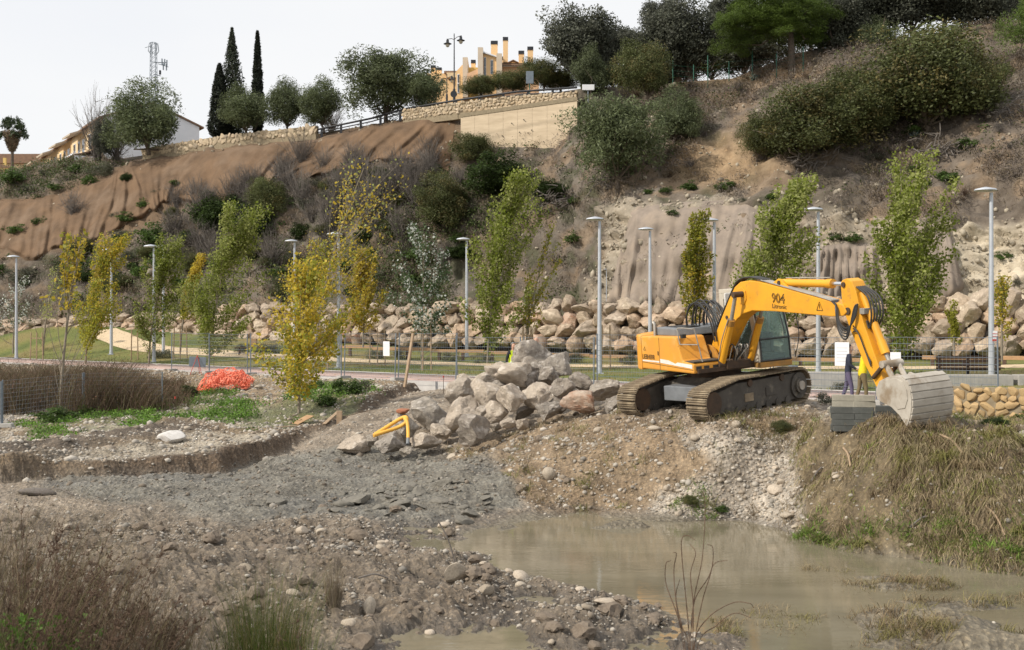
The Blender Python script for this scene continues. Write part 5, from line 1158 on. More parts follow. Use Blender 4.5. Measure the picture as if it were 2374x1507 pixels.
# ridge trees at the right, reaching out of the frame
for i, (px, py, d, cx, cy, rx, ry, kd, lb) in enumerate([(1955,150,86,1950,50,90,88,'oak','dark oak on the ridge right of the pine'), (2130,100,86,2100,0,110,80,'oak','very dark oak at the top of the ridge above the huge thicket'), (2265,90,85,2260,5,95,80,'oak','dark oak at the right end of the ridge'), (2030,120,84,2030,90,56,50,'olive','pale olive tree below the ridge oaks'), (1700,120,98,1700,40,70,60,'oak','distant dark oak behind the pine'), (1880,150,92,1880,20,90,80,'oak','dark oak filling the ridge behind the pine trunk'), (2020,110,92,2010,-10,100,80,'oak','tall dark oak high on the ridge'), (2190,80,92,2190,-30,110,80,'oak','dark oak behind the top of the huge thicket'), (2340,60,90,2345,-30,90,80,'oak','dark oak above the right end of the slope'), (1540,170,97,1540,60,60,70,'oak','dark oak between the small oak and the pine'), (1425,180,100,1420,110,50,60,'oak','distant small oak behind the big grey-leaved oak'), (1730,190,96,1725,110,80,70,'oak','low dark oak behind the ridge fence'), (1650,200,97,1650,130,60,60,'bush','olive-brown bush behind the ridge fence'), (1800,170,97,1800,90,70,70,'bush','dense bush behind the pine trunk'), (1300,205,95,1298,188,52,24,'bush','low hedge bush filling under the big grey-leaved oak'), (1420,195,95,1420,180,60,30,'bush','low hedge bush right of the slim grey olive'), (1480,200,96,1480,180,60,34,'oak','low dark bush under the small dark oak'), (1560,195,96,1560,165,60,40,'oak','low dark bush left of the ridge fence'), (2420,190,74,2400,60,70,100,'pine','bright green pine at the right edge of the slope')]):
    crown_tree('ridge_tree', lb, kd, px, py, d, cx, cy, rx, ry, 'tree', seed=200+i)
# umbrella pine on the ridge
pb, _ = hit(1836, 172, 'hill'); pb = P(1836, 172, 84) if pb is None else pb
pt = thing('pine_tree', 'tall pine with bare dark trunk and bright green crown on the ridge', 'tree', pb); k = pb[1]/F
MB().tube([(0, 0, -.3), (-.05, 0, 2.), (-.2, 0, 4.2), (-.5, 0, 7)], [.3, .24, .2, .1], 8).build('trunk', 'bark', pt, True)
for j, (dx, dy, rx, ry) in enumerate([(-30, 100, 90, 44), (-95, 115, 95, 52), (-120, 75, 70, 44), (30, 140, 95, 60), (-60, 170, 130, 60), (50, 90, 60, 38), (-150, 110, 60, 46), (-70, 130, 80, 50), (-20, 150, 80, 50)]):
    o = link('crown', T['pine', 0][0], pt); o.location = (dx*k, (j % 3-1)*.8, dy*k); o.scale = (rx*k, rx*k*.8, ry*k); o.rotation_euler = (0, 0, j*1.3)
    MB().tube([(-.25, 0, 3.0+.3*j), (dx*k*.6, 0, dy*k*.9), (dx*k, (j % 3-1)*.8, dy*k)], [.08, .06, .03], 5).build('branch', 'bark', pt)
# cypresses and the tall conifer
def conifer(name, label, px, py_base, d, py_top, w, dark, n=7000, ragged=.0, seed=1):
    r = np.random.default_rng(seed); b = P(px, py_base, d); H = (py_base-py_top)*d/F; W = w*d/F/2
    t = thing(name, label, 'tree', b); u = r.uniform(0, 1, n)**1.25
    prof = np.minimum(1, (1-u)**(.62 if ragged == 0 else .9))*np.minimum(1, .35+u*4.)
    lob = 1+ragged*np.sin(u*46+r.integers(0, 6, n))+.18*vnoise(u*14, r.integers(0, 9, n)*1., None, seed)
    a = r.uniform(0, 6.28, n); rad = W*prof*lob*r.uniform(.45, 1, n)**.5
    C = np.stack([rad*np.cos(a), rad*np.sin(a), u*H*.985+.2-ragged*rad*.35], 1); nn = np.stack([np.cos(a), np.sin(a), .4+0*a], 1)
    V, Fc = leafquads(C, .16 if not ragged else .17, r, .35, nn); link('crown', npmesh('crown', V, Fc, 'leaf_dull', vary(dark, n, r, 4, .4)), t)
    MB().tube([(0, 0, -.3), (0, 0, H*.9)], [.16, .03], 6).build('trunk', 'bark', t)
conifer('cypress_tree', 'narrow black-green cypress spire on the hilltop', 597, 318, 105, 73, 36, (.03, .036, .026), 7000, 0, 3)
conifer('cypress_tree', 'shorter broad cypress merging with the tall conifer', 509, 330, 106, 150, 62, (.032, .038, .028), 7000, 0, 4)
conifer('conifer_tree', 'tall ragged conifer with tiered branches on the hilltop', 538, 320, 107, 66, 84, (.06, .072, .05), 6500, .38, 5)
# palm
pb = P(28, 412, 150); kx = 150/F; palm = thing('palm_tree', 'tall fan palm with a brown skirt of dead fronds', 'tree', pb)
MB().tube([(0, 0, -1), (.05, 0, 75*kx)], [.24, .2], 8).build('trunk', 'bark', palm, True)
r = np.random.default_rng(8)
n = 2600; u = r.uniform(0, 1, n); a = r.uniform(0, 6.28, n); rad = (.25+1.05*u**.7)*r.uniform(.6, 1, n)
C = np.stack([rad*np.cos(a), rad*np.sin(a), 62*kx+u*2.6], 1); V, Fc = leafquads(C, .3, r, .12, np.stack([np.cos(a), np.sin(a), 0*a], 1)*2)
link('skirt', npmesh('skirt', V, Fc, 'leaf_dull', vary((.17, .13, .085), n, r, 4, .4)), palm)
for i in range(26):
    a = i*2.4; el = r.uniform(-.5, 1.3); d_ = np.array([math.cos(a)*math.cos(el), math.sin(a)*math.cos(el), math.sin(el)]); top = np.array([.05, 0, 62*kx+2.7]); L = r.uniform(1.0, 1.5)
    e = top+d_*L; Q, cc = [], []
    for j in range(46):
        f = d_+r.normal(size=3)*.55; f /= np.linalg.norm(f); Q.append(e+f*r.uniform(.1, .75)-UPZ*.1)
    Q = np.array(Q); V, Fc = leafquads(Q, .3, r, .22); link('frond', npmesh('frond', V, Fc, 'leaf', vary((.06, .085, .04), len(Q), r, 4)), palm)

# ------------------------------------------------------------------ young poplars bent by the wind
def poplar(label, px, py, top, w, n_leaf, col, py_low, d=None, on=None, stems=9, leaf=.064, mix2=None, bare=.0, seed=0, name='poplar_tree', leafmatn='leaf_glossy', fan=1.):
    """base pixel, tip pixel, crown width in px, colours; slender ascending stems curved downwind"""
    r = np.random.default_rng(seed+int(px)*3)
    n_leaf = int(n_leaf*2.1); base = hit(px, py, on)[0] if d is None else P(px, py, d)
    d = base[1]; k = d/F; H = (py-top[1])*k; lean = (top[0]-px)*k; W = w*k/2*1.12; low = (py-py_low)*k
    t = thing(name, label, 'tree', base); tm = MB(); segs = []
    def bendx(z): return lean*(np.clip(z/H, 0, 1.2)**1.7)
    tm.tube([(bendx(z), 0, z-.15) for z in np.linspace(0, H*.97, 7)], np.linspace(.05, .01, 7)+.012, 6)
    for i in range(stems*3):
        z0 = r.uniform(.04, .78)*H; a = r.uniform(0, 6.28); L = min(H-z0, H*r.uniform(.16, .42)); rr_ = W*r.uniform(.5, 1.15)*fan*min(1, (H-z0)/H*1.7)
        pts = []
        for f in np.linspace(0, 1, 5):
            z = z0+L*f; pts.append(np.array([bendx(z)+math.cos(a)*rr_*f**.75+.12*lean*f*f, math.sin(a)*rr_*f**.75, z]))
        segs.append(pts); tm.tube(pts, [.018, .014, .011, .008, .004], 4, False)
    segs.append([np.array([bendx(z), 0, z]) for z in np.linspace(H*.4, H, 5)])
    link('trunk', tm.mesh('trunk', 'bark_pale', True), t)
    SG = np.array(segs); idx = r.integers(0, len(SG), n_leaf); f = r.uniform(0, 1, n_leaf)**.8*3.999; j = f.astype(int); ff = (f-j)[:, None]
    Cn = SG[idx, j]*(1-ff)+SG[idx, j+1]*ff+np.clip(r.normal(size=(n_leaf, 3)), -1.6, 1.6)*np.array([.10, .10, .10])*(W/1.2+.3)
    keep = (Cn[:, 2] > low)&(r.random(n_leaf) > bare*(1-Cn[:, 2]/H)); Cn = Cn[keep]; n = len(Cn)
    c = np.array(col)[None]*(1+r.uniform(-.35, .35, n))[:, None]
    if mix2:
        c2, p_, mode = mix2; hz = Cn[:, 2]/H; pr = p_*(hz if mode == 'top' else (1-hz) if mode == 'low' else np.ones(n))*1.4; pr = pr*(.6+.8*(vnoise(Cn[:, 0]*1.5, Cn[:, 1]*1.5, Cn[:, 2]*1.1, seed)>0)); s_ = r.random(n) < pr
        c[s_] = np.array(c2)*(1+r.uniform(-.3, .3, s_.sum()))[:, None]
    V, Fc = leafquads(Cn, leaf*r.uniform(.55, 1.25, len(Cn)), r, .8, np.array([-.5, -.5, .5])); link('crown', npmesh('crown', V, Fc, leafmatn, np.repeat(np.clip(c, 0, 1), 4, 0)), t)
GRN, LIM, YEL, WHT, PALE = (.185, .23, .03), (.30, .305, .045), (.50, .385, .05), (.62, .66, .62), (.34, .37, .12)
poplar('tall sparse poplar with yellow leaf tufts in the dry hedge', 140, 955, (190,535), 95, 650, YEL, 720, on='river', stems=7, leaf=.085, bare=.95, seed=1, mix2=(LIM, .2, 'all'), fan=1.1)
poplar('yellow-green poplar bent over the far lawn beside the dry hedge', 198, 842, (262,545), 112, 4700, LIM, 830, d=70, mix2=(YEL, .35, 'top'), seed=2)
poplar('slender green poplar behind the promenade lamp post', 345, 838, (402,545), 104, 4200, GRN, 820, d=69, mix2=(PALE, .3, 'all'), seed=3)
poplar('small yellow-topped poplar tied to stakes on the lawn', 418, 812, (462,590), 58, 1600, LIM, 740, d=74, mix2=(YEL, .6, 'top'), seed=4, stems=5)
poplar('large green poplar leaning in the wind on the lawn', 484, 848, (562,478), 158, 6800, GRN, 820, d=63, mix2=(PALE, .35, 'all'), seed=5, stems=12)
poplar('low bushy yellow poplar growing out of the river bank', 693, 958, (712,600), 175, 2700, LIM, 930, on='river', mix2=(YEL, .4, 'all'), seed=6, stems=12, fan=1.15)
poplar('tallest wind-bent poplar with golden tufts high above the lawn', 728, 850, (850,368), 215, 1150, YEL, 690, d=60, stems=14, leaf=.075, bare=.7, seed=7, mix2=(PALE, .3, 'top'), fan=1.15)
poplar('golden poplar filling the space under the tallest one', 705, 850, (770,560), 190, 2300, YEL, 800, d=62, stems=10, seed=8, mix2=(LIM, .45, 'all'), bare=.3)
poplar('round yellow-green poplar by the timber rail', 842, 800, (850,575), 84, 3000, LIM, 770, d=68, mix2=(YEL, .5, 'all'), seed=9)
poplar('young tree with silvery white leaves turned by the wind', 978, 855, (985,525), 132, 1750, (.085, .13, .06), 775, d=59, stems=9, leaf=.07, mix2=(WHT, .22, 'all'), seed=10, name='white_poplar_tree', fan=1.1)
poplar('full green poplar with a twin pointed top near the hi-vis worker', 1130, 835, (1205,400), 130, 6400, GRN, 820, d=56, mix2=(PALE, .32, 'all'), seed=11, stems=14)
poplar('thin sparse poplar beside the full green one', 1218, 830, (1285,515), 60, 700, LIM, 760, d=57, stems=6, seed=12, mix2=(YEL, .4, 'low'))
poplar('narrow yellowing poplar in front of the grey netting', 1606, 800, (1622,490), 66, 2900, LIM, 770, d=55, mix2=(YEL, .5, 'low'), seed=13)
poplar('wide green poplar bending right behind the excavator boom', 1765, 835, (1848,420), 172, 6800, GRN, 800, d=46, mix2=(PALE, .35, 'all'), seed=14, stems=15)
poplar('tall full poplar with two pointed tops behind the bucket', 2085, 850, (2128,355), 178, 8200, GRN, 835, d=45, mix2=(PALE, .3, 'all'), seed=15, stems=16)
poplar('thin yellow sapling beside the tallest lamp post', 2322, 830, (2326,640), 56, 520, YEL, 790, d=50, stems=5, seed=16, mix2=(LIM, .5, 'all'))
poplar('thin yellow sapling in front of the boulder wall behind the bucket', 2212, 815, (2205,700), 36, 420, YEL, 800, d=52, stems=4, seed=17, mix2=(LIM, .6, 'all'))
poplar('small white-leaved tree at the far promenade end', 30, 815, (45,640), 80, 700, (.10, .13, .07), 760, d=84, stems=6, seed=18, mix2=(WHT, .35, 'all'), name='white_poplar_tree')
poplar('twiggy sapling with few pale leaves on the far lawn', 100, 820, (130,620), 60, 300, PALE, 740, d=80, stems=7, seed=19)
# tree stakes
def stakes(label, px, py, d, n=2, h=1.9, gap=.45, lean=.12):
    b = P(px, py, d); b[2] = HPARK(b[0], b[1])[0]; t = thing('tree_stake', label, 'stake', b, 'wooden tree stakes on the lawn')
    for i in range(n): x = (i-(n-1)/2)*gap; MB().tube([(x, 0, -.1), (x*(1-lean), 0, h)], .04, 6).build('post', 'stake', t)
    MB().box((0, 0, h*.8), (gap*(n-1), .03, .06)).build('cross_bar', 'stake', t)
for px, py, d, n, h, lb in [(418,812,73.5,3,2.2,'three wooden tree stakes around the small yellow-topped poplar'), (990,852,58.8,2,2.4,'pair of wooden stakes leaning on the white-leaved tree'), (875,842,64,3,2.2,'three wooden tree stakes behind the notice sheet'), (312,808,75,2,2.,'pair of wooden stakes beside the slender poplar'), (85,822,79,3,2.,'three wooden stakes around the twiggy sapling'), (1222,835,56.6,2,2.3,'pair of wooden stakes holding the thin sparse poplar'), (1405,842,58,2,2.3,'pair of wooden stakes behind the boulder heap lamp'), (750,845,60,2,2.1,'pair of wooden stakes under the tallest poplar')]:
    stakes(lb, px, py, d, n, h)

# ------------------------------------------------------------------ bare thickets on the slope
BLIST = [(470,520,75,90,0),(540,490,60,80,0),(850,520,90,150,1),(900,470,70,110,1),(940,440,60,90,2),(790,470,60,90,2),(700,480,60,90,0),(650,420,50,70,1),(170,500,55,60,2),(840,420,60,70,0),(1000,420,45,60,1),(410,480,50,60,1),(760,560,70,90,2),(930,560,60,90,0),(225,330,70,150,1),(270,320,60,120,2),(1745,340,40,50,0),(1250,500,50,50,1),(1320,300,40,60,2),(770,190,60,70,0)]
for i, (px, py, rx, h, v) in enumerate(BLIST):
    q = hit(px, py, 'hill')[0]
    if py < 335: q = P(px, 372 if px < 400 else 310, 112 if px < 400 else 106) if px < 1000 else hit(px, py, 'hill')[0]
    if q is None: continue
    t = thing('bare_shrub', 'leafless grey twiggy shrub on the slope' if py >= 335 else 'leafless tree with fine bare twigs on the hilltop', 'shrub', q, 'bare grey shrubs on the slope' if py >= 335 else 'bare hilltop trees'); k = q[1]/F
    o = link('branches', BARE[v], t); o.scale = (rx*k, rx*k, h*k*1.15); o.rotation_euler = (0, 0, i)
# small green shrubs scattered on the slope
rs = random.Random(12); cnt = 0
SM = [(95,520),(40,540),(10,535),(270,505),(300,512),(335,480),(410,430),(365,450),(60,440),(130,440),(210,425),(30,420),(100,405),(180,400),(240,405),(1500,450),(1540,445),(1600,440),(1680,440),(1720,470),(1790,460),(2120,400),(2140,430),(2030,372),(2245,345),(1940,555),(1975,560),(1860,450),(1660,150),(1990,330),(2115,310),(1210,505),(1060,560),(640,640),(300,600),(590,600),(330,590),(1100,520),(1330,470),(960,400),(1010,390),(420,560),(520,610),(700,610),(800,620),(1010,640),(1090,600),(980,600),(200,620),(250,640),(60,650),(330,640),(880,640),(1330,560),(1560,500),(2330,600),(2355,660),(2200,420)]
for i, (px, py) in enumerate(SM):
    q = hit(px, py, 'hill')[0]
    if q is None: continue
    k = q[1]/F; big = rs.uniform(14, 34)*(1.5 if px < 1100 and py > 590 else 1)*(1.3 if px < 260 and py < 450 else 1); kd = 'green' if rs.random() < .75 else 'grey'
    me = T[kd, i % (3 if kd == 'green' else 2)][0]; t = thing('slope_shrub', 'small leafy green shrub growing on the slope' if kd == 'green' else 'small grey-green shrub growing on the slope', 'shrub', q, 'small green shrubs on the slope' if kd == 'green' else 'small grey shrubs on the slope')
    o = link('foliage', me, t); o.scale = (big*k, big*k, big*k*.6); o.location = (0, -.1, big*k*.2); o.rotation_euler = (0, 0, i*1.7)
# thickets covering the middle of the slope
rs = random.Random(77); polyM = [(330,470),(420,440),(560,470),(700,400),(900,390),(1060,420),(1090,540),(1060,690),(900,700),(600,700),(300,690),(60,680),(-40,620),(160,600)]
kinds_ = [('bush','dark olive thicket bush on the middle slope','dark thickets on the middle slope'),('grey','grey-green thicket bush on the middle slope','grey thickets on the middle slope'),('ivy','deep green bramble mound on the middle slope','bramble mounds on the middle slope'),('green','fresh green scrub bush on the middle slope','green scrub on the middle slope')]
cnt = 0
while cnt < 70:
    px, py = rs.uniform(-40, 1100), rs.uniform(400, 700)
    if polydist(polyM, np.array([px]), np.array([py]))[0] < 5: continue
    q = hit(px, py, 'hill')[0]; kd, lb, gp = kinds_[rs.choice([0, 0, 1, 1, 2, 3, 3])]; k = q[1]/F; w_ = rs.uniform(20, 46); ks = [x_ for x_ in T if x_[0] == kd]
    t = thing('thicket_bush', lb, 'bush', q, gp); o = link('foliage', T[ks[cnt % len(ks)]][0], t); o.scale = (w_*k, w_*k*.8, w_*k*rs.uniform(.5, .85)); o.location = (0, 0, w_*k*.25); o.rotation_euler = (0, 0, cnt); cnt += 1
for i in range(46):
    px, py = rs.uniform(380, 1080), rs.uniform(380, 620)
    if polydist(polyM+[], np.array([px]), np.array([py]))[0] < -25: continue
    q = hit(px, py, 'hill')[0]; k = q[1]/F; t = thing('bare_shrub', 'leafless grey twiggy shrub on the slope', 'shrub', q, 'bare grey shrubs on the slope'); o = link('branches', BARE[i % 3], t); s_ = rs.uniform(35, 75); o.scale = (s_*k, s_*k, s_*k*1.3); o.rotation_euler = (0, 0, i)
rs = random.Random(31); cnt = 0
while cnt < 55:
    px, py = rs.uniform(1380, 2400), rs.uniform(60, 470)
    q = hit(px, py, 'hill')[0]
    if q is None or abs(CX+F*q[0]/q[1]-px) > 3: continue
    k = q[1]/F; t = thing('dry_shrub', 'small withered brown shrub on the dry right slope', 'shrub', q, 'withered shrubs on the dry right slope'); o = link('branches', (BARE+BARE_B)[cnt % 5], t); s_ = rs.uniform(16, 34); o.scale = (s_*k, s_*k, s_*k*.8); o.rotation_euler = (.35, 0, cnt); cnt += 1
# agaves on the slope
for px, py, lb in ((1750, 186, 'blue-green agave under the ridge fence'), (2120, 318, 'blue-green agave on the dry slope right of the thickets')):
    q = hit(px, py, 'hill')[0]; t = thing('agave', lb, 'plant', q)
    for j in range(22):
        a = j*2.4; el = .25+1.1*(j/22); dv_ = np.array([math.cos(a)*math.cos(el), math.sin(a)*math.cos(el), math.sin(el)]); sdv = np.cross(dv_, UPZ); sdv /= np.linalg.norm(sdv); L = .55
        V = [sdv*.03, -sdv*.03, dv_*L*.5-sdv*.06+UPZ*.02, dv_*L*.5+sdv*.06+UPZ*.02, dv_*L+UPZ*.05, dv_*L*.5-UPZ*.04]; 
        me = npmesh('leaf', np.array(V), [np.array([[0, 1, 2, 3]]), np.array([[3, 2, 4], [0, 3, 5], [1, 5, 2], [3, 4, 5], [5, 4, 2]])], 'leaf_dull', np.tile(np.array([.14, .2, .18]), (6, 1))); link('leaf', me, t)
# lavender and shrubs in the planting strips
LAV = [(1440,888,34),(1465,888,34),(1492,888,34),(1520,886,34),(1545,884,34),(1900,905,36),(1925,905,34),(1890,880,36),(1950,895,40),(1860,890,38),(1910,925,30),(360,808,75),(385,808,75),(560,812,76),(610,812,76),(640,815,75),(1300,842,66),(1330,844,65),(1460,846,62),(700,822,72),(870,830,70),(930,832,70),(1040,838,68),(1120,842,66),(2020,842,57),(1550,846,60)]
for i, (px, py, d) in enumerate(LAV):
    q = P(px, py, d); q[2] = drop(q[0], q[1]); k = d/F; me = T['grey', i % 2][0]
    t = thing('lavender_bush', 'low rounded grey-green lavender bush in the planting strip' if d < 45 else 'low grey-green bush in front of the boulder wall', 'bush', q, 'lavender bushes behind the excavator' if d < 45 else 'low bushes along the boulder wall')
    s_ = .38 if d < 45 else .75; o = link('foliage', me, t); o.scale = (s_, s_, s_*.75); o.location = (0, 0, s_*.3); o.rotation_euler = (0, 0, i*2.)
# ------------------------------------------------------------------ erosion netting draped on the cliff
def drape(label, top, bot, mat, off=.45, amp=.5, freq=50, nu=70, nv=26, seed=0, cat='netting', skew=1.1):
    u = np.linspace(0, 1, nu); v = np.linspace(0, 1, nv); top = np.array(top, float); bot = np.array(bot, float); tu = np.linspace(0, 1, len(top)); bu = np.linspace(0, 1, len(bot))
    D = np.full((nu, nv), np.nan); PX = np.empty((nu, nv)); PY = np.empty((nu, nv))
    for i in range(nu):
        a = np.array([np.interp(u[i], tu, top[:, 0]), np.interp(u[i], tu, top[:, 1])]); b = np.array([np.interp(u[i], bu, bot[:, 0]), np.interp(u[i], bu, bot[:, 1])])
        for j in range(nv):
            q = a+(b-a)*v[j]; PX[i, j], PY[i, j] = q; h = hit(q[0], q[1], 'hill')[0]
            D[i, j] = h[1] if h is not None else 70
    for _ in range(4):
        D[1:-1] = (D[:-2]+D[1:-1]*2+D[2:])/4; D[:, 1:-1] = (D[:, :-2]+D[:, 1:-1]*2+D[:, 2:])/4
    U, V_ = np.meshgrid(u, v, indexing='ij')
    ph_ = U*freq+2.5*vnoise(U*5+seed, V_*.7, None, seed)+V_*skew+1.5*vnoise(U*11, V_*2.2, None, seed+8); f = (.65*np.sin(ph_)+.35*np.sin(2.3*ph_+1.3))*(.45+.55*V_)*amp*(.75+.35*vnoise(U*6, V_*0+.5, None, seed+3))+.1*vnoise(U*14, V_*5, None, seed+1)*amp*3
    fade = sstep(0, .05, U)*sstep(1, .95, U)*sstep(0, .08, V_)*sstep(1, .94, V_); D = D-(off+f)*(.1+.9*fade); W = np.stack([(PX-CX)*D/F, D, EYE-(PY-HY)*D/F], -1); o = W.mean((0, 1)); o[2] = W[..., 2].min()
    me = npmesh('sheet', (W-o).reshape(-1, 3), grid_faces(nu, nv), mat, smooth=True); ob = link('erosion_netting', me); ob.location = o.tolist(); return tag(ob, label, cat)
drape('wide grey-brown erosion netting hanging in folds down the pale cliff', [(1462,492),(1480,478),(1560,470),(1640,466),(1705,462),(1745,480),(1792,492)], [(1405,700),(1480,702),(1580,704),(1690,702),(1760,690)], 'net_grey', seed=2)
drape('short grey-brown erosion netting panel under the green tufts behind the boom', [(1896,572),(1960,562),(2030,566)], [(1886,700),(1960,704),(2040,704)], 'net_grey', seed=5, nu=36)
drape('torn strip of erosion netting hanging beside the pale rock face', [(2120,520),(2165,510),(2200,522)], [(2140,704),(2190,706),(2236,668)], 'net_grey', seed=9, nu=30, freq=16, amp=.2)
nb_top = [(-60,462),(60,462),(130,450),(262,402),(300,372),(420,354),(560,340),(720,318),(860,292),(960,276),(1058,266)]
_nb = [(-60,575),(60,590),(160,575),(250,545),(360,500),(400,462),(560,462),(640,420),(780,390),(900,385),(1040,390)]
_nu = np.linspace(0, 1, 60); _nb = np.array(_nb, float); nb_bot = [(np.interp(a, np.linspace(0, 1, len(_nb)), _nb[:, 0]), np.interp(a, np.linspace(0, 1, len(_nb)), _nb[:, 1])+22*vnoise(np.array([a*17.]), np.array([.3]))[0]+10*vnoise(np.array([a*51.]), np.array([.7]))[0]) for a in _nu]
drape('huge brown erosion netting covering the upper slope in long diagonal folds', nb_top, nb_bot, 'net_brown', off=.7, amp=.55, freq=125, nu=360, nv=44, seed=11, skew=4.5)
# ------------------------------------------------------------------ ground cover on the slope (too fine to count)
def hill_sample(n, wfun, seed):
    r = np.random.default_rng(seed); A_ = HVs[:-1, :-1]; e1 = HVs[1:, :-1]-A_; e2 = HVs[:-1, 1:]-A_; ar = np.linalg.norm(np.cross(e1, e2), axis=2); w = ar*wfun(hux[:-1, :-1], hpy[:-1, :-1], X3[:-1, :-1], Z3[:-1, :-1]); w = np.clip(w, 0, None).ravel()
    c = r.choice(len(w), n, p=w/w.sum()); a, b = r.random(n)[:, None], r.random(n)[:, None]
    return A_.reshape(-1, 3)[c]+e1.reshape(-1, 3)[c]*a+e2.reshape(-1, 3)[c]*b, r
inview = lambda u, v: ((u > -150)&(u < 2520)&(v > -40)&(v < 800)).astype(float)
nz_h = lambda x, z, f, s: fbm(x*f, z*f, None, 3, s)
def w_dry(u, v, x, z): return inview(u, v)*(1-zone(Z_NETB, u, v, 10))*(.25+1.9*zone([(1400,250),(1560,170),(1880,120),(2374,20),(2600,0),(2600,540),(2200,540),(1900,460),(1700,470),(1400,480)], u, v, 30)+.35)*(1-.8*zone(Z_CLIFF, u, v, 10))*sstep(-.5, .5, nz_h(x, z, .35, 70)+.15)
cl, r = hill_sample(3600, w_dry, 1); idx = r.integers(0, len(cl), 70000); Q = cl[idx]+r.normal(size=(70000, 3))*np.array([.35, .25, .22]); n = len(Q)
Dn = np.stack([r.normal(size=n)*.6, -np.ones(n)*.7, -np.ones(n)*.9+r.normal(size=n)*.3], 1)
V, Fb = blades(Q+np.array([0, -.12, .1]), Dn, r.uniform(.3, .95, n), .042, .6, r, .22)
tint = np.where((r.random(len(cl)) < .55)[:, None], np.array([.225, .19, .165])[None], np.array([.21, .168, .112])[None])[idx]*(1+r.uniform(-.35, .35, n))[:, None]
tag(link('dry_grass', npmesh('dry_grass', V, Fb, 'blade', np.repeat(tint, 5, 0))), 'matted grey-brown dry grass hanging on the slope', 'grass', kind='stuff')
def w_grn(u, v, x, z): return inview(u, v)*(1-zone(Z_NETB, u, v, 6))*(zone([(-100,590),(150,600),(400,500),(560,470),(700,400),(900,390),(1080,430),(1330,470),(1330,620),(1250,800),(-100,800)], u, v, 30)+.6*zone([(-100,385),(260,385),(262,450),(100,470),(-100,480)], u, v, 10)+.06)*sstep(-.15, .45, nz_h(x, z, .3, 75)+.1)*(1-.9*zone(Z_CLIFF, u, v, 10))
cl, r = hill_sample(2100, w_grn, 2); idx = r.integers(0, len(cl), 60000); n = len(idx); rad = r.uniform(.15, .75, len(cl))
Q = cl[idx]+r.normal(size=(n, 3))*np.array([1, .6, .55])*rad[idx][:, None]+np.array([0, -.15, .12]); kind_ = r.random(len(cl))
tint = np.where(kind_[:, None] < .45, np.array([.065, .095, .025])[None], np.where(kind_[:, None] < .8, np.array([.10, .12, .045])[None], np.array([.14, .11, .07])[None]))[idx]*(1+r.uniform(-.4, .4, n))[:, None]
V, Fc = leafquads(Q, .10, r, .5, np.array([0, -.5, .6])); tag(link('ground_cover', npmesh('ground_cover', V, Fc, 'leaf', np.repeat(tint, 4, 0))), 'low green scrub carpeting the lower slope', 'scrub', kind='stuff')
# rubble on the cliff and slope
cl, r = hill_sample(2600, lambda u, v, x, z: inview(u, v)*(zone(Z_CLIFF, u, v, 10)*2+.25), 3)
Vi, Fi = ICO[1]; Vs, Fs_ = [], []; cols_ = []
for i, p in enumerate(cl):
    s_ = r.uniform(.05, .16)*(1.8 if r.random() < .08 else 1); v = Vi*r.uniform(.6, 1.2, 3)*s_*(1+r.uniform(-.2, .2, (len(Vi), 1))); Vs.append(v+p+np.array([0, -.05, .02])); Fs_.append(Fi+i*len(Vi)); cols_.append(np.tile(np.array([.42, .37, .29])*r.uniform(.6, 1.2), (len(Vi), 1)))
tag(link('slope_rubble', npmesh('slope_rubble', np.concatenate(Vs), np.concatenate(Fs_), 'pebbles', np.concatenate(cols_))), 'broken pale rubble on the cliff', 'rubble', kind='stuff')
# dead roots and cut branches lying on the slope
for i, (px, py, w_, lb) in enumerate([(1885,385,46,'tangle of dead grey roots above the pale cliff'), (2190,355,50,'heap of dead cut branches on the dry slope'), (1420,430,46,'dead roots under the multi-stemmed willowy olive'), (2345,270,36,'dead branches beside the slope at the right end'), (1290,470,40,'exposed roots on the earth slope below the ivy mound'), (1320,270,34,'exposed roots hanging beside the concrete wall end')]):
    q = hit(px, py, 'hill')[0]; t = thing('dead_roots', lb, 'roots', q); k = q[1]/F; r = np.random.default_rng(50+i); m = MB()
    for j in range(40):
        a = r.normal(size=3)*np.array([.6, .12, .28]); d_ = r.normal(size=3)*np.array([1, .2, .7]); d_ /= np.linalg.norm(d_)
        m.tube([a*w_*k, (a+d_*.3+r.normal(size=3)*.08)*w_*k+np.array([0, -.15, 0]), (a+d_*.65)*w_*k], [.045, .035, .012], 4, False)
    tag(m.build('roots', 'twig_grey', t, True), kind='stuff').location = (0, -.25, .25)

# ------------------------------------------------------------------ hilltop furniture
def lantern(label, px, d, py0, py1, s=1.):
    b = P(px, py1, d); H = (py1-py0)*d/F; t = thing('street_lantern', label, 'street lamp', b); m = MB()
    m.tube([(0, 0, -.5), (0, 0, .9), (0, 0, .95), (0, 0, H)], [.11, .11, .06, .04], 8).build('pole', 'black_steel', t, True)
    for sx, dz in ((-1, -.28), (1, 0)):
        MB().tube([(0, 0, H-.5), (sx*.2*s, 0, H-.3+dz*.4), (sx*.55*s, 0, H-.18+dz), (sx*.62*s, 0, H-.16+dz)], .028, 6).build('arm', 'black_steel', t, True)
        cx = sx*.55*s; pr = [(.02, -.2), (.11, -.24), (.12, -.42), (.2, -.5), (.34, -.56), (.34, -.58)]; V = [(cx+r_*math.cos(a), r_*math.sin(a), H+dz+z) for r_, z in pr for a in np.linspace(0, 2*math.pi, 16, endpoint=False)]
        lh = MB().add(V, [(i*16+k, i*16+(k+1) % 16, (i+1)*16+(k+1) % 16, (i+1)*16+k) for i in range(len(pr)-1) for k in range(16)]).build('lantern_hood', 'black_steel', t, True)
        g = inst('lantern_globe', rock_mesh('lantern_globe', 'cab_beige', 1, 2, 0, 0), lh, (cx, 0, H+dz-.66), (0, 0, 0), (.17, .17, .2))
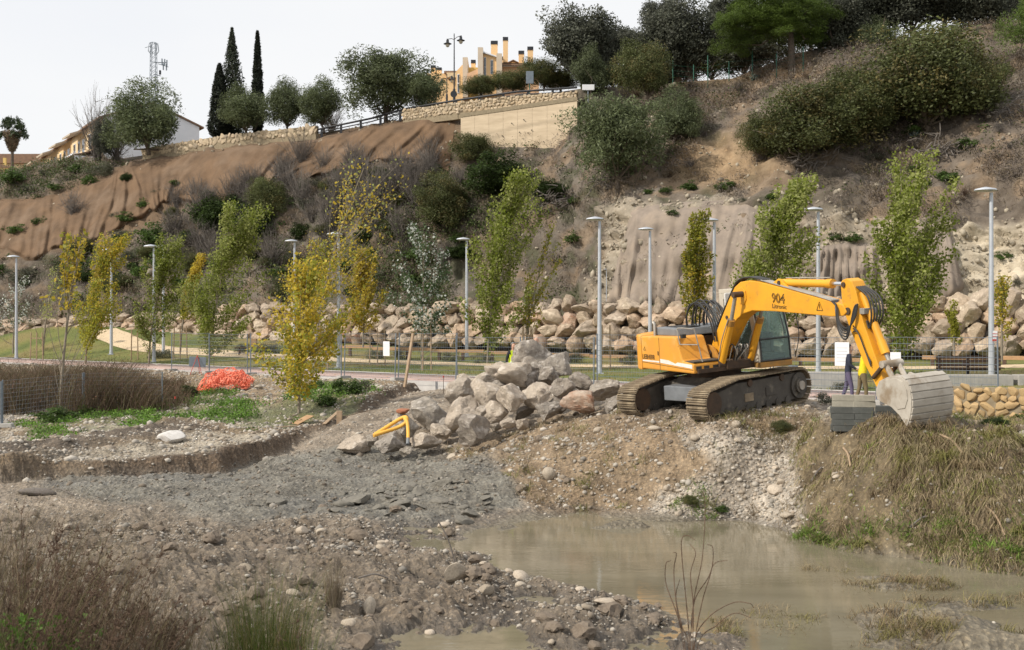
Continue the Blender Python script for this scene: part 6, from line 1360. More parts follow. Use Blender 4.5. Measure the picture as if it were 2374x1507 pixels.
lantern('black double-armed lantern standing on the hilltop road left of the villa', 1053, 93, 78, 232); lantern('farther smaller black double-armed lantern beside the big one', 1036, 112, 172, 240, .9)
rs_ = MB().disc((0, 0, 0), (0, 1, 0), .28, .03, 20).build('round_sign', 'black_steel'); rs_.location = P(1052, 218, 92.7).tolist(); tag(rs_, 'round black sign back on the foot of the big lantern', 'sign')
def sign(label, px, d, x0, x1, y0, y1, yb, mat='galvanised', post='green_steel'):
    b = P(px, yb, d); k = d/F; t = thing('road_sign', label, 'sign', b)
    MB().box(((x0+x1)/2*k-px*k, 0, (yb-(y0+y1)/2)*k), ((x1-x0)*k, .04, (y1-y0)*k)).build('plate', mat, t, bevel=.02); MB().tube([(0, .06, -.6), (0, .06, (yb-y0)*k)], .045, 8).build('post', post, t, True)
sign('tall grey sign plate seen from behind on a green post', 1228, 91.5, 1219.5, 1237, 165, 194, 222); sign('small wide white sign plate on a grey post at the end of the parapet', 1363.5, 86.5, 1350, 1378, 196, 209, 236, 'paper', 'galvanised')
# ridge fence
rf = thing('ridge_fence', 'thin wire fence on green posts along the ridge by the pine', 'fence', P(1700, 185, 84)); o_ = np.array(rf.location); fpz = []
for px, y0, y1 in ((1560,140,196),(1608,150,200),(1641,128,202),(1690,142,188),(1744,118,186),(1800,125,180),(1862,108,166)):
    q = hit(px, y1, 'hill')[0]; q = P(px, y1, 86) if q is None else q; hgt = (y1-y0)*q[1]/F; MB().tube([q-o_-UPZ*.3, q-o_+UPZ*hgt], .04, 6).build('post', 'green_steel', rf); fpz.append(q-o_)
for z in (.3, .7, 1.1, 1.5): tag(MB().tube([p+UPZ*z for p in fpz], .008, 3, False).build('wire', 'green_steel', rf), kind='stuff')
# lattice mast
mb_ = P(356, 362, 128); k = 128/F; mast = thing('lattice_mast', 'slim lattice telecom mast rising behind the olive tree', 'mast', mb_); H = (362-100)*k; W = .27
for sx in (-1, 1):
    for sy in (-1, 1): MB().tube([(sx*W*1.5, sy*W*1.5, 0), (sx*W, sy*W, H)], .035, 4).build('leg', 'galvanised', mast)
br = MB(); zs = np.linspace(.5, H, 24)
for a, b in zip(zs[:-1], zs[1:]):
    for ax in (0, 1):
        for s_ in (-1, 1):
            f = lambda t_, z: (t_*W*(1.5-.5*z/H), s_*W*(1.5-.5*z/H), z) if ax == 0 else (s_*W*(1.5-.5*z/H), t_*W*(1.5-.5*z/H), z)
            br.tube([f(-1, a), f(1, b)], .018, 3, False).tube([f(1, b), f(-1, b)], .018, 3, False)
tag(br.build('bracing', 'galvanised', mast), kind='stuff')
for a in np.linspace(0, 6.28, 8, endpoint=False): MB().tube([(.3*math.cos(a), .3*math.sin(a), H-1.3), (.62*math.cos(a), .62*math.sin(a), H-.9), (.5*math.cos(a), .5*math.sin(a), H-.05), (.15*math.cos(a), .15*math.sin(a), H+.1)], .025, 4).build('crown_bar', 'galvanised', mast)
arm_z = (362-145)*k; MB().tube([(0, 0, arm_z), (1.5, 0, arm_z)], .05, 5).build('cross_arm', 'galvanised', mast); MB().tube([(.6, -.2, arm_z-.2), (1.75, -.2, arm_z-.55)], .04, 5).build('cross_arm', 'galvanised', mast)
for x, dz in ((1.0, .05), (1.3, .0), (1.55, -.1), (1.15, -.5), (1.5, -.55)): MB().box((x, -.1, arm_z+dz), (.13, .12, .75)).build('antenna', 'galvanised', mast, bevel=.02)
MB().tube([(0, 0, (362-172)*k), (.8, 0, (362-176)*k)], .05, 5).build('cross_arm', 'galvanised', mast); MB().box((.75, 0, (362-168)*k), (.22, .2, .5)).build('antenna', 'black_steel', mast, bevel=.06)
MB().tube([(-.2, 0, H-.3), (-.95, -.1, H-.55)], .03, 4).build('cross_arm', 'galvanised', mast)

# ------------------------------------------------------------------ villa
vd = 105.; vk = vd/F; vo = P(1150, 215, vd); villa = thing('villa', 'ochre and salmon villa with many black-capped chimneys on the hilltop', 'house', vo)
def vb(name, mat, x0, x1, y0, y1, dz0=0., dep=5., parent=None, bevel=0): 
    c = np.array([((x0+x1)/2-1150)*vk, dz0+dep/2, (215-(y0+y1)/2)*vk]); return MB().box(c, ((x1-x0)*vk, dep, (y1-y0)*vk)).build(name, mat, parent or villa, bevel=bevel)
def vp(name, mat, poly, dz0, dep, parent=None): return MB().prism(poly, dz0, dz0+dep, lambda u, v, w: np.array([(u-1150)*vk, w, (215-v)*vk])).build(name, mat, parent or villa)
gw = vp('wall', 'render_yellow', [(1119,222),(1152,222),(1152,134),(1119,122)], 0, 6)
vb('pilaster', 'stone_trim', 1108, 1120, 112, 222, -.4, 6); vb('pilaster', 'stone_trim', 1151, 1164, 126, 222, -.4, 4)
vp('roof_slope', 'render_white', [(1117,122.5),(1117,119.5),(1153,131.5),(1153,134.5)], -.3, 6.5)
for x0, x1, y0, y1 in ((1121.5,1127,133,178),(1137,1143.5,139,172)):
    w = vb('window', 'render_white', x0, x1, y0, y1, -.05, .1); vb('pane', 'window_glass', x0+.8, x1-.8, y0+1, (y0+y1)/2-.5, -.08, .05, w); vb('pane', 'window_glass', x0+.8, x1-.8, (y0+y1)/2+.5, y1-1, -.08, .05, w)
vb('wall', 'render_salmon', 1164, 1250, 150, 222, .6, 8); vb('cornice', 'render_white', 1163, 1252, 146.5, 151.5, .2, 8.5)
rf_ = MB(); A4 = [((1163-1150)*vk, 0.0, (215-147)*vk), ((1253-1150)*vk, 0.0, (215-149)*vk), ((1243-1150)*vk, 5., (215-127)*vk), ((1172-1150)*vk, 5., (215-124)*vk)]
rf_.add([np.array(p) for p in A4]+[np.array(p)-np.array([0, 0, .15]) for p in A4], [(0, 1, 2, 3), (7, 6, 5, 4), (0, 4, 5, 1), (1, 5, 6, 2), (2, 6, 7, 3), (3, 7, 4, 0)]); roof = rf_.build('roof', 'roof_tile', villa)
for j in range(30):
    f = (j+.5)/30; a = np.array(A4[0])+(np.array(A4[1])-np.array(A4[0]))*f; b = np.array(A4[3])+(np.array(A4[2])-np.array(A4[3]))*f; MB().tube([a+UPZ*.03, b+UPZ*.03], .055, 5, False).build('tile_row', 'roof_pale' if j % 3 == 0 else 'roof_tile', roof)
vp('back_gable', 'render_yellow', [(1152,140),(1230,140),(1226,128.5),(1190,111.5),(1154,127)], 5.2, 3); vp('gable_roof', 'roof_tile', [(1150,129.5),(1190,110),(1229,129.5),(1229,127.5),(1190,108),(1150,127.5)], 5., 3.4)
for x0, x1, y0, y1, z0 in ((1137.5,1153,85,128,1.5),(1166,1177.5,78,131,1.2),(1203,1216,93,126,4.0),(1224,1237,93,134,2.4),(1158.6,1165.5,95,130,6),(1133,1138,110,128,6),(1088.7,1099,115,142,4)):
    c = vb('chimney', 'render_yellow', x0, x1, y0+8, y1+6, z0, .6); vb('chimney_cap', 'black_steel', x0-.6, x1+.6, y0, y0+8, z0-.04, .68, c)
vb('wall', 'render_ochre', 1083, 1108, 139, 222, 3, 5); vb('pilaster', 'stone_trim', 1072, 1083.5, 129, 222, .6, 5); vp('wall', 'render_yellow', [(1056,235),(1073,235),(1073,142),(1056,160)], 1, 5)
w = vb('window', 'render_white', 1059, 1064, 166, 211, .95, .1); vb('pane', 'window_glass', 1060, 1063.4, 168, 186, .92, .05, w); vb('pane', 'window_glass', 1060, 1063.4, 189, 209, .92, .05, w)
vp('garden_wall', 'render_salmon', [(1083,190),(1109,190),(1109,160),(1083,172)], -.2, .4)
far_h = thing('far_villa', 'small distant ochre house with two black-capped chimneys beside the lanterns', 'house', P(1012, 230, 125)); fk = 125/F
def fb(name, mat, x0, x1, y0, y1, dz0, dep, parent=None): return MB().box((((x0+x1)/2-1012)*fk, dz0+dep/2, (230-(y0+y1)/2)*fk), ((x1-x0)*fk, dep, (y1-y0)*fk)).build(name, mat, parent or far_h)
fb('wall', 'render_yellow', 990, 1060, 170, 240, 0, 6); fb('roof', 'roof_tile', 1030, 1064, 166, 171, -.4, 7); fb('wall', 'render_cream', 1036, 1066, 171, 182, -.6, 3)
for x0, x1, y0, y1 in ((998,1009,149,171),(1010.5,1023,154,171)): c = fb('chimney', 'render_yellow', x0, x1, y0+6, y1, .5, .6); fb('chimney_cap', 'black_steel', x0-.5, x1+.5, y0, y0+6, .46, .68, c)

# ------------------------------------------------------------------ terraced houses at the left
TO = np.array([-43.7, 120., 18.6]); TU = np.array([-.553, .832, 0]); TV = np.array([.832, .553, 0]); RT = np.stack([TU, TV, UPZ], 1)
def terrace(i, label, wall, L=7.5, D=10.3, ze=6.2, gable=None):
    o = TO+TU*L*i+UPZ*(-.12*i); t = thing('terraced_house', label, 'house', o, 'row of terraced houses on the hilltop')
    def bx(name, mat, u0, u1, v0, v1, z0, z1, par=None): return MB().box(RT@np.array([(u0+u1)/2, (v0+v1)/2, (z0+z1)/2]), (u1-u0, v1-v0, z1-z0), RT).build(name, mat, par or t)
    W_ = MB().prism([(0, -1), (D, -1), (D, ze), (D/2, ze+2.0), (0, ze)], 0.01, L-.01, lambda v, z, u: RT@np.array([u, v, z])).build('wall', wall, t)
    rf = MB().prism([(-.55, ze-.16), (D/2, ze+2.02), (D+.55, ze-.16), (D+.55, ze+.02), (D/2, ze+2.22), (-.55, ze+.02)], -.02 if i else -.25, L, lambda v, z, u: RT@np.array([u, v, z])).build('roof', 'roof_tile', t)
    for u in (1.0, 3.2, 5.4):
        w = bx('window', 'render_white', u, u+1.0, -.06, .04, 3.6, 5.3); bx('pane', 'window_glass', u+.1, u+.9, -.09, -.03, 3.7, 5.2, w)
        w = bx('window', 'render_white', u, u+1.0, -.06, .04, .6, 2.5); bx('pane', 'window_glass', u+.1, u+.9, -.09, -.03, .7, 2.4, w)
    if i:
        h = MB().prism([(-1.7, ze-.75), (-.0, ze-.05), (-.0, ze+.12), (-1.7, ze-.55)], .6, 4.6, lambda v, z, u: RT@np.array([u, v, z])).build('canopy_roof', 'roof_pale', t)
        bx('balcony', 'render_white', .6, 4.6, -1.4, 0, 2.6, 3.5)
    else:
        bx('porch_wall', 'brick_red', .5, L, -3.2, -2.9, -1, 1.6); MB().prism([(-3.4, 1.7), (-.0, 2.9), (-.0, 3.05), (-3.4, 1.85)], .2, L, lambda v, z, u: RT@np.array([u, v, z])).build('porch_roof', 'roof_tile', t)
        bx('side_wall', 'render_white', -.04, .0, -3, 0, -1, 1.9)
        MB().prism([(-.05, -1), (D+.05, -1), (D+.05, ze+.0), (D/2, ze+2.0), (-.05, ze+.0)], -.08, .0, lambda v, z, u: RT@np.array([u, v, z])).build('gable_wall', 'render_white', t)
        bx('side_chimney', 'brick_red', 1.0, 2., D+.0, D+.5, .5, 2.4)
for i, (lb, wl_) in enumerate([('nearest terraced house with a plain white gable end', 'render_cream'), ('second terraced house with cream walls after the white gable house', 'render_cream'), ('third terraced house with a pale canopy roof', 'render_yellow'), ('fourth terraced house with a pale canopy roof', 'render_cream'), ('last and farthest terraced house of the row', 'render_yellow')]): terrace(i, lb, wl_)
bh = thing('brick_house', 'low distant house with a red brick chimney at the end of the terrace', 'house', P(62, 415, 170)); bk = 170/F
MB().box((0, 2, 1.), (11, 6, 2.4)).build('wall', 'render_cream', bh); MB().prism([(-6, 2.2), (6, 2.2), (4, 3.6), (-4, 3.6)], -1.4, 5.4, lambda u, v, w: np.array([u, w, v])).build('roof', 'roof_tile', bh)
c = MB().box((0, -.6, 1.4), (.75, .75, 3.)).build('chimney', 'brick_red', bh); MB().box((0, -.6, 3.3), (1.0, 1.0, .12), taper=.6).build('chimney_cap', 'roof_tile', c)
for sx in (-.3, .3): MB().box((sx, -.9, 3.05), (.1, .1, .4)).build('cap_pillar', 'brick_red', c)
yh = thing('far_house', 'tiny distant yellow house with a chimney under the palm', 'house', P(2, 420, 165)); MB().box((0, 1, .8), (4, 3, 2.2)).build('wall', 'render_ochre', yh); MB().box((.6, 0, 2.6), (.4, .4, 1.6)).build('chimney', 'render_ochre', yh); MB().prism([(-2.3, 1.9), (2.3, 1.9), (0, 2.5)], -.6, 3, lambda u, v, w: np.array([u, w, v])).build('roof', 'roof_tile', yh)

# ------------------------------------------------------------------ people
def person(label, base, facing, H, mats, arms, hair, lean=0., stride=.08, vest=False):
    """arms: ((elbow),(wrist)) for left and right in body frame x=right, y=forward"""
    s = H/1.75; V = []; R_ = []; E = []; tagp = []
    def v(p, r, parent=None, part='torso'):
        V.append(np.array(p, float)); R_.append(r); tagp.append(part)
        if parent is not None: E.append((parent, len(V)-1))
        return len(V)-1
    pel = v((0, 0, .95), (.15, .12)); sp1 = v((0, lean*.4, 1.12), (.14, .11), pel); ch = v((0, lean, 1.32), (.165, .125), sp1); nk0 = v((0, lean*1.15, 1.47), (.075, .07), ch); nk = v((0, lean*1.25+.01, 1.53), (.055, .055), nk0, 'head')
    h1 = v((0, lean*1.3+.02, 1.60), (.075, .088), nk, 'head'); h2 = v((0, lean*1.35+.015, 1.68), (.08, .098), h1, 'head'); v((0, lean*1.35, 1.74), (.05, .06), h2, 'head'); v((0, lean*1.3+.125, 1.63), (.018, .018), h1, 'head')
    for sx, (el, wr) in zip((-1, 1), arms):
        sh = v((sx*.17, lean*1.05, 1.42), (.075, .075), ch, 'sleeve'); e = v(el, (.05, .05), sh, 'sleeve'); w = v(wr, (.034, .034), e, 'sleeve'); d = np.array(wr)-np.array(el); d /= np.linalg.norm(d); pm = v(np.array(wr)+d*.07, (.038, .022), w, 'hand')
        side = np.cross(d, (0, 0, 1.)) if abs(d[2]) < .9 else np.array([0, 1., 0]); side /= np.linalg.norm(side)+1e-9
        for f, ln in ((-.03, .065), (-.01, .08), (.01, .075), (.03, .06)): a = v(np.array(wr)+d*.11+side*f, (.009, .009), pm, 'hand'); v(np.array(wr)+d*(.11+ln)+side*f*1.1+np.array([0, .01, 0]), (.007, .007), a, 'hand')
        a = v(np.array(wr)+d*.06+side*.045, (.011, .011), w, 'hand'); v(np.array(wr)+d*.1+side*.065, (.008, .008), a, 'hand')
        hp = v((sx*.09, 0, .90), (.10, .11), pel, 'leg'); kn = v((sx*.11, stride*sx*.5+.03, .50), (.065, .07), hp, 'leg'); an = v((sx*.12, stride*sx-.03, .10), (.05, .055), kn, 'leg'); hl = v((sx*.12, stride*sx-.03, .045), (.042, .045), an, 'foot'); v((sx*.14, stride*sx+.16, .035), (.042, .032), hl, 'foot')
    V = [p*s for p in V]; me = bpy.data.meshes.new('p'); me.from_pydata([p.tolist() for p in V], E, []); o = bpy.data.objects.new('p', me); COL.objects.link(o)
    m1 = o.modifiers.new('s', 'SKIN'); m1.use_smooth_shade = True; me.skin_vertices  # radii below
    if not me.skin_vertices: 
        try: me.attributes.new('skin', 'FLOAT', 'POINT')
        except Exception: pass
    bpy.context.view_layer.objects.active = o
    if me.skin_vertices:
        for i, sv in enumerate(me.skin_vertices[0].data): sv.radius = (R_[i][0]*s, R_[i][1]*s); sv.use_root = (i == 0)
    o.modifiers.new('b', 'SUBSURF').levels = 1
    dg = bpy.context.evaluated_depsgraph_get(); dg.update(); nm = bpy.data.meshes.new_from_object(o.evaluated_get(dg)); bpy.data.objects.remove(o)
    nm.materials.clear(); parts = ['head', 'hand', 'torso', 'sleeve', 'leg', 'foot']
    for pn in parts: nm.materials.append(MATS[mats[pn]])
    SV = np.array(V); segA = np.array([SV[a] for a, b in E]); segB = np.array([SV[b] for a, b in E]); tp = [tagp[b] for a, b in E]; rr_ = np.array([max(R_[b])*s for a, b in E]); vestf = []
    for pg in nm.polygons:
        c = np.array(pg.center); d = segB-segA; t = np.clip(((c-segA)*d).sum(1)/((d*d).sum(1)+1e-9), 0, 1); q = np.linalg.norm(c-segA-d*t[:, None], axis=1)-rr_*.8; k = tp[int(q.argmin())]
        if k == 'leg' and c[2] > .93*s: k = 'torso'
        pg.material_index = parts.index(k); pg.use_smooth = True
        if k == 'torso' and .93*s < c[2] < 1.47*s: vestf.append(pg.index)
    root = thing('person', label, 'person', base, None, facing); link('body', nm, root)
    hr = ICO[2][0].copy(); msk = hr[:, 2] > -.1; hv = hr*np.array([.088, .105, .1])*s; hv[~msk] *= .82; hv[:, 1] -= .012*s; f = np.array([t_ for t_ in ICO[2][1] if (hr[t_][:, 2]*.8-hr[t_][:, 1]).mean() > .1])
    if hair: h = link('hair', npmesh('hair', hv, f, hair, smooth=True), root); h.location = (0, (lean*1.35+.01)*s, 1.675*s)
    if vest:
        vs_ = {}; VV, FF, mi = [], [], []
        for pi in vestf:
            pg = nm.polygons[pi]; ids = []
            for vi in pg.vertices:
                if vi not in vs_: vs_[vi] = len(VV); vv_ = nm.vertices[vi]; VV.append(np.array(vv_.co)+np.array(vv_.normal)*.02)
                ids.append(vs_[vi])
            FF.append(ids); z = pg.center[2]/s; mi.append(1 if (1.0 < z < 1.06 or (1.2 < z < 1.45 and .07 < abs(pg.center[0]) < .11)) else 2 if (abs(pg.center[0]) < .035 and pg.center[1] > .05) else 0)
        vm = bpy.data.meshes.new('vest'); vm.from_pydata([p.tolist() for p in VV], [], FF)
        for q in ('hi_vis', 'reflective', 'cloth_black'): vm.materials.append(MATS[q])
        for pg, a in zip(vm.polygons, mi): pg.material_index = a; pg.use_smooth = True
        link('vest', vm, root)
    return root
MT = lambda top, leg, slv=None, hand='skin': dict(head='skin', hand=hand, torso=top, sleeve=slv or top, leg=leg, foot='shoe')
down = (((-.25, .0, 1.15), (-.27, .08, .90)), ((.25, 0, 1.15), (.27, .08, .9)))
def gnd(px, d): x = (px-CX)*d/F; return np.array([x, d, max(drop(x, d), -.05)])
person('worker in a yellow hi-vis vest over black clothes standing behind the boulder heap', gnd(1189, 40.), -2.7, 1.74, MT('cloth_black', 'cloth_navy'), down, 'hair_grey', .02, vest=True)
g2 = gnd(1246, 40.5); person('bald man mostly hidden behind the top boulder of the heap', g2+np.array([0, 0, .15]), 2.4, 1.78, MT('cloth_navy', 'cloth_navy'), down, None, .03)
person('man in a dark jacket and purple trousers standing beside the notice sheet', gnd(1966, 34), -1.9, 1.76, MT('cloth_navy', 'cloth_purple'), (((-.25, .05, 1.15), (-.2, .25, 1.0)), ((.25, .05, 1.15), (.2, .25, 1.02))), 'hair_dark', .03, .16)
person('person in a yellow shirt and khaki trousers partly hidden behind the excavator arm', gnd(1998, 33.5), -1.5, 1.72, MT('cloth_yellow', 'cloth_khaki'), (((-.26, .14, 1.18), (-.18, .36, 1.02)), ((.26, .14, 1.18), (.2, .38, 1.0))), 'hair_dark', .1, .12)
# ------------------------------------------------------------------ stones, pebbles and clods on the river bed
garea = np.abs((GX[:-1, 1:]-GX[:-1, :-1])*(GY[1:, :-1]-GY[:-1, :-1]))
gm = {k: v[:-1, :-1] for k, v in Zn.items()}; gz_ = GZ[:-1, :-1]
vis_ = ((gm['u'] > -80)&(gm['u'] < 2460)&(gm['v'] < 1640)&(gm['v'] > 800)&(gz_ > WATER-.02)).astype(float)
prom_w = ((GX-PO[0])*PN[0]+(GY-PO[1])*PN[1])[:-1, :-1]; vis_ *= (prom_w < -.4)
def gsample(n, w, seed):
    r = np.random.default_rng(seed); p = np.clip(garea*w*vis_, 0, None).ravel(); c = r.choice(p.size, n, p=p/p.sum()); i, j = c//garea.shape[1], c % garea.shape[1]; a, b = r.random(n), r.random(n)
    x = GX[i, j]*(1-a)+GX[i, j+1]*a; y = GY[i, j]*(1-b)+GY[i+1, j]*b; x = x*y/GY[i, j]
    z = GZ[i, j]*(1-a)*(1-b)+GZ[i, j+1]*a*(1-b)+GZ[i+1, j]*(1-a)*b+GZ[i+1, j+1]*a*b; return np.stack([x, y, z], 1), i, j, r
nearw = np.clip(22/GY[:-1, :-1], .4, 1.6)
patch = sstep(-.2, .5, fbm(GX*.45, GY*.45, None, 3, 90))[:-1, :-1]
wp = (3.2*gm['c']+1.2*gm['bar']*(.12+patch**1.5)+.9*gm['up']*(1-.7*gm['g'])*(.3+patch)+.8*gm['mo']*(.2+patch)+.12*gm['m']+.12*gm['b']+.15)*(1-.9*gm['p'])*nearw
Q, i_, j_, r = gsample(24000, wp, 5); n = len(Q); Vi, Fi = ICO[1]
sz = np.exp(r.normal(math.log(.024), .45, n))*np.clip(Q[:, 1]/20, .75, 1.7); sh = r.uniform(.65, 1.2, (n, 3)); sh[:, 2] *= .75
Vp = (Vi[None]*sh[:, None]*(1+r.uniform(-.16, .16, (n, len(Vi), 1))))*sz[:, None, None]+(Q+np.array([0, 0, .006]))[:, None]
tone = np.where((r.random(n) < .65)[:, None], np.array([.42, .385, .335])[None], np.array([.30, .25, .195])[None])*(1+r.uniform(-.35, .4, n))[:, None]*np.where(Zn['m'][i_, j_] > .5, .6, 1)[:, None]*(1-.22*Zn['bar'][i_, j_])[:, None]
Fp = (Fi[None]+np.arange(n)[:, None, None]*len(Vi)).reshape(-1, 3)
tag(link('pebbles', npmesh('pebbles', Vp.reshape(-1, 3), Fp, 'pebbles', np.repeat(tone, len(Vi), 0), True)), 'countless pale river pebbles', 'pebbles', kind='stuff')
cob = [rock_mesh('stone', 'cobble', 900+i, 3, 5, .05, depth=(.6, .9)) for i in range(8)]
def stones(n, w, seed, smin, smax, label, grp, meshes=cob, flat=.7, name='stone', cat='stone'):
    Q, _, _, r = gsample(n, w, seed)
    for k, p in enumerate(Q):
        s_ = smin+(smax-smin)*r.random()**2.4; o = inst(name, meshes[k % len(meshes)], None, p+np.array([0, 0, s_*.2]), (r.uniform(-.3, .3), r.uniform(-.3, .3), r.uniform(0, 6.3)), (s_*r.uniform(.8, 1.25), s_*r.uniform(.75, 1.1), s_*flat*r.uniform(.7, 1.1))); tag(o, label, cat, grp)
stones(120, gm['bar']*(.3+patch)*nearw**1.5*(1-gm['p']), 11, .045, .14, 'pale rounded stone lying on the near gravel bar', 'loose stones on the near gravel bar')
stones(42, gm['c']+.3*gm['mo'], 12, .06, .16, 'pale stone lying on the white gravel slope below the excavator', 'loose stones on the gravel slope')
stones(50, gm['up']*(1-gm['g']), 13, .08, .2, 'pale stone lying on the upper terrace by the trench', 'loose stones on the upper terrace')
stones(26, gm['b'], 14, .05, .12, 'pale stone caught in the dry grass of the right bank', 'stones in the bank grass')
pmat('mud_clod', (.20, .185, .155), (.13, .12, .1), 4, .9, .03, 12)
clod = [rock_mesh('mud_chunk', 'mud_clod', 930+i, 3, 8, .1, depth=(.4, .8)) for i in range(6)]
pmat('earth_clod', (.205, .165, .125), (.145, .115, .088), 5, .95, .03, 14); eclod = [rock_mesh('earth_clod', 'earth_clod', 940+i, 3, 4, .22, depth=(.6, .9)) for i in range(5)]
zs_ = zone([(560,1170),(760,1140),(900,1125),(1150,1110),(1210,1190),(1050,1215),(800,1195)], gm['u'], gm['v'], 10)
stones(62, zs_, 15, .07, .24, 'dark grey mud slab broken off the edge of the mud flat', 'broken mud slabs', clod, .45, 'mud_chunk', 'mud chunk')
stones(260, gm['bar']*nearw+gm['mo']*.6+zs_*.3, 16, .05, .2, 'crumbly brown earth clod on the churned ground', 'earth clods on the churned ground', eclod, .75, 'earth_clod', 'clod')
def single(name, label, cat, px, py, s, rot, mesh, dz=.0): q = hit(px, py, 'river')[0]; tag(inst(name, mesh, None, q+np.array([0, 0, dz]), rot, s), label, cat)
single('mud_chunk', 'largest flat mud slab tilted at the edge of the mud flat', 'mud chunk', 828, 1165, (.42, .3, .12), (.1, -.2, .2), clod[0], .06)
single('pointed_stone', 'pale pointed stone slab standing tilted at the water edge', 'stone', 1060, 1345, (.22, .06, .19), (.3, .3, .5), cob[2], .1)
single('flat_stone', 'flat white slab lying at the tip of the gravel bar', 'stone', 1418, 1394, (.26, .13, .04), (0, .08, .1), rock_mesh('flat_stone', 'cobble', 955, 3, 8, .05), .0)
single('driftwood_log', 'smooth brown driftwood log lying on the gravel', 'log', 85, 1148, (.42, .13, .1), (0, .05, .1), rock_mesh('driftwood_log', 'twig_grey', 956, 3, 3, .04), .06)
single('stone', 'large pale stone lying alone on the earth slope below the reddish boulder', 'stone', 1272, 1105, (.17, .15, .17), (0, .1, .3), cob[1], .06)
single('stone', 'upright rounded stone by the channel under the rush clump', 'stone', 856, 1425, (.09, .08, .17), (0, .15, .3), cob[4], .08)
for i, (x0, y0, x1, y1, rad, lb) in enumerate([(1022,1240,1058,1320,.012,'curved grey stick standing beside the pale pointed slab'), (2180,1015,2232,1055,.022,'pale bare stick on top of the right bank'), (1955,1045,1972,1085,.02,'short bleached stick at the left end of the bank grass'), (1905,1090,1880,1120,.018,'dark stick half buried in the bank grass'), (2285,1180,2330,1245,.016,'straw-coloured reed stalk lying down the bank'), (2110,1230,2155,1200,.016,'grey stick low on the bank'), (830,1350,900,1345,.014,'thin root lying on the gravel bar'), (100,1140,170,1150,.014,'thin stick lying by the driftwood log')]):
    a = hit(x0, y0, 'river')[0]+UPZ*.06; b = hit(x1, y1, 'river')[0]+UPZ*.03
    if i == 0: a = b+np.array([-.3, .05, .75])
    m_ = (a+b)/2+np.array([.02, 0, .06]); t = thing('driftwood_stick', lb, 'stick', b); MB().tube([p-b for p in smoothpts([a, m_, b], 4)], rad, 6).build('stick', 'stake' if i in (1, 2, 4) else 'twig_grey', t, True)

# ------------------------------------------------------------------ dead grass on the right bank
gdx = np.gradient(LOW(GX, GY), axis=1)/np.gradient(GX, axis=1)
def tussocks(n_cl, per, w, seed, L, W, cols_, upv, name, label, spread=.2, down=None, droop=.3, lenj=.4, zoff=0.):
    C, i, j, r = gsample(n_cl, w, seed); idx = np.repeat(np.arange(n_cl), per); n = len(idx); a = r.uniform(0, 6.28, n)
    D = np.stack([np.cos(a), np.sin(a), 0*a], 1)
    if down is not None: D = D*.55+np.array(down)
    off = r.normal(size=(n, 2))*spread; x, y = C[idx, 0]+off[:, 0], C[idx, 1]+off[:, 1]; z = ground_fast(x, y)
    V, Fb = blades(np.stack([x, y, z+zoff], 1), D, L*r.uniform(1-lenj, 1+lenj, n), W, upv*r.uniform(.5, 1.3, n), r, droop)
    cc = np.array(cols_)[r.integers(0, len(cols_), n_cl)][idx]*(1+r.uniform(-.35, .35, n))[:, None]
    return tag(link(name, npmesh(name, V, Fb, 'blade', np.repeat(np.clip(cc, 0, 1), 5, 0))), label, 'grass', kind='stuff')
ld = np.log(dep)
def ground_fast(x, y):
    fi = np.clip((np.log(np.clip(y, dep[0], dep[-1]))-ld[0])/(ld[-1]-ld[0])*(NR-1), 0, NR-1.001); fj = np.clip((x/y-tan[0])/(tan[-1]-tan[0])*(NC-1), 0, NC-1.001)
    i, j = fi.astype(int), fj.astype(int); a, b = fi-i, fj-j
    return GZ[i, j]*(1-a)*(1-b)+GZ[i+1, j]*a*(1-b)+GZ[i, j+1]*(1-a)*b+GZ[i+1, j+1]*a*b
DRY = [(.29, .225, .13), (.2, .15, .085), (.37, .30, .19), (.17, .17, .05), (.25, .2, .13), (.14, .105, .065), (.2, .2, .07)]
bpat = .25+sstep(-.4, .4, fbm(GX*.9, GY*.9, None, 3, 95))[:-1, :-1]
tussocks(1100, 36, gm['b']*bpat**2, 21, .22, .012, DRY, .28, 'bank_grass', 'matted brown dead grass covering the right bank', .11, (-.25, -.8, -.55), .3)
tussocks(110, 70, gm['b']*(.2+bpat), 26, .34, .011, [(.24, .185, .11), (.3, .25, .15), (.19, .18, .06), (.2, .155, .1)], .75, 'bank_tussocks', 'drooping brown grass tussocks on the right bank', .035, (0, -.25, -.2), .55)
tussocks(120, 24, gm['b']*sstep(1120, 980, gm['v'])*bpat+.5*zone([(1880,985),(2100,960),(2374,990),(2300,1060),(1880,1060)], gm['u'], gm['v'], 20), 22, .17, .011, [(.26, .26, .08), (.2, .24, .06), (.36, .29, .14)], .9, 'bank_grass', 'upright olive grass tufts along the top of the right bank', .07, None, .1)
tussocks(170, 26, gm['b']*sstep(1190, 1260, gm['v'])+1.5*zone([(1640,1240),(1850,1235),(2000,1270),(1900,1285),(1660,1262)], gm['u'], gm['v'], 12)+zone([(1560,1180),(1640,1150),(1700,1180),(1660,1210)], gm['u'], gm['v'], 8), 23, .16, .012, [(.12, .21, .03), (.16, .23, .05), (.2, .19, .08)], .8, 'bank_grass', 'bright green grass fringe at the water edge', .09, None, .2)
vis0 = vis_.copy(); vis_ = np.where(gm['isl'] > .25, 1., 0)*((gm['u'] > 1500))
tussocks(170, 34, gm['isl']*sstep(-.1, .4, fbm(GX*.8, GY*1.6, None, 2, 97)[:-1, :-1]), 24, .16, .009, [(.2, .15, .09), (.24, .19, .11), (.17, .15, .06)], .9, 'silt_grass', 'brown dead grass on the silt ridges in the water', .1, None, .25)
vis_ = vis0
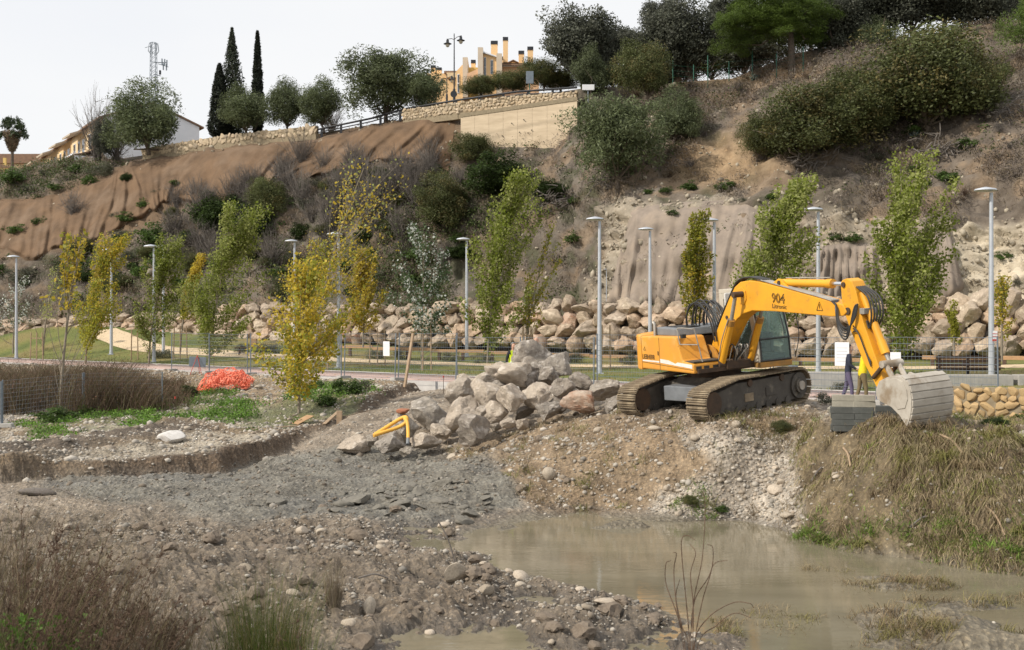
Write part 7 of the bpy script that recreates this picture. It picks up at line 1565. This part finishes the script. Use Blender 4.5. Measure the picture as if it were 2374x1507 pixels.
tussocks(150, 30, gm['mo']*.4+2*zone([(1690,985),(1880,970),(1890,1050),(1760,1060)], gm['u'], gm['v'], 15)+.4*gm['c'], 25, .22, .010, DRY, .8, 'mound_weeds', 'brown dead weeds on the edge of the earth mound', .1, None, .25)
# green weeds of the terrace
C, i, j, r = gsample(470, gm['g']*(.0+sstep(-.3, .4, fbm(GX*.5, GY*.5, None, 3, 99))[:-1, :-1]), 31); idx = np.repeat(np.arange(len(C)), 26); n = len(idx)
x = C[idx, 0]+r.normal(size=n)*.14; y = C[idx, 1]+r.normal(size=n)*.14; z = ground_fast(x, y)+np.abs(r.normal(size=n))*.09+.01
V, Fc = leafquads(np.stack([x, y, z], 1), .042, r, .6, np.array([0, -.4, .8])); kk = r.random(len(C)); tc_ = np.where(kk[:, None] < .6, np.array([.12, .225, .03])[None], np.array([.085, .14, .03])[None])[idx]*(1+r.uniform(-.35, .4, n))[:, None]
tag(link('terrace_weeds', npmesh('terrace_weeds', V, Fc, 'leaf', np.repeat(tc_, 4, 0))), 'bright green weeds spreading over the terrace by the trench', 'weeds', kind='stuff')
for i, (px, py, w_, h_, kd, lb) in enumerate([(443,918,26,20,'ivy','dark green leafy bush beside the orange netting'), (135,975,60,26,'green','low green weed mound in front of the wire fence'), (195,965,40,18,'green','small green weed mound next to the wire fence post'), (805,912,42,26,'green','wild green bush on the bank beside the low yellow poplar'), (840,905,36,24,'grey','olive-brown weed bush near the cut bank'), (760,940,38,24,'green','green weed clump above the plywood board'), (730,905,26,18,'green','small weed clump at the fence foot'), (1675,1185,24,12,'green','green weed clump on the gravel by the water'), (1600,1165,28,14,'bush','olive weed clump on the gravel slope'), (1985,955,20,12,'green','green weeds beside the stacked blocks'), (2300,985,46,14,'ivy','dark green weeds along the rubble stone wall foot'), (2370,975,36,14,'green','green weeds at the far end of the stone wall'), (1810,1000,30,22,'bush','brown dry bush on the mound between the track and blocks')]):
    q = hit(px, py, 'river')[0]; k = q[1]/F; t = thing('weed_bush', lb, 'bush', q); ks = [x_ for x_ in T if x_[0] == kd]; o = link('foliage', T[ks[i % len(ks)]][0], t); o.scale = (w_*k, w_*k*.8, h_*k); o.location = (0, 0, h_*k*.4); o.rotation_euler = (0, 0, i)
# dry brown hedge behind the low fence
r = np.random.default_rng(41); n = 15000; pts = []
px = r.uniform(-160, 425, 420); py = r.uniform(905, 962, 420)-np.clip((px-330)*.2, 0, 30); base = [hit(a, b, 'river')[0] for a, b in zip(px, py)]; base = np.array([b for b in base if b is not None])
idx = r.integers(0, len(base), n); B0 = base[idx]+np.c_[r.normal(size=(n, 2))*.3, np.zeros(n)]; B0[:, 2] = ground_fast(B0[:, 0], B0[:, 1])
D = np.c_[r.normal(size=(n, 2)), np.zeros(n)]; D[:, 0] += .3
V, Fb = blades(B0, D*.3, r.uniform(.6, 1.5, n)*np.clip((440-(CX+F*B0[:, 0]/B0[:, 1]))/160, .35, 1), .016, 1.25, r, .05)
hc = np.array([(.16, .11, .075), (.21, .155, .105), (.12, .085, .06), (.14, .13, .06)])[r.integers(0, 4, n)]*(1+r.uniform(-.3, .3, n))[:, None]
tag(link('dry_hedge', npmesh('dry_hedge', V, Fb, 'blade', np.repeat(hc, 5, 0))), 'long brown withered hedge of dry stems below the promenade', 'hedge', kind='stuff')
n = 9000; idx = r.integers(0, len(base), n); Q = base[idx]+r.normal(size=(n, 3))*np.array([.35, .35, .2])+UPZ*r.uniform(.5, 1.25, n)[:, None]*np.clip((440-(CX+F*base[idx, 0]/base[idx, 1]))/160, .3, 1)[:, None]
V, Fc = leafquads(Q, .035, r, .5); tag(link('hedge_leaves', npmesh('hedge_leaves', V, Fc, 'leaf_dull', vary((.15, .095, .065), n, r, 4, .4))), 'withered brown leaves of the dry hedge', 'leaves', kind='stuff')
# fallen leaves on the lawn and promenade
n = 2600; s_ = r.uniform(-70, 30, n); w_ = r.uniform(.5, 16, n); x, y = SW(s_, w_); z = np.where(w_ < 4.9, .012, HPARK(x, y)+.03)
V, Fc = leafquads(np.stack([x, y, z], 1), .05, r, .6, np.array([0, 0, 6.])); tag(link('fallen_leaves', npmesh('fallen_leaves', V, Fc, 'leaf_dull', vary((.36, .22, .06), n, r, 4, .4))), 'fallen yellow leaves scattered over the lawn', 'leaves', kind='stuff')
n = 16000; s_ = r.uniform(-75, 40, n); w_ = 5+r.uniform(0, 1, n)**1.5*14; x, y = SW(s_, w_); z = HPARK(x, y)
V, Fb = blades(np.stack([x, y, z], 1), np.c_[r.normal(size=(n, 2)), 0*x], r.uniform(.06, .14, n), .02, 1., r, .1); tag(link('lawn_grass', npmesh('lawn_grass', V, Fb, 'blade', vary((.15, .17, .04), n, r, 5, .4, .2))), 'short grass blades of the lawn', 'grass', kind='stuff')

# ------------------------------------------------------------------ foreground plants on the near bank
def fg(px, d): x = (px-CX)*d/F; return np.array([x, d, ground_fast(np.array([x]), np.array([d]))[0]])
def rush(label, px, d, n, L, spread, col, seed, name='rush_clump', W=.007):
    r = np.random.default_rng(seed); b = fg(px, d); t = thing(name, label, 'grass', b); a = r.uniform(0, 6.28, n); rad = r.uniform(0, 1, n)**.5*spread
    B0 = np.stack([rad*np.cos(a), rad*np.sin(a)*.7, 0*a-.03], 1); D = np.stack([np.cos(a), np.sin(a), 0*a], 1)*.25+r.normal(size=(n, 3))*np.array([.18, .18, 0])+np.array([.06, 0, 0])
    D = D*r.uniform(.3, 1, n)[:, None]; Ln = np.linalg.norm(D, axis=1)[:, None]
    V, Fb = blades(B0, D, L*r.uniform(.5, 1.1, n)*np.clip(Ln[:, 0]*0+1, 0, 1), W, 1.9, r, .15)
    # keep the rushes steep: squeeze the horizontal travel
    V = V.reshape(n, 5, 3); V[:, 2:, :2] = B0[:, None, :2]+(V[:, 2:, :2]-B0[:, None, :2])*r.uniform(.15, .75, (n, 1, 1)); V = V.reshape(-1, 3)
    cc = np.array(col)[r.integers(0, len(col), n)]*(1+r.uniform(-.35, .35, n))[:, None]; tag(link('blades', npmesh('blades', V, Fb, 'blade', np.repeat(np.clip(cc, 0, 1), 5, 0)), t), kind='stuff')
RG = [(.085, .125, .025), (.12, .15, .035), (.2, .16, .07), (.06, .085, .02)]
rush('dense green rush clump with brown tips on the near bank', 625, 11.6, 1100, .85, .34, RG, 3)
rush('smaller green rush clump beside the dense one', 560, 11.2, 420, .6, .24, RG, 4)
rush('low green rush clump by the shallow channel', 985, 10.4, 420, .48, .3, [(.085, .14, .02), (.12, .19, .03), (.15, .13, .05)], 5)
rush('thin rush tuft under the dead spiky stems', 700, 10.8, 260, .7, .2, RG, 6)
rush('drooping pale dead grass tussock on the gravel bar', 772, 15.2, 380, .42, .1, [(.32, .27, .2), (.25, .2, .14)], 7, 'dead_tussock')
# thicket of dry stems
r = np.random.default_rng(60); n = 4600; d = r.uniform(8.6, 12.6, n); px = r.uniform(-120, 760, n)*(1-.0*d); keepp = r.random(n) < np.clip(1.15-px/900, .2, 1); d, px = d[keepp], px[keepp]; n = len(d)
x = (px-CX)*d/F; B0 = np.stack([x, d, ground_fast(x, d)-.02], 1); D = np.c_[r.normal(size=(n, 2))*.8+np.array([.35, 0]), np.zeros(n)]
V, Fb = blades(B0, D, r.uniform(.25, 1.0, n)*np.clip(1.45-px/600, .35, 1.4), .0042, 1.6, r, .1); fcol = np.array([(.13, .09, .06), (.2, .155, .095), (.085, .062, .045), (.11, .105, .04), (.16, .125, .075)])[r.integers(0, 5, n)]*(1+r.uniform(-.35, .35, n))[:, None]
tag(link('dry_grass', npmesh('dry_grass', V, Fb, 'blade', np.repeat(fcol, 5, 0))), 'thin dry grass crowding the near bank', 'grass', kind='stuff')
def dead_weed(label, px, d, H, seed, n=5, leanx=.3, thick=.006, tw=16):
    r = np.random.default_rng(seed); b = fg(px, d); t = thing('dead_weed', label, 'weed', b)
    for k in range(n):
        a = r.uniform(0, 6.28); p = np.array([r.normal()*.05, r.normal()*.05, -.03]); dv = np.array([math.cos(a)*.18+leanx*r.uniform(.3, 1.2), math.sin(a)*.18, 1.]); h = H*r.uniform(.6, 1.05); pts = [p]
        for s in range(7): dv = dv/np.linalg.norm(dv); p = p+dv*h/7; pts.append(p); dv = dv+r.normal(size=3)*.09
        m = MB().tube(pts, np.linspace(thick, thick*.35, 8), 5, False)
        for q in range(tw):
            f = r.integers(2, 8); e = r.normal(size=3)*np.array([1, .8, .6])+np.array([.2, 0, .7]); e /= np.linalg.norm(e); l = r.uniform(.05, .2)*H*(1-.08*f); m.tube([pts[f], pts[f]+e*l*.6, pts[f]+e*l+np.array([0, 0, .03])], [thick*.4, thick*.35, thick*.25], 3, False)
            for z in range(3): m.box(pts[f]+e*l*(.5+.22*z)+r.normal(size=3)*.004, (thick*1.5,)*3)
        m.build('stem', 'twig_brown', t)
for i, (px, d, H, lx) in enumerate([(20,9.,1.6,.5),(70,9.6,1.45,.4),(120,10.4,1.5,.4),(170,9.2,1.3,.5),(215,10.8,1.35,.3),(260,9.8,1.1,.6),(320,10.6,1.0,.7),(45,10.8,1.6,.2),(95,9.0,1.2,.6),(5,10.2,1.5,.5),(150,11.6,1.2,.3),(240,9.0,.9,.5),(380,11.4,.6,.4),(430,9.6,.6,.9),(480,10.6,.55,.5),(-30,10.,1.1,.6),(300,12.2,.7,.3),(110,11.8,.8,.4),(530,9.8,.5,.3)]):
    dead_weed('dark dead branching weed stems on the near bank', px, d, H, 400+i, 7, lx, .0075, 22); bpy.context.scene.objects[-1]
for o in [o for o in COL.objects if o.name.startswith('dead_weed') and o.type == 'EMPTY']: o['group'] = 'dead branching weeds on the near bank'
dead_weed('tall upright dead stems beside the rush clump', 722, 11.0, 1.15, 450, 4, .02, .005, 24)
dead_weed('thin dead weed stems by the shallow channel', 860, 9.6, .42, 451, 5, .3, .004, 12)
dead_weed('thin dead seedling stems standing in the silt at the water edge', 1790, 12.2, .62, 452, 5, .05, .004, 18)
dead_weed('thin dead twigs standing in the shallows', 1730, 11.6, .4, 453, 4, .2, .004, 12)
sw = thing('spiral_weed', 'tall dead weed with curled beaded stems standing by the water', 'weed', fg(1600, 12.0)); r = np.random.default_rng(9); b = np.array(sw.location); kk = 12./F
for pts in ([(1605,1500),(1608,1400),(1625,1290),(1636,1180),(1632,1140)],[(1598,1500),(1592,1400),(1582,1300),(1580,1250),(1592,1240),(1608,1248)],[(1590,1500),(1568,1420),(1548,1360),(1545,1310),(1556,1300)],[(1600,1500),(1612,1400),(1640,1340),(1660,1310),(1685,1298)],[(1585,1500),(1566,1400),(1566,1330),(1568,1285),(1560,1280)],[(1610,1500),(1640,1430),(1700,1400),(1735,1396),(1748,1410)],[(1604,1500),(1604,1400),(1600,1330),(1610,1280),(1600,1262)],[(1610,1500),(1628,1400),(1650,1320),(1652,1270),(1640,1262)],[(1620,1500),(1660,1450),(1700,1420),(1740,1430)],[(1596,1500),(1580,1450),(1570,1390),(1574,1340)]):
    P3 = smoothpts([(0, 0, 0)]+[((a-1600)*kk, r.normal()*.05, EYE-(c-HY)*kk-b[2]) for a, c in pts], 9); nn_ = len(P3)
    MB().tube(P3, [(.0055+.0022*(q % 2))*(1 if q > 12 else .6)*(1.15-.6*q/nn_) for q in range(nn_)], 5).build('stem', 'twig_brown', sw)
# leafy weeds in the corner
def leafy(label, px, d, n, H, seed, col=(.10, .19, .025)):
    r = np.random.default_rng(seed); b = fg(px, d); t = thing('leafy_weed', label, 'weed', b); Q = r.normal(size=(n, 3))*np.array([.24, .16, 0]); Q[:, 2] = r.uniform(0, 1, n)**.8*H
    V, Fc = leafquads(Q, .034, r, .55, np.array([0, -.5, .6])); link('leaves', npmesh('leaves', V, Fc, 'leaf', vary(col, n, r, 4, .45)), t)
    m = MB()
    for k in range(14): e = Q[k]; m.tube([(e[0]*.4, e[1]*.4, -.03), (e[0]*.7, e[1]*.7, e[2]*.5), tuple(e)], .005, 4, False)
    m.build('stems', 'bark_pale', t)
leafy('bright green leafy weed in the corner of the near bank', 30, 9.4, 950, .85, 1); leafy('bright green leafy weed behind the corner one', 95, 10.2, 520, .6, 2); leafy('low green weed among the dry stems', 180, 9.6, 260, .32, 3); leafy('low green weed under the dead stems', 300, 9.4, 200, .25, 4); leafy('small green weed by the shallow channel', 870, 9.9, 160, .16, 5)
